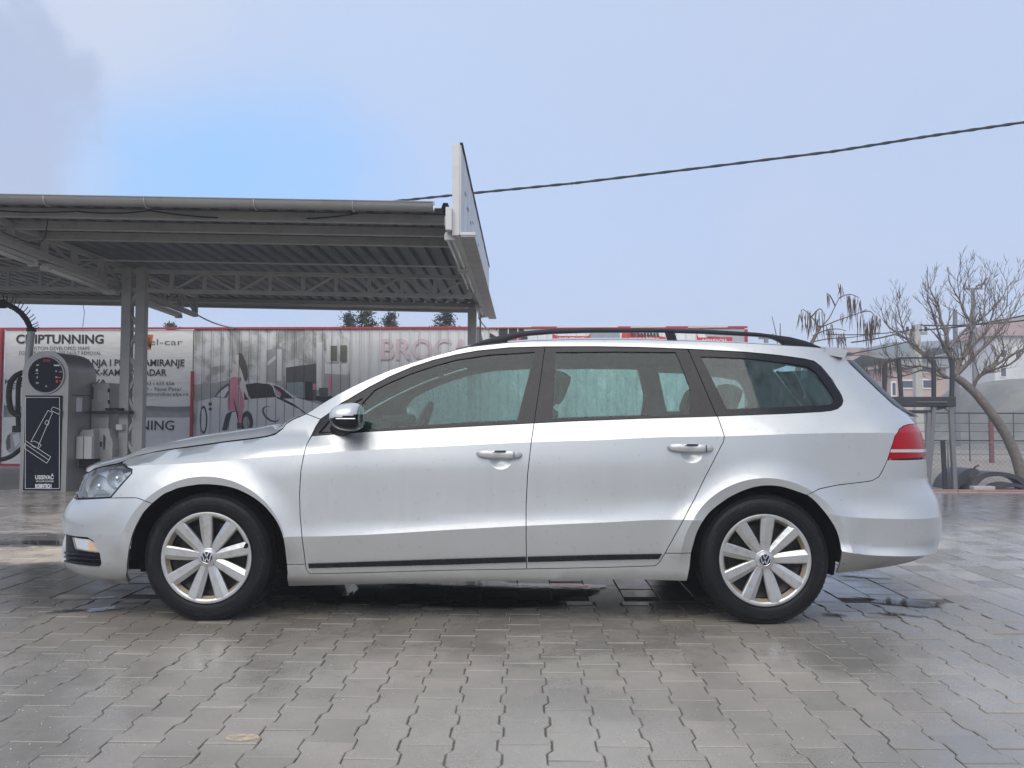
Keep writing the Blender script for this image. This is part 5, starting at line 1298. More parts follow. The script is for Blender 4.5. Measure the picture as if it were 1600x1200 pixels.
# banners: slightly wavy vinyl
def banner(x0, x1, z0, z1, name, seed, parent=WALL, wav=.012):
    mb = MB(); nx, nz = 46, 18; vs = []
    for j in range(nz+1):
        for i in range(nx+1):
            u = i/nx; w_ = j/nz; x = x0+(x1-x0)*u; z = z0+(z1-z0)*w_
            e = wav*noise.noise(Vector((u*5, w_*2.2, seed)))*(1 if w_ < .98 else 0)
            if w_ < .35: e += wav*1.4*noise.noise(Vector((u*3+w_*2, w_*5, seed+4)))
            sg_ = -.02*math.sin(u*PI)*(1-w_)*0+(.012*math.sin(u*17+seed) if j == 0 else 0)
            vs.append((x, YB-.015+e, z+sg_))
    mb.add(vs, [(j*(nx+1)+i, j*(nx+1)+i+1, (j+1)*(nx+1)+i+1, (j+1)*(nx+1)+i) for j in range(nz) for i in range(nx)], True); return mb.build(name, 'banner_vinyl', parent)
zpx = lambda py_: at_y(150, py_, YB).z
BN1 = banner(wx(7), wx(301), zpx(634.5), zpx(515.5), 'banner', 2, wav=.004)
BN2 = banner(wx(7), wx(299), zpx(725), zpx(652), 'banner', 5, wav=.004)
mb = MB()
def red_bar(name, p, q, w, h): mb = MB(); mb.bar(p, q, w, h); return mb.build(name, 'rail_red', WALL)
red_bar('top_rail', (wx(-160), YB-.02, 2.72), (wx(1168), YB-.02, 2.765), .05, .038)
red_bar('bottom_rail', (wx(-160), YB-.02, .02), (wx(1168), YB-.02, .02), .05, .05)
for a in (2.2, 301.5, 1166): red_bar('red_post', (wx(a), YB-.03, 0), (wx(a), YB-.03, 2.72 if a > 1000 or a < 10 else zpx(580)), .05, .055)
for a in np.arange(-150, 1168, 96): 
    mb = MB(); mb.bar((wx(a), YB+.07, -.03), (wx(a), YB+.07, 2.70), .05, .05); mb.build('wall_post', 'steel_paint', WALL)
for a, b in ((752, 830), (870, 965), (985, 1040), (1075, 1137)):   # sun-bleached stretches of the top rail
    mb = MB(); mb.bar((wx(a), YB-.047, 2.762), (wx(b), YB-.047, 2.768), .004, .018); mb.build('bleached_strip', 'ink_white', WALL)
for a in edges[1:-1]:
    mb = MB(); mb.bar((a, YB-.0335, .05), (a, YB-.0335, zt_w(a)-.02), .007, .004); mb.build('sheet_seam', 'ink_mid' if proj((a, YB, 1.5))[0] > 548 else 'ink_grey', WALL)
# lettering
fnt = {}
def text(s_, px0, px1, py0, py1, mat, parent, bold=0.0, shear=0.0, yoff=.0225, plane=None, name='lettering', depth=.002):
    """a line of lettering whose capitals fill the given photo box on the wall plane"""
    c_ = bpy.data.curves.new('t', 'FONT'); c_.body = s_; c_.size = 1; c_.offset = bold; c_.shear = shear; c_.extrude = 0; c_.resolution_u = 3; c_.fill_mode = 'FRONT' if hasattr(c_, 'fill_mode') else c_.fill_mode
    ob = bpy.data.objects.new('t', c_); me = bpy.data.meshes.new_from_object(ob); bpy.data.objects.remove(ob)
    xs = [v_.co.x for v_ in me.vertices]; ys = [v_.co.y for v_ in me.vertices]
    x0, x1 = min(xs), max(xs); capz = .69
    if plane is None: A = wp(px0, py1); B = wp(px1, py0)
    else: A = at_y(px0, py1, plane); B = at_y(px1, py0, plane)
    o3 = parent_loc(parent); yy = (YB if plane is None else plane)-yoff
    vs = [(A.x+(v_.co.x-x0)/(x1-x0)*(B.x-A.x)-o3.x, yy-o3.y, A.z+v_.co.y/capz*(B.z-A.z)-o3.z) for v_ in me.vertices]
    m2 = bpy.data.meshes.new(name); m2.from_pydata(vs, [], [tuple(p_.vertices) for p_ in me.polygons]); m2.update()
    bpy.data.meshes.remove(me); ob = link(name, m2, mat, parent); stuff(ob); return ob
text('CHIPTUNNING', 26, 163, 523.3, 536.4, 'ink_black', BN1, bold=.028)
text('CUSTOM DEVELOPED MAPS', 45, 141, 541.6, 547.2, 'ink_grey', BN1, bold=-.004)
text('EGR-DPF-SCR-DTC OFF FAULT REMOVAL', 31, 159, 549.0, 554.6, 'ink_grey', BN1, bold=-.004)
text('KODIRANJE, REPROGRAMIRANJE', 98, 289, 561.8, 571.6, 'ink_black', BN1, bold=.02) if False else text('DEKODIRANJA I PROGRAMIRANJE', 74, 289, 561.8, 571.6, 'ink_black', BN1, bold=.02)
text('PARKTRONIK-KAMERA-RADAR', 77, 261, 577.2, 586.6, 'ink_black', BN1, bold=.02)
text('KODIRANJE KLJU\u010cEVA', 9, 167.5, 593.0, 599.5, 'ink_black', BN1, bold=.014)
text('SERVIS', 11, 52, 602.0, 608.0, 'ink_black', BN1, bold=.014)
text('el-car', 234, 286, 529.8, 539.0, 'ink_grey', BN1, bold=-.006)
text('Mob 063 / 655 656', 207, 273, 596.4, 601.4, 'ink_black', BN1)
text('\u0106amila Siji\u0107a 6D - Novi Pazar' if False else 'Ulica Sijari\u0107a 6D - Novi Pazar', 168, 285, 605.0, 610.4, 'ink_black', BN1)
text('autoelektronikarelja.rs', 196, 295, 613.0, 618.0, 'ink_black', BN1)
text('CHIPTUNNING', 125, 273, 657.2, 671.5, 'ink_black', BN2, bold=.012)
def flat(poly, mat, parent, off=.0225, name='print', plane=None):
    vs = [Vector((P.x, P.y-off, P.z)) for P in ((at_y(a, b, YB if plane is None else plane)) for a, b in poly)]
    mb = MB(); bm = bmesh.new(); f = bm.faces.new([bm.verts.new(v_) for v_ in vs]); bmesh.ops.triangulate(bm, faces=[f]); bm.verts.index_update()
    mb.add([v_.co.copy() for v_ in bm.verts], [tuple(v_.index for v_ in q.verts) for q in bm.faces]); bm.free(); return mb.build(name, mat, parent)
flat([(207, 523), (240, 523), (232, 529), (228, 533.5), (236, 546), (217, 546), (216, 540), (221, 537), (208, 529)], 'ink_orange', BN1, name='logo')
for pl in ([(10, 700), (13, 683), (17, 676), (30, 672), (34, 676), (34, 690), (24, 704), (16, 708)],): flat(pl, 'ink_mid', BN2, name='engine_print')
flat([(10, 690), (13, 680), (17, 678), (18, 700), (12, 704)], 'ink_grey', BN2, off=.0245, name='engine_print'); flat([(21, 680), (31, 676), (33, 690), (25, 700)], 'ink_pale', BN2, off=.0245, name='engine_print')
# printed picture: pale sports car, woman in a rose dress, forecourt
def q7(pts): return [(300+a/6.317, 500+b/6.317) for a, b in pts]
PIC = empty('picture_print', (wx(420), YB-.03, 0)); PIC.parent = WALL; PIC.location = (wx(420)+2.8, -.13, 0)
def pic(pts, mat, off, name='print'): return flat(q7(pts), mat, PIC, off=off, name=name)
pic([(20, 640), (230, 620), (380, 590), (560, 600), (900, 630), (1300, 800), (1300, 830), (20, 790)], 'ink_mid', .016)
pic([(740, 300), (900, 260), (900, 640), (740, 640)], 'ink_mid', .017); pic([(840, 290), (888, 290), (888, 600), (840, 600)], 'ink_pale', .018)
pic([(740, 420), (830, 350), (835, 380), (740, 460)], 'ink_pale', .018)
pic([(1230, 220), (1300, 220), (1300, 690), (1230, 690)], 'ink_pale', .018)
pic([(930, 470), (1230, 430), (1230, 800), (1000, 770), (930, 700)], 'ink_grey', .0165); pic([(940, 620), (1110, 610), (1115, 770), (940, 760)], 'ink_teal', .018); pic([(1120, 610), (1190, 610), (1195, 800), (1120, 790)], 'ink_black', .018)
pic([(1330, 190), (1440, 170), (1440, 420), (1330, 420)], 'ink_pale', .018); pic([(1370, 255), (1435, 255), (1435, 410), (1370, 410)], 'ink_olive', .019)
pic([(1310, 430), (1540, 430), (1540, 540), (1310, 530)], 'ink_pale', .018); pic([(1465, 250), (1530, 250), (1530, 410), (1465, 410)], 'ink_olive', .019)
pic([(1310, 530), (1550, 520), (1550, 760), (1310, 740)], 'ink_mid', .0175); pic([(1345, 560), (1385, 560), (1385, 700), (1345, 700)], 'ink_rose', .019); pic([(1255, 670), (1345, 670), (1345, 750), (1255, 750)], 'ink_grey', .019)
pic([(1225, 750), (1400, 755), (1450, 790), (1300, 815), (1225, 790)], 'ink_black', .019); pic([(1195, 630), (1225, 630), (1225, 690), (1195, 690)], 'ink_rose', .019)
# car body
pic([(70, 800), (220, 765), (300, 680), (380, 620), (560, 595), (700, 600), (830, 630), (930, 690), (1010, 760), (1150, 800), (1320, 850), (1450, 960), (1450, 1200), (40, 1200), (60, 900)], 'ink_pale', .020)
pic([(222, 760), (270, 690), (330, 640), (378, 620), (378, 700), (345, 770)], 'ink_grey', .022); pic([(245, 755), (290, 700), (360, 650), (365, 690), (320, 765)], 'ink_pale', .0235)
pic([(510, 640), (640, 620), (770, 635), (800, 660), (830, 760), (620, 775), (520, 790)], 'ink_black', .022)
pic([(800, 640), (870, 665), (960, 740), (1010, 775), (880, 775), (850, 720)], 'ink_black', .022); pic([(835, 680), (880, 720), (880, 755), (845, 745)], 'ink_rose', .0235)
pic([(970, 730), (1020, 745), (1030, 775), (990, 765)], 'ink_pale', .0235)
pic([(820, 750), (900, 775), (1010, 830), (1090, 890), (1150, 935), (1130, 940), (1060, 880), (960, 820), (850, 775)], 'ink_black', .022)
def oval(cx, cy, rx, ry, rot=0, n=22): return [(cx+rx*math.cos(a)*math.cos(rot)-ry*math.sin(a)*math.sin(rot), cy+rx*math.cos(a)*math.sin(rot)+ry*math.sin(a)*math.cos(rot)) for a in np.linspace(0, 2*PI, n, endpoint=False)]
pic(oval(780, 930, 100, 62, .7), 'ink_grey', .022); pic(oval(790, 925, 88, 52, .7), 'ink_pale', .0235)
pic(oval(118, 985, 38, 140), 'ink_black', .022); pic(oval(116, 985, 26, 115), 'ink_pale', .0235)
pic(oval(545, 1010, 62, 112), 'ink_black', .022); pic(oval(540, 1015, 32, 62), 'ink_mid', .0235)
pic([(330, 960), (345, 925), (520, 880), (400, 900), (350, 1090), (300, 1090)], 'ink_black', .022)
pic([(170, 815), (200, 818), (198, 845), (166, 842)], 'ink_black', .0235); pic([(172, 865), (200, 868), (198, 893), (170, 890)], 'ink_black', .0235)
# figure in the print
pic([(468, 325), (500, 340), (530, 400), (552, 480), (556, 560), (540, 610), (515, 590), (500, 520), (482, 470), (474, 400), (460, 350)], 'ink_hair', .024)
pic([(438, 352), (452, 340), (468, 350), (474, 385), (468, 420), (458, 440), (444, 436), (434, 410), (432, 375)], 'ink_skin', .0255)
pic([(446, 432), (466, 432), (474, 468), (494, 500), (502, 545), (478, 575), (395, 590), (378, 575), (386, 540), (420, 500), (440, 470)], 'ink_skin', .0255)
pic([(488, 505), (504, 530), (522, 610), (545, 690), (572, 760), (600, 800), (592, 812), (575, 806), (545, 760), (515, 700), (498, 630), (486, 560)], 'ink_skin', .0262)
pic([(380, 580), (372, 640), (366, 700), (374, 700), (386, 640), (396, 590)], 'ink_skin', .0262)
pic([(388, 572), (430, 560), (470, 572), (478, 610), (470, 650), (492, 700), (512, 770), (520, 850), (506, 900), (500, 960), (494, 1015), (462, 1015), (458, 930), (440, 905), (360, 888), (356, 820), (364, 740), (380, 670), (376, 610)], 'ink_rose', .027)
pic([(455, 640), (466, 640), (474, 760), (468, 900), (460, 900), (462, 760)], 'ink_pale', .0278)
pic([(448, 1015), (496, 1015), (492, 1070), (452, 1070)], 'ink_hair', .027)
text('BROCA', 595, 736, 530, 561, 'ink_pink_faded', WALL, bold=.02, yoff=.018)
# right-hand panels
flat([(744, 514), (750, 514), (758, 545), (744, 545)], 'ink_grey', WALL, off=.018); flat([(775, 514), (818, 513.5), (824, 530), (790, 545), (783, 530)], 'ink_black', WALL, off=.018)
flat([(765, 520), (776, 526), (765, 528)], 'ink_black', WALL, off=.018); flat([(818, 514), (905, 514), (905, 545), (818, 545)], 'ink_pale', WALL, off=.0165)
flat([(797, 529), (815, 526), (811, 545), (800, 545)], 'ink_red', WALL, off=.02); flat([(816, 526), (824, 526), (824, 545), (816, 545)], 'ink_black', WALL, off=.02)
flat([(863, 522), (873, 525), (918, 525.5), (923, 522), (919, 545), (863, 545)], 'ink_red', WALL, off=.022); text('TAPACIRANJE', 873, 913, 527.4, 532.8, 'ink_white', WALL, bold=.02, yoff=.026)
flat([(921, 514), (968, 514), (968, 545), (921, 545)], 'ink_teal', WALL, off=.018)
flat([(972, 519), (984, 519), (984, 526), (1040, 527), (1040, 545), (970, 545)], 'ink_red', WALL, off=.022); text('DUBINSKO \u010cI\u0160\u0106ENJE', 984, 1029, 528.2, 532.8, 'ink_white', WALL, bold=.02, yoff=.026)
for k in range(9): flat([(985+k*5, 520+(k % 2)), (988.5+k*5, 520), (990+k*5, 526.5), (986+k*5, 526.5)], 'ink_black', WALL, off=.024)
flat([(1088, 520), (1091, 527.5), (1142, 528.5), (1144, 527), (1143, 546), (1088, 546)], 'ink_red', WALL, off=.022); text('REPARACIJA', 1097, 1136, 530, 535.4, 'ink_white', WALL, bold=.02, yoff=.026)
flat([(1100, 514), (1163, 512), (1163, 546), (1144, 546), (1142, 527), (1104, 526)], 'ink_mid', WALL, off=.018)
for a in (757, 778, 794, 809): mb = MB(); A = wp(a, 545, .03); B = wp(a, 513, .03); mb.bar(A, B, .012, .012); mb.build('sheet_seam', 'ink_pale', WALL)

# ------------------------------------------------------------------ vacuum cleaner station
YV = 5.66
m, t, o = newmat('brushed_steel')
v = posn(t); mp = N(t, 'ShaderNodeMapping'); mp.inputs['Scale'].default_value = (60, 60, .8); L(t, v, mp.inputs[0]); n = noisen(t, mp.outputs[0], 1, 4, .7); n2 = noisen(t, v, 2.5, 5, .6)
c = mixc(t, n, (.30, .295, .28), (.42, .41, .39)); c = mixc(t, mathn(t, 'MULTIPLY', ramp(t, n2, [(.5, 0.0), (.75, 1.0)]), .4), c, (.20, .19, .18)); p = principled(t, Base_Color=c, Roughness=.42, Metallic=.65); L(t, p.outputs[0], o.inputs[0])
simple('navy_panel', (.003, .005, .015), .35, 0, .15, 4, dirt=((.010, .012, .018), 5, .3), spec=.12)
def vp(px_, py_, off=0.0): P = at_y(px_, py_, YV); return Vector((P.x, YV-off, P.z))
VAC = empty('vacuum_station', tuple(vp(70, 768))); VAC.location.z = 0; tag(VAC, 'steel coin-operated vacuum cleaner station with round dial and navy front panel', 'vacuum station')
Lx, Rx = vp(33, 700).x, vp(105, 700).x; cxv = (Lx+Rx)/2; rv = (Rx-Lx)/2-.004; ztp = vp(70, 549).z; zcv = ztp-rv
n = 20; arc = [(cxv+rv*math.cos(a), zcv+rv*math.sin(a)) for a in np.linspace(0, PI, n)]
outl = [(Rx-.004, .0)]+arc+[(Lx+.004, .0)]
def extr_xz(poly, y0, y1, name, mat, parent, angle=35):
    mb = MB(); n_ = len(poly); vs = [(x, y0, z) for x, z in poly]+[(x, y1, z) for x, z in poly]
    mb.add(vs, [tuple(range(n_))[::-1] if False else tuple(range(n_)), tuple(range(2*n_-1, n_-1, -1))]+[(i, n_+i, n_+(i+1) % n_, (i+1) % n_) for i in range(n_)])
    o_ = mb.build(name, mat, parent); bm = bmesh.new(); bm.from_mesh(o_.data); bmesh.ops.recalc_face_normals(bm, faces=bm.faces); bm.to_mesh(o_.data); bm.free()
    for p_ in o_.data.polygons: p_.use_smooth = True
    o_.data.set_sharp_from_angle(angle=R(angle)); return o_
BODY = extr_xz(outl, YV+.02, YV+.68, 'cabinet', 'brushed_steel', VAC)
fo = [(cxv+(x-cxv)*1.02, z*1.003) for x, z in outl]; FACE = extr_xz(fo, YV-.012, YV+.03, 'face_plate', 'brushed_steel', VAC)
zd = vp(74, 586).z; xd = vp(73.5, 586).x; rd = .232
mb = MB(); M = Matrix.Translation((xd, YV-.012, zd)) @ Matrix.Rotation(PI/2, 4, 'X')
mb.lathe([(rd+.022, 0), (rd+.016, .022), (rd+.002, .022), (rd, .004)], M, 40); mb.build('dial_ring', 'brushed_steel', FACE, angle=40)
mb = MB(); mb.lathe([(rd, .004), (0, .004)], M, 40); DI = mb.build('dial', 'navy_panel', FACE)
for (a, b, w_, h_, mt) in ((90, 571, 9, 2.2, 'ink_pale'), (89, 580, 2, 3, 'ink_mid'), (96, 581, 4, 1.6, 'ink_mid'), (92, 590, 8, 1.6, 'ink_red'), (90, 596, 3.2, 4, 'ink_red'), (96, 595.5, 4, 1.6, 'ink_red'), (60, 570.5, 4.5, 2.2, 'ink_mid'), (59, 578.5, 3, 3.4, 'ink_white'), (59, 583.5, 4, 1.4, 'ink_mid'), (59.5, 589.5, 2, 3.4, 'ink_mid'), (59.5, 598.5, 4, 2.6, 'ink_mid'), (73.5, 603.5, 2.4, 2.4, 'ink_mid'), (89, 589.5, 2.4, 2.4, 'ink_white')):
    flat([(a-w_/2, b-h_/2), (a+w_/2, b-h_/2), (a+w_/2, b+h_/2), (a-w_/2, b+h_/2)], mt, DI, off=.0185, name='print', plane=YV)
text('ROBIN', 69, 80, 561.5, 565.5, 'ink_red', DI, bold=.01, yoff=.0185, plane=YV)
mb = MB(); A = vp(37.5, 766, .02); B = vp(99, 618, .02); mb.bevbox((A.x, YV-.026, A.z), (B.x, YV-.013, B.z), .004); FP = mb.build('front_panel', 'navy_panel', FACE)
def line(pts, mat, parent, w_=.006, yy=YV-.0285, name='outline', closed=False):
    mb = MB(); P_ = [at_y(a, b, YV) for a, b in pts]
    if closed: P_.append(P_[0])
    for a, b in zip(P_, P_[1:]):
        A = Vector((a.x, yy, a.z)); B = Vector((b.x, yy, b.z)); d = (B-A).normalized(); nn = Vector((-d.z, 0, d.x))*w_/2; mb.add([A-nn, B-nn, B+nn, A+nn], [(0, 1, 2, 3)])
    return mb.build(name, mat, parent)
line([(42, 621), (95, 621), (94.5, 763), (41.5, 763)], 'ink_pale', FP, closed=True)
def v2(pts): return [(a/4.285, 500+b/4.285) for a, b in pts]
line(v2([(215, 815), (330, 605), (360, 620), (262, 850)]), 'ink_white', FP); line(v2([(350, 600), (365, 582), (410, 600), (402, 632), (350, 605)]), 'ink_white', FP)
line(v2([(308, 690), (320, 670), (338, 680), (330, 705), (308, 692)]), 'ink_white', FP); line(v2([(172, 845), (180, 808), (348, 915), (322, 958), (172, 858)]), 'ink_white', FP, closed=True); line(v2([(176, 828), (338, 938)]), 'ink_white', FP)
line(v2([(215, 815), (240, 810), (285, 835), (270, 858), (235, 850), (213, 830)]), 'ink_white', FP)
text('USISIVA\u010c', 57, 86, 742.5, 748.5, 'ink_white', FP, bold=.03, yoff=.0285, plane=YV); text('VACUUM CLEANER', 58, 86, 750.6, 752.8, 'ink_white', FP, bold=.02, yoff=.0285, plane=YV); text('ROBINTECH', 57, 82.5, 756.2, 761.8, 'ink_white', FP, bold=.05, yoff=.0285, plane=YV)
mb = MB(); A = vp(96, 645, 0); mb.bevbox((A.x, YV-.045, A.z-.05), (A.x+.025, YV-.02, A.z+.03), .006); mb.build('door_latch', 'steel_dark', FP)
# seam round the cabinet and small plate on its side
mb = MB(); xs_ = Rx-.001; mb.box((xs_, YV+.10, vp(105, 617).z-.004), (xs_+.006, YV+.66, vp(105, 617).z+.004)); mb.build('cabinet_seam', 'gap_dark', BODY)
def sideq(px0, px1, py0, py1, x, th, mat, name, parent):
    """box on the right flank: photo columns give its near and far depth"""
    ya = CAM.y+(x-CAM.x)*fwd.y/ray(px0, 650).x*1.0 if False else None
    d0 = ray(px0, (py0+py1)/2); k0 = (x-CAM.x)/d0.x; P0 = CAM+d0*k0; d1 = ray(px1, (py0+py1)/2); P1 = CAM+d1*((x-CAM.x)/d1.x)
    dt = ray(px0, py0); zt_ = CAM.z+dt.z*(x-CAM.x)/dt.x; db = ray(px0, py1); zb_ = CAM.z+db.z*(x-CAM.x)/db.x
    mb = MB(); mb.bevbox((x, P0.y, zb_), (x+th, P1.y, zt_), min(.006, th/3)); return mb.build(name, mat, parent)
sideq(119, 128, 621, 643, Rx, .004, 'ink_pale', 'notice', BODY)
PIPE = MB(); a = at_y(45, 556, YV+.3); b = at_y(49, 517, YV+.3); PIPE.tube([a-Vector((0, 0, .3)), a, b], .048, 14); pp = PIPE.build('hose_pipe', 'brushed_steel', VAC, angle=40)
mb = MB(); mb.tube([b-Vector((0, 0, .01)), b+Vector((0, 0, .04))], .062, 14); mb.build('pipe_collar', 'black_plastic', pp)
hp = [at_y(x_, y_, YV+.3) for x_, y_ in ((48, 517), (46, 509), (41, 499), (33, 489), (24, 482), (14, 477), (2, 475), (-12, 475))]
mb = MB(); q = []
for i in range(len(hp)-1):
    for j in range(5): q.append(hp[i].lerp(hp[i+1], j/5))
mb.tube(q, [.034+.006*(k % 2) for k in range(len(q))], 12); hs = mb.build('hose', 'black_plastic', VAC, angle=60)
for k in range(13):
    u = k/12*(len(hp)-2.2); i = int(u); P = hp[i].lerp(hp[i+1], u-i); d = (hp[i+1]-hp[i]).normalized(); nrm_ = Vector((-d.z, 0, d.x)); nrm_ = nrm_ if nrm_.x+nrm_.z > 0 else -nrm_
    mb = MB(); mb.tube([P+nrm_*.03, P+nrm_*.10+d*.01, P+nrm_*.125+d*.02], .006, 5); mb.build('spring_clip', 'black_plastic', hs)
mb = MB(); mb.tube([hp[-2]+Vector((.06, 0, 0)), hp[-1]+Vector((-.4, 0, 0))], .06, 12); mb.build('hose_sleeve', 'black_plastic', hs)
def loop(pts, yy, r_, name='hose'):
    P_ = [at_y(a, b, yy) for a, b in spl(pts, 5)]; mb = MB(); mb.tube(P_, r_, 12); return mb.build(name, 'black_plastic', VAC, angle=60)
loop([(36, 582), (24, 588), (16, 600), (14, 620), (17, 640), (24, 647), (34, 650)], YV+.1, .036)
loop([(34, 590), (29, 600), (28, 640), (29, 668)], YV+.2, .03); loop([(-30, 722), (-5, 719), (10, 716), (22, 710), (36, 698)], YV+.1, .03)
mb = MB(); A = at_y(28, 665, YV+.2); mb.bevbox((A.x-.05, YV+.15, A.z-.09), (A.x+.05, YV+.25, A.z), .01); mb.build('nozzle_holder', 'black_plastic', VAC)
# coin box with shelf on the right flank, and litter bin
YC = YV+.55
def cbox(px0, px1, py0, py1, y0, dy, r_=.01): A = at_y(px0, py1, y0); B = at_y(px1, py0, y0); mb = MB(); mb.bevbox((A.x, y0, A.z), (B.x, y0+dy, B.z), r_); return mb
CO = empty('control_box', tuple(at_y(156, 640, YC))); tag(CO, 'grey metal coin control box with a shelf, standing behind the vacuum station', 'control box')
cbox(140, 171, 598, 740, YC, .4).build('box_body', 'brushed_steel', CO); cbox(152, 162, 609, 628, YC-.006, .01, .002).build('keypad', 'steel_paint', CO); cbox(141, 146, 604, 624, YC-.006, .01, .002).build('slot_plate', 'steel_dark', CO)
cbox(168, 171.2, 607, 613, YC-.006, .01, .002).build('hinge', 'gap_dark', CO); cbox(168, 171.2, 625, 631, YC-.006, .01, .002).build('hinge', 'gap_dark', CO)
cbox(139, 201, 642, 646.5, YC-.12, .3, .004).build('shelf', 'steel_dark', CO); cbox(164, 187, 637.5, 641.5, YC-.1, .2, .004).build('shelf_item', 'black_plastic', CO)
BI = empty('litter_bin', tuple(at_y(146, 690, YV+.3))); tag(BI, 'grey metal litter bin with a pale two-leaf flap beside the vacuum station', 'bin')
poly = [(143, 670), (170, 669), (172, 681), (176, 690), (175, 722), (171, 728), (143, 730)]; pw = [at_y(a, b, YV+.42) for a, b in poly]
extr_xz([(P.x, P.z) for P in pw], YV+.42, YV+.75, 'bin_body', 'steel_paint', BI)
pw = [at_y(a, b, YV+.28) for a, b in ((122, 682), (128, 672), (146, 671), (146, 735), (121, 728))]; extr_xz([(P.x, P.z) for P in pw], YV+.28, YV+.55, 'bin_head', 'steel_paint', BI)
cbox(118.5, 130, 682, 717, YV+.20, .07, .004).build('flap', 'lamp_body', BI); cbox(130.6, 143.5, 682, 717, YV+.20, .07, .004).build('flap', 'lamp_body', BI)
cbox(122.5, 146, 717.5, 731, YV+.24, .2, .01).build('bin_foot', 'gap_dark', BI)
flat([(161.5, 680), (163, 679), (164, 681), (165.5, 684), (164, 690), (163.7, 703), (161.8, 703), (161.3, 692)], 'ink_black', BI, off=.004, name='pictogram', plane=YV+.42); flat([(156, 690), (160, 690), (159.4, 698), (156.6, 698)], 'ink_black', BI, off=.004, name='pictogram', plane=YV+.42)
mb = MB(); A = at_y(183, 663, 6.2); B = at_y(193, 672, 6.2); mb.bevbox((A.x, 6.16, B.z), (B.x, 6.24, A.z), .008); tag(mb.build('socket_box', 'wood_white'), 'small beige socket box on the lattice column behind the bonnet', 'socket box')
# ================================================================== RIGHT-HAND BACKGROUND
simple('bark', (.17, .15, .135), .85, 0, .45, 16, bmp=1.0, dirt=((.08, .07, .062), 22, .7))
simple('bark_pale', (.26, .245, .225), .8, 0, .25, 9, bmp=.5)
simple('pod_brown', (.10, .065, .045), .7, 0, .3, 20)
simple('needle_green', (.035, .055, .035), .7, 0, .35, 3)
simple('rust_frame', (.045, .045, .052), .6, .2, .3, 5)
simple('galv', (.22, .22, .225), .5, .5, .15, 6)
simple('concrete_pole', (.42, .41, .38), .8, 0, .12, 5, bmp=.3)
simple('house_pink', (.47, .34, .30), .8, 0, .12, 1.2, dirt=((.36, .24, .21), 1.0, .5)); simple('house_cream', (.55, .53, .50), .8, 0, .08, 1, dirt=((.42, .41, .39), .8, .5)); simple('house_white', (.62, .62, .61), .8, 0, .06, 1, dirt=((.45, .45, .45), .6, .5))
simple('roof_tile_red', (.27, .19, .17), .8, 0, .25, 3, bmp=.3); simple('window_dark', (.06, .07, .09), .15, 0, .3, 2); simple('window_white', (.68, .68, .68), .5)
simple('slope_grey', (.17, .175, .165), .9, 0, .35, .8, bmp=.5, dirt=((.28, .26, .23), .6, .7)); simple('hill_blue', (.10, .13, .13), .95, 0, .25, .02)
simple('post_maroon', (.17, .07, .075), .6)

def limb(mb, pts, r0, r1, n=6, wig=0.0):
    m_ = len(pts); mb.tube(pts, [r0+(r1-r0)*(k/(m_-1))**.8 for k in range(m_)], n)
def grow(mb, p, d, ln_, r_, lvl, rg, up=.25, tips=None):
    steps = 4; pts = [p]; dd = d.normalized()
    for k in range(steps):
        dd = (dd+Vector((rg.uniform(-.22, .22), rg.uniform(-.22, .22), rg.uniform(-.12, .22)+up*.15))).normalized(); pts.append(pts[-1]+dd*ln_/steps)
    limb(mb, pts, max(r_, .0028), max(r_*.55, .0016), 5 if lvl < 2 else 4)
    if lvl >= 3 or ln_ < .07:
        if tips is not None: tips.append((pts[-1], dd))
        return
    for k in range(rg.choice((2, 3, 3))):
        i = rg.choice((2, 3, 4)) if k else 4; a = rg.uniform(0, 2*PI); side = dd.orthogonal().normalized(); side.rotate(Matrix.Rotation(a, 3, dd)); side.y *= .7
        grow(mb, pts[i], dd*.75+side*rg.uniform(.35, .8)+Vector((0, 0, up)), ln_*rg.uniform(.52, .78), r_*.52, lvl+1, rg, up, tips)
def pxl(pts, y0, y1=None):
    n_ = len(pts); y1 = y0 if y1 is None else y1; return [at_y(a, b, y0+(y1-y0)*k/(n_-1)) for k, (a, b) in enumerate(pts)]
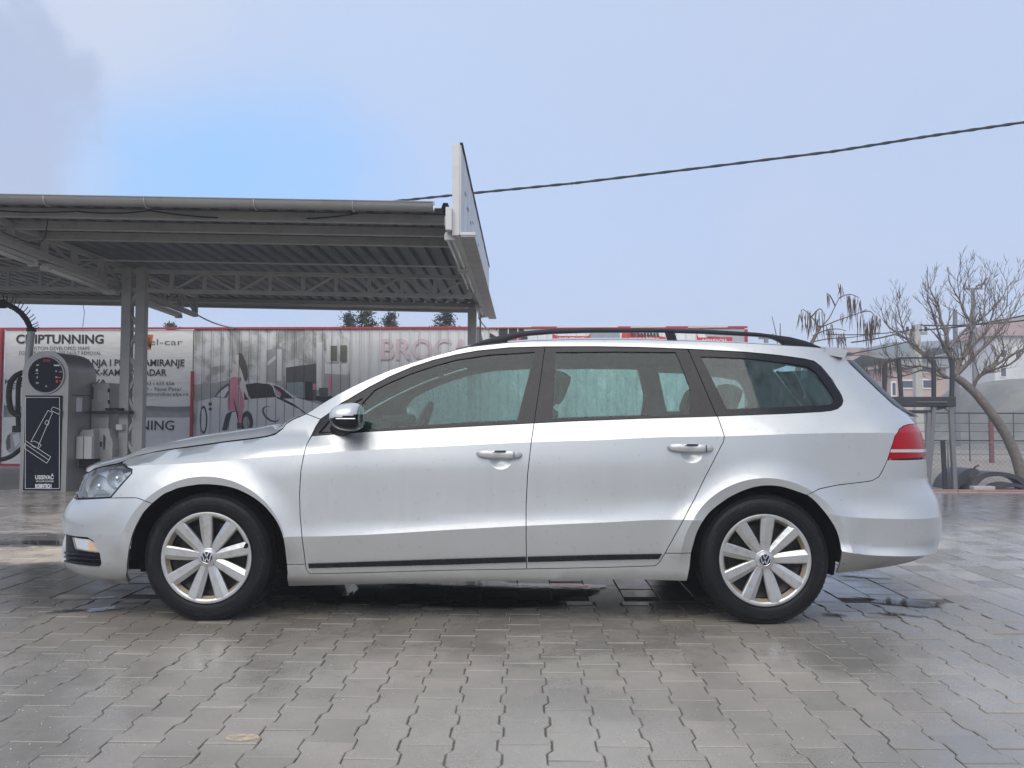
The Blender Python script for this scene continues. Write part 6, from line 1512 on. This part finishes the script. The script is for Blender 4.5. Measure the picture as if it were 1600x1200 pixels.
# the leaning bare tree
YT = 6.9; rg = random.Random(21)
TR = empty('bare_tree', tuple(at_y(1596, 762, YT))); TR.location.z = 0; tag(TR, 'leaning leafless tree with a curved bare trunk right of the metal stand', 'tree')
mb = MB(); tk = pxl(spl([(1606, 772), (1597, 745), (1588, 715), (1572, 680), (1552, 650), (1535, 627), (1519, 610), (1503, 596), (1492, 588)], 3), YT); mb.tube([P+Vector((.008*noise.noise(P*3), 0, 0)) for P in tk], [(.088+(.050-.088)*(k/(len(tk)-1))**.8)*(1+.10*noise.noise(Vector((k*.7, 3, 1)))) for k in range(len(tk))], 12); mb.build('trunk', 'bark', TR)
main = [([(1519, 610), (1528, 590), (1545, 578), (1565, 565), (1590, 550), (1612, 540)], .030, .012), ([(1545, 578), (1560, 560), (1568, 545), (1566, 533)], .018, .008), ([(1528, 590), (1540, 583), (1560, 575), (1580, 568), (1605, 545), (1625, 530)], .02, .01),
        ([(1492, 588), (1487, 570), (1482, 545), (1479, 520), (1470, 500), (1467, 480), (1458, 462), (1452, 450)], .040, .009), ([(1492, 588), (1500, 565), (1512, 545), (1518, 520), (1517, 505), (1505, 485), (1500, 470), (1492, 458)], .038, .009), ([(1492, 588), (1510, 570), (1528, 550), (1545, 535), (1560, 518), (1575, 500), (1585, 485)], .036, .010),
        ([(1479, 590), (1465, 578), (1450, 560), (1430, 540), (1410, 525), (1390, 512), (1382, 500)], .030, .009), ([(1495, 592), (1470, 588), (1445, 578), (1420, 585), (1400, 590), (1385, 588)], .022, .007), ([(1465, 578), (1440, 572), (1415, 572), (1395, 562), (1385, 555)], .020, .007),
        ([(1482, 545), (1495, 530), (1512, 512), (1530, 500), (1545, 488), (1560, 470)], .026, .008), ([(1505, 560), (1525, 535), (1540, 520), (1548, 500), (1555, 480), (1568, 462)], .022, .008), ([(1487, 565), (1478, 545), (1470, 530), (1462, 505), (1458, 490), (1450, 470)], .022, .008),
        ([(1518, 520), (1516, 495), (1522, 470), (1522, 452), (1539, 440)], .016, .006), ([(1535, 505), (1539, 480), (1539, 455), (1540, 430)], .012, .004), ([(1450, 560), (1425, 540), (1412, 515), (1405, 490), (1402, 470)], .018, .006), ([(1500, 465), (1496, 440), (1498, 428)], .008, .003), ([(1505, 485), (1506, 455), (1512, 430)], .008, .003), ([(1540, 520), (1556, 500), (1572, 480), (1575, 450), (1582, 440)], .013, .004)]
tips = []
for pts, r0, r1 in main:
    mb = MB(); y1 = YT+rg.uniform(-.5, .5); L3 = pxl(spl(pts, 3), YT, y1); limb(mb, L3, r0, r1, 7)
    for k in range(2, len(L3)-1, 1):
        d = (L3[k+1]-L3[k]).normalized(); s_ = d.orthogonal().normalized(); s_.rotate(Matrix.Rotation(rg.uniform(0, 2*PI), 3, d)); s_.y *= .6
        grow(mb, L3[k], d*.5+s_*.7+Vector((0, 0, .35)), rg.uniform(.12, .24), (r0+(r1-r0)*k/len(L3))*.34+.0025, 1, rg, .28, tips)
    grow(mb, L3[-1], (L3[-1]-L3[-2]).normalized()+Vector((0, 0, .3)), .20, r1*.9, 1, rg, .3, tips)
    mb.build('limb', 'bark', TR)
# catalpa with hanging pods, its trunk hidden by the car
YC2 = 6.6; TC_ = empty('pod_tree', (at_y(1250, 600, YC2).x, YC2, 0)); tag(TC_, 'leafless tree with long drooping brown seed pods rising behind the car roof', 'tree')
mb = MB(); tr0 = [Vector((at_y(1225, 600, YC2).x, YC2, -.03)), Vector((at_y(1228, 600, YC2).x, YC2, .7))]+pxl([(1248, 572), (1266, 540), (1281, 512)], YC2); limb(mb, tr0, .07, .020, 8); mb.build('trunk', 'bark', TC_)
arms = [[(1281, 512), (1295, 498), (1305, 478), (1311, 466)], [(1281, 512), (1305, 502), (1325, 495), (1345, 488), (1354, 483)], [(1270, 525), (1290, 516), (1310, 514), (1322, 517)], [(1281, 512), (1268, 495), (1256, 484), (1252, 486)], [(1311, 466), (1318, 462), (1330, 460), (1342, 465)], [(1345, 488), (1358, 486), (1366, 492), (1370, 500)], [(1268, 495), (1278, 484), (1284, 484), (1288, 495)], [(1305, 478), (1297, 462), (1292, 459)], [(1240, 560), (1255, 540), (1290, 530), (1320, 528), (1345, 525), (1375, 519)], [(1230, 590), (1300, 560), (1345, 555), (1370, 560)],
        [(1216, 545), (1212, 520), (1206, 494)], [(1219, 545), (1219, 505)]]
for i, a in enumerate(arms):
    mb = MB(); limb(mb, pxl(spl(a, 3), YC2, YC2+rg.uniform(-.4, .4)), .011, .005, 5)
    lb = mb.build('limb', 'bark', TC_)
cl = [(1247, 1268, 486, 518, 16), (1262, 1290, 488, 525, 22), (1291, 1299, 459, 486, 5), (1308, 1317, 445, 468, 6), (1322, 1336, 462, 500, 16), (1336, 1345, 466, 490, 6), (1313, 1330, 484, 510, 6), (1338, 1372, 492, 530, 26), (1350, 1364, 505, 542, 18), (1286, 1302, 508, 540, 10), (1306, 1322, 520, 545, 16), (1366, 1376, 496, 520, 5), (1400, 1406, 455, 472, 4), (1365, 1400, 560, 590, 22), (1345, 1365, 570, 600, 12), (1510, 1522, 545, 570, 8), (1384, 1388, 482, 500, 2)]
k_ = 0
for (xa, xb, ya, yb, cnt) in cl:
    for _ in range(cnt):
        x_ = rg.uniform(xa, xb); y_ = rg.uniform(ya, ya+(yb-ya)*.45); ln_ = rg.uniform(.12, .27)*(yb-ya)/30; P = at_y(x_, y_, YC2+rg.uniform(-.25, .25)); mb = MB(); c1 = rg.uniform(-.02, .02)
        mb.tube([P+Vector((0, 0, .03)), P, P+Vector((c1, 0, -ln_*.5)), P+Vector((c1*2.2, rg.uniform(-.01, .01), -ln_))], [.0012, .0052, .0056, .0015], 4, cap=False); mb.build('seed_pod', 'pod_brown', TC_); k_ += 1
# metal stand
YS = 6.35
ST_ = empty('metal_stand', tuple(at_y(1455, 768, YS))); ST_.location.z = 0; tag(ST_, 'dark welded steel stand with a thick top slab and open frame above', 'metal stand')
def sp_(a, y=YS): return at_y(a[0], a[1], y)
def sbar(name, a, b, w_, h_, mat='rust_frame', ya=YS, yb=None, par=None):
    mb = MB(); mb.bar(sp_(a, ya), sp_(b, ya if yb is None else yb), w_, h_); return mb.build(name, mat, par or ST_)
mb = MB(); A = sp_((1392, 633)); B = sp_((1491, 620)); mb.bevbox((A.x, YS-.05, A.z-.02), (B.x, YS+.55, B.z), .012); mb.build('top_slab', 'rust_frame', ST_)
sbar('slab_edge', (1433, 628), (1480, 628), .01, .012, 'galv', YS-.06)
for a, b, w_ in (((1459, 633), (1449, 768), .055), ((1485, 633), (1492, 768), .055), ((1451, 645), (1446, 768), .05), ((1485, 633), (1478, 640), .05)): sbar('leg', a, b, w_, w_, 'galv')
sbar('leg', (1456, 690), (1449, 765), .05, .05, 'galv', YS+.5); sbar('leg', (1473, 688), (1477, 768), .05, .04, 'rust_frame', YS+.1)
sbar('cross_rail', (1400, 643), (1460, 643), .04, .04); sbar('knee_brace', (1459, 640), (1482, 634), .04, .04)
for a, b in (((1382, 615), (1382, 569)), ((1408, 620), (1404, 560)), ((1459, 620), (1459, 563)), ((1487, 620), (1488, 560))): sbar('frame_post', a, b, .045, .045)
sbar('frame_rail', (1382, 568), (1404, 559.5), .03, .03); sbar('frame_rail', (1404, 559.5), (1488, 559), .022, .022)
# low chain-link fence just past the kerb
YF = 7.5; FE = empty('chain_link_fence', (6.5, YF, 0)); tag(FE, 'low rusty chain-link fence with thin posts behind the discarded tyres', 'fence')
zf = at_y(1500, 692, YF).z; mb = MB(); x0, x1 = 4.6, 11.5; st = .075; x = x0-.6
while x < x1:
    for s_ in (1, -1):
        a = Vector((x, YF, -.02)); b = Vector((x+s_*(zf+.02), YF, zf)); mb.add([a+Vector((-.0022, 0, 0)), a+Vector((.0022, 0, 0)), b+Vector((.0022, 0, 0)), b+Vector((-.0022, 0, 0))], [(0, 1, 2, 3)])
    x += st
stuff(mb.build('mesh_wire', 'galv', FE))
mb = MB(); mb.tube([(x0, YF, zf), (x1, YF, zf+.01)], .008, 5); mb.build('top_wire', 'galv', FE); mb = MB(); mb.tube([(x0, YF, zf*.72), (x1, YF, zf*.72)], .004, 5); mb.build('line_wire', 'galv', FE)
for xx in (5.1, 6.7, 8.3, 9.9): mb = MB(); mb.tube([(xx, YF+.01, -.03), (xx, YF+.01, zf+.04)], .014, 6); mb.build('fence_post', 'galv', FE)
# further rail fence
YR_ = 13.5; RF = empty('rail_fence', (11, YR_, 0)); tag(RF, 'taller wire fence with thin posts and one maroon post further back', 'fence')
for py_ in (645, 661, 674, 688): mb = MB(); a = at_y(1440, py_, YR_); b = at_y(1640, py_+1, YR_); mb.tube([Vector((a.x-3, a.y, a.z)), a, b, Vector((b.x+4, b.y, b.z))], .016 if py_ in (645, 688) else .006, 5); mb.build('rail', 'rust_frame', RF)
for px_ in (1484, 1514, 1583, 1612): mb = MB(); a = at_y(px_, 645, YR_); mb.tube([Vector((a.x, a.y, 0)), Vector((a.x, a.y, a.z+.02))], .013, 5); mb.build('fence_post', 'rust_frame', RF)
mb = MB(); a = at_y(1548, 650, YR_); mb.bevbox((a.x-.04, YR_-.04, -.03), (a.x+.04, YR_+.04, a.z), .005); mb.build('fence_post', 'post_maroon', RF)
# rubbish by the kerb: plastic wheel-arch liners, a cut tyre, plank
simple('liner_black', (.045, .047, .055), .5, 0, .3, 8, bmp=.4, dirt=((.14, .135, .13), 6, .6))
def arch_piece(name, lab, pts_o, pts_i, y0, dep, mat='liner_black', cat='car part'):
    O = [at_y(a, b, y0) for a, b in spl(pts_o, 5)]; I = [at_y(a, b, y0) for a, b in spl(pts_i, 5)]; n_ = min(len(O), len(I)); O, I = resamp(O, 30), resamp(I, 30); vs = []
    for a, b in zip(O, I): vs += [a, b, Vector((b.x, y0+dep*.6, b.z)), Vector((a.x, y0+dep, a.z*.97))]
    mb = MB(); mb.add(vs, [(i*4+j, (i+1)*4+j, (i+1)*4+(j+1) % 4, i*4+(j+1) % 4) for i in range(29) for j in range(4)]+[(0, 1, 2, 3), (119, 118, 117, 116)]); o_ = mb.build(name, mat, None, angle=50); bm = bmesh.new(); bm.from_mesh(o_.data); bmesh.ops.recalc_face_normals(bm, faces=bm.faces); bm.to_mesh(o_.data); bm.free(); tag(o_, lab, cat); return o_
arch_piece('wheel_arch_part', 'large black plastic wheel-arch liner lying behind the red kerb', [(1514, 766), (1522, 750), (1535, 740), (1555, 737), (1580, 740), (1600, 748), (1615, 762)], [(1521, 767), (1530, 755), (1540, 747), (1557, 744), (1578, 746), (1592, 752), (1604, 764)], 6.6, .35)
arch_piece('wheel_arch_part', 'crumpled dark plastic liner at the foot of the metal stand', [(1484, 767), (1490, 752), (1500, 740), (1512, 733), (1524, 732), (1530, 736)], [(1496, 768), (1500, 761), (1507, 757), (1513, 758), (1517, 764), (1520, 768)], 6.75, .5)
arch_piece('rubber_strip', 'flat black rubber strip curled under the bare tree', [(1555, 765), (1565, 758), (1580, 755), (1595, 757), (1606, 764)], [(1560, 768), (1570, 763), (1582, 761), (1594, 762), (1602, 768)], 6.4, .3, cat='rubber strip')
mb = MB(); A = at_y(1521, 765, 6.3); B = at_y(1554, 760, 6.3); mb.bevbox((A.x, 6.28, A.z), (B.x, 6.40, B.z), .006); tag(mb.build('plank', 'steel_light'), 'short cream plank lying in front of the plastic arch', 'plank')
mb = MB(); a, b = at_y(1520, 734, 6.9), at_y(1527, 728, 6.9); mb.tube([a, (a+b)/2+Vector((.01, 0, .02)), b, b+Vector((.02, 0, .01))], .014, 6); mb.build('loose_strap', 'liner_black', bpy.data.objects['wheel_arch_part'])
mb = MB(); A = at_y(1568, 766, 6.32); 
rr_ = random.Random(9); 
for k in range(90):
    x_ = rr_.uniform(5.6, 7.6); y_ = rr_.uniform(6.12, 6.45); r_ = rr_.uniform(.008, .03); mb.add([(x_+r_*a, y_+r_*b, -.03+r_*c*1.3) for a, b, c in ((1, 0, 0), (0, 1, 0), (-1, 0, 0), (0, -1, 0), (0, 0, 1.4))], [(0, 1, 4), (1, 2, 4), (2, 3, 4), (3, 0, 4)])
stuff(mb.build('litter_debris', 'earth'))
# concrete pole and a thin steel pole
def pole(px_, yb, ztop_px, w0, w1, lab, mat='concrete_pole', arms=()):
    A = at_y(px_, ztop_px, yb); o_ = empty('utility_pole', (A.x, yb, 0)); tag(o_, lab, 'utility pole'); mb = MB()
    n_ = 4; vs = [(A.x+w0*a, yb+w0*b, -.03) for a, b in ((-1, -1), (1, -1), (1, 1), (-1, 1))]+[(A.x+w1*a, yb+w1*b, A.z) for a, b in ((-1, -1), (1, -1), (1, 1), (-1, 1))]
    mb.add(vs, [(0, 1, 5, 4), (1, 2, 6, 5), (2, 3, 7, 6), (3, 0, 4, 7), (4, 5, 6, 7)]); mb.build('pole_shaft', mat, o_)
    for dz, wd in arms:
        mb = MB(); mb.bevbox((A.x-wd, yb-.06, A.z-dz-.05), (A.x+wd, yb+.06, A.z-dz+.05), .01); mb.build('crossarm', mat, o_)
        for s_ in (-1, -.4, .4, 1): mb = MB(); mb.tube([(A.x+wd*s_*.9, yb, A.z-dz+.05), (A.x+wd*s_*.9, yb, A.z-dz+.2)], .04, 6); mb.build('insulator', 'steel_dark', o_)
    return o_
pole(1432, 20.5, 508, .13, .085, 'pale square concrete utility pole behind the metal stand', arms=((.25, .32),))
pole(1492, 22, 484, .075, .05, 'thin steel pole rising through the bare tree crown', 'galv')
pole(1520, 40, 451, .10, .08, 'distant pole with a wooden crossarm above the bare tree', 'galv', arms=((.0, .55),))
pole(1197, 33, 525, .10, .08, 'distant lamp pole just clear of the roof rail', 'galv', arms=((.10, .35),))
for (pa, pb, yy, yb, r_, lab) in (((1330, 535), (1432, 512), 20.5, 20.5, .022, 'lower-left wire strung to the pale concrete pole'), ((1432, 508), (1660, 492), 20.5, 18, .022, 'wire running right from the concrete pole top'), ((1290, 522), (1432, 514), 20.5, 20.5, .016, 'upper-left wire strung to the pale concrete pole'), ((1432, 516), (1660, 478), 20.5, 17, .022, 'wire rising to the right edge above the tiled roof'), ((1230, 560), (1432, 530), 26, 21, .018, 'lowest wire strung left of the concrete pole')):
    cable('overhead_wire', [at_y(*pa, yy), at_y(*pb, yb)], r_, lab, 'wire')
# houses
def house(name, lab, px0, px1, py_eave, yb, depth, mat, roofmat, wins, gable=0.0, base_z=0.0, hip=.35):
    A = at_y(px0, py_eave, yb); B = at_y(px1, py_eave, yb); H = empty(name, ((A.x+B.x)/2, yb, 0)); tag(H, lab, 'house'); h = A.z
    mb = MB(); mb.box((A.x, yb, base_z-1), (B.x, yb+depth, h)); mb.build('wall', mat, H)
    mb = MB(); o_ = .35; yc = yb+depth/2; vs = [(A.x-o_, yb-o_, h-.05), (B.x+o_, yb-o_, h-.05), (B.x+o_, yb+depth+o_, h-.05), (A.x-o_, yb+depth+o_, h-.05), (A.x+depth*hip, yc, h+gable), (B.x-depth*hip, yc, h+gable)]
    mb.add(vs, [(0, 1, 5, 4), (2, 3, 4, 5), (1, 2, 5), (3, 0, 4), (3, 2, 1, 0)]); mb.build('roof', roofmat, H)
    for (a, b, c_, d) in wins:
        P0 = at_y(a, d, yb); P1 = at_y(b, c_, yb); mb = MB(); mb.bevbox((P0.x, yb-.05, P0.z), (P1.x, yb+.03, P1.z), .02); f = mb.build('window', 'window_white', H)
        np_ = max(1, int(round((P1.x-P0.x)/.55))); w_ = (P1.x-P0.x)/np_
        for k in range(np_): mb = MB(); mb.box((P0.x+w_*k+.07, yb-.058, P0.z+.08), (P0.x+w_*(k+1)-.05, yb-.052, P1.z-.08)); mb.build('pane', 'window_dark', f)
    return H
house('pink_house', 'salmon pink house with white windows seen under the stand frame', 1392, 1478, 573, 38, 8, 'house_pink', 'slope_grey', [(1407, 1430, 593, 608), (1440, 1460, 592, 608), (1385+7, 1400, 596, 620), (1441, 1460, 573, 583)], .9)
house('low_house', 'low reddish house half hidden by the car tailgate', 1325, 1390, 566, 52, 8, 'house_pink', 'roof_tile_red', [(1340, 1350, 580, 590), (1360, 1370, 580, 590)], 1.4)
house('white_house', 'large white house with a reddish tiled roof at the right edge', 1553, 1700, 524, 46, 5, 'house_white', 'roof_tile_red', [(1562, 1572, 545, 560), (1585, 1596, 545, 560), (1562, 1572, 573, 590)], 1.35, hip=.3)
house('cream_house', 'cream low house between the stand and the white house', 1498, 1556, 552, 58, 8, 'house_cream', 'slope_grey', [(1508, 1516, 562, 574), (1526, 1536, 562, 574)], .8)
# bank, road edge and hills
def terrain(name, mat, px0, px1, yb, prof, thick, seed, amp=.5, n=60, m_=14):
    A = at_y(px0, 600, yb); B = at_y(px1, 600, yb); vs = []
    for j in range(m_+1):
        v_ = j/m_
        for i in range(n+1):
            u = i/n; px_ = px0+(px1-px0)*u; x = A.x+(B.x-A.x)*u; top = at_y(px_, float(np.interp(px_, [q_[0] for q_ in prof], [q_[1] for q_ in prof])), yb).z
            h = math.sin(min(1, v_*1.6)*PI/2) if v_ < .63 else math.cos((v_-.63)/.37*PI/2)
            z = -.5+(top+.5)*h + amp*h*noise.fractal(Vector((x*.12/max(.3, thick/20), (yb+v_*thick)*.12/max(.3, thick/20), seed)), 1.0, 2.0, 4)
            vs.append((x, yb+(v_-.63)*thick, z))
    mb = MB(); mb.add(vs, [(j*(n+1)+i, j*(n+1)+i+1, (j+1)*(n+1)+i+1, (j+1)*(n+1)+i) for j in range(m_) for i in range(n)], True); return struct(mb.build(name, mat))
terrain('bank', 'slope_grey', 1240, 1800, 26, [(1240, 689), (1440, 686), (1462, 668), (1470, 652), (1485, 625), (1510, 600), (1560, 594), (1640, 590), (1800, 585)], 16, 3, .25)
terrain('hill', 'hill_blue', 1150, 1500, 95, [(1150, 610), (1250, 590), (1320, 562), (1350, 545), (1380, 540), (1410, 548), (1450, 570), (1500, 580)], 50, 5, .6)
terrain('hill', 'hill_blue', 1360, 2000, 135, [(1360, 590), (1400, 560), (1440, 536), (1480, 530), (1520, 540), (1570, 510), (1600, 494), (1700, 490), (2000, 495)], 60, 8, 1.0)
terrain('hill', 'hill_blue', -900, 1250, 140, [(-900, 560), (-300, 575), (200, 590), (700, 600), (1100, 600), (1250, 610)], 50, 2, 1.0)
# unseen wooded rise added behind the camera for reflections in the paint and glass
vs = []; nxx, nyy = 60, 12
for j in range(nyy+1):
    for i in range(nxx+1):
        x = -150+300*i/nxx; y = -55-5*j; h = math.sin(min(1, j/7)*PI/2)
        vs.append((x, y, -.5+h*(6.5+3.5*noise.noise(Vector((x*.03, 1, 4)))+1.6*noise.noise(Vector((x*.25, y*.2, 2))))))
mb = MB(); mb.add(vs, [(j*(nxx+1)+i, (j+1)*(nxx+1)+i, (j+1)*(nxx+1)+i+1, j*(nxx+1)+i+1) for j in range(nyy) for i in range(nxx)], True); struct(mb.build('unseen_rise', 'slope_grey'))
# conifers showing over the wall
def conifer(px_, py_top, yb, wpx, lab, seed):
    rg2 = random.Random(seed); A = at_y(px_, py_top, yb); o_ = empty('conifer_tree', (A.x, yb, 0)); tag(o_, lab, 'tree'); W_ = wpx/FPX*(yb-CAM.y)/2
    mb = MB(); limb(mb, [Vector((A.x, yb, -.03)), Vector((A.x, yb, A.z*.6)), Vector((A.x, yb, A.z))], .16, .03, 7); mb.build('trunk', 'bark', o_)
    mb = MB(); nb = 90
    for k in range(nb):
        u = k/nb; z = A.z-.05-u*2.6; rad_ = W_*(.25+.85*min(1, u*2.2))*rg2.uniform(.75, 1.1); a = rg2.uniform(0, 2*PI); d = Vector((math.cos(a), math.sin(a), rg2.uniform(-.05, .3))); p0 = Vector((A.x, yb, z)); p1 = p0+d*rad_
        mb.tube([p0, p1], [.014, .004], 3, cap=False)
        for q_ in range(46):
            w_ = rg2.uniform(.15, 1); c_ = p0.lerp(p1, w_)+Vector((rg2.gauss(0, .07), rg2.gauss(0, .07), rg2.gauss(0, .05))); e1 = Vector((rg2.gauss(0, 1), rg2.gauss(0, 1), rg2.gauss(0, .8))).normalized()*rg2.uniform(.05, .11); e2 = e1.orthogonal().normalized()*.028
            mb.add([c_-e1*.5-e2*.5, c_+e1*.5, c_+e2-e1*.2], [(0, 1, 2)])
    mb.build('crown', 'needle_green', o_)
conifer(572, 484, 17, 74, 'left one of two dark conifer tops over the hoarding', 1); conifer(545, 490, 17.6, 40, 'small conifer top touching the left one', 4); conifer(610, 489, 17.2, 48, 'conifer top at the right flank of the left clump', 6); conifer(695, 486, 16.6, 62, 'right conifer top showing beside the canopy end post', 2)
conifer(268, 505, 19, 30, 'tiny green tip just over the red rail near the column', 3)

GRP = {'conifer_tree': 'conifers behind the hoarding', 'utility_pole': 'utility poles in the right background', 'overhead_wire': 'wires strung between the poles', 'loose_cable': 'cables hanging under the canopy edge', 'stay_wire': 'stays running to the red rail', 'wheel_arch_part': 'discarded plastic car parts by the kerb', 'pink_house': 'houses in the right background', 'low_house': 'houses in the right background', 'white_house': 'houses in the right background', 'cream_house': 'houses in the right background'}
for o_ in bpy.data.objects:
    k_ = o_.name.split('.')[0]
    if k_ in GRP and o_.parent is None: o_['group'] = GRP[k_]
# damp winter air
m, t, o = newmat('haze'); pv = N(t, 'ShaderNodeVolumePrincipled'); pv.inputs['Color'].default_value = (.90, .93, 1.0, 1); pv.inputs['Density'].default_value = .0036; pv.inputs['Anisotropy'].default_value = .1
L(t, pv.outputs[0], o.inputs['Volume'])
mb = MB(); mb.box((-420, -120, -1.2), (480, 420, 23)); hz_ = stuff(mb.build('haze', 'haze'))
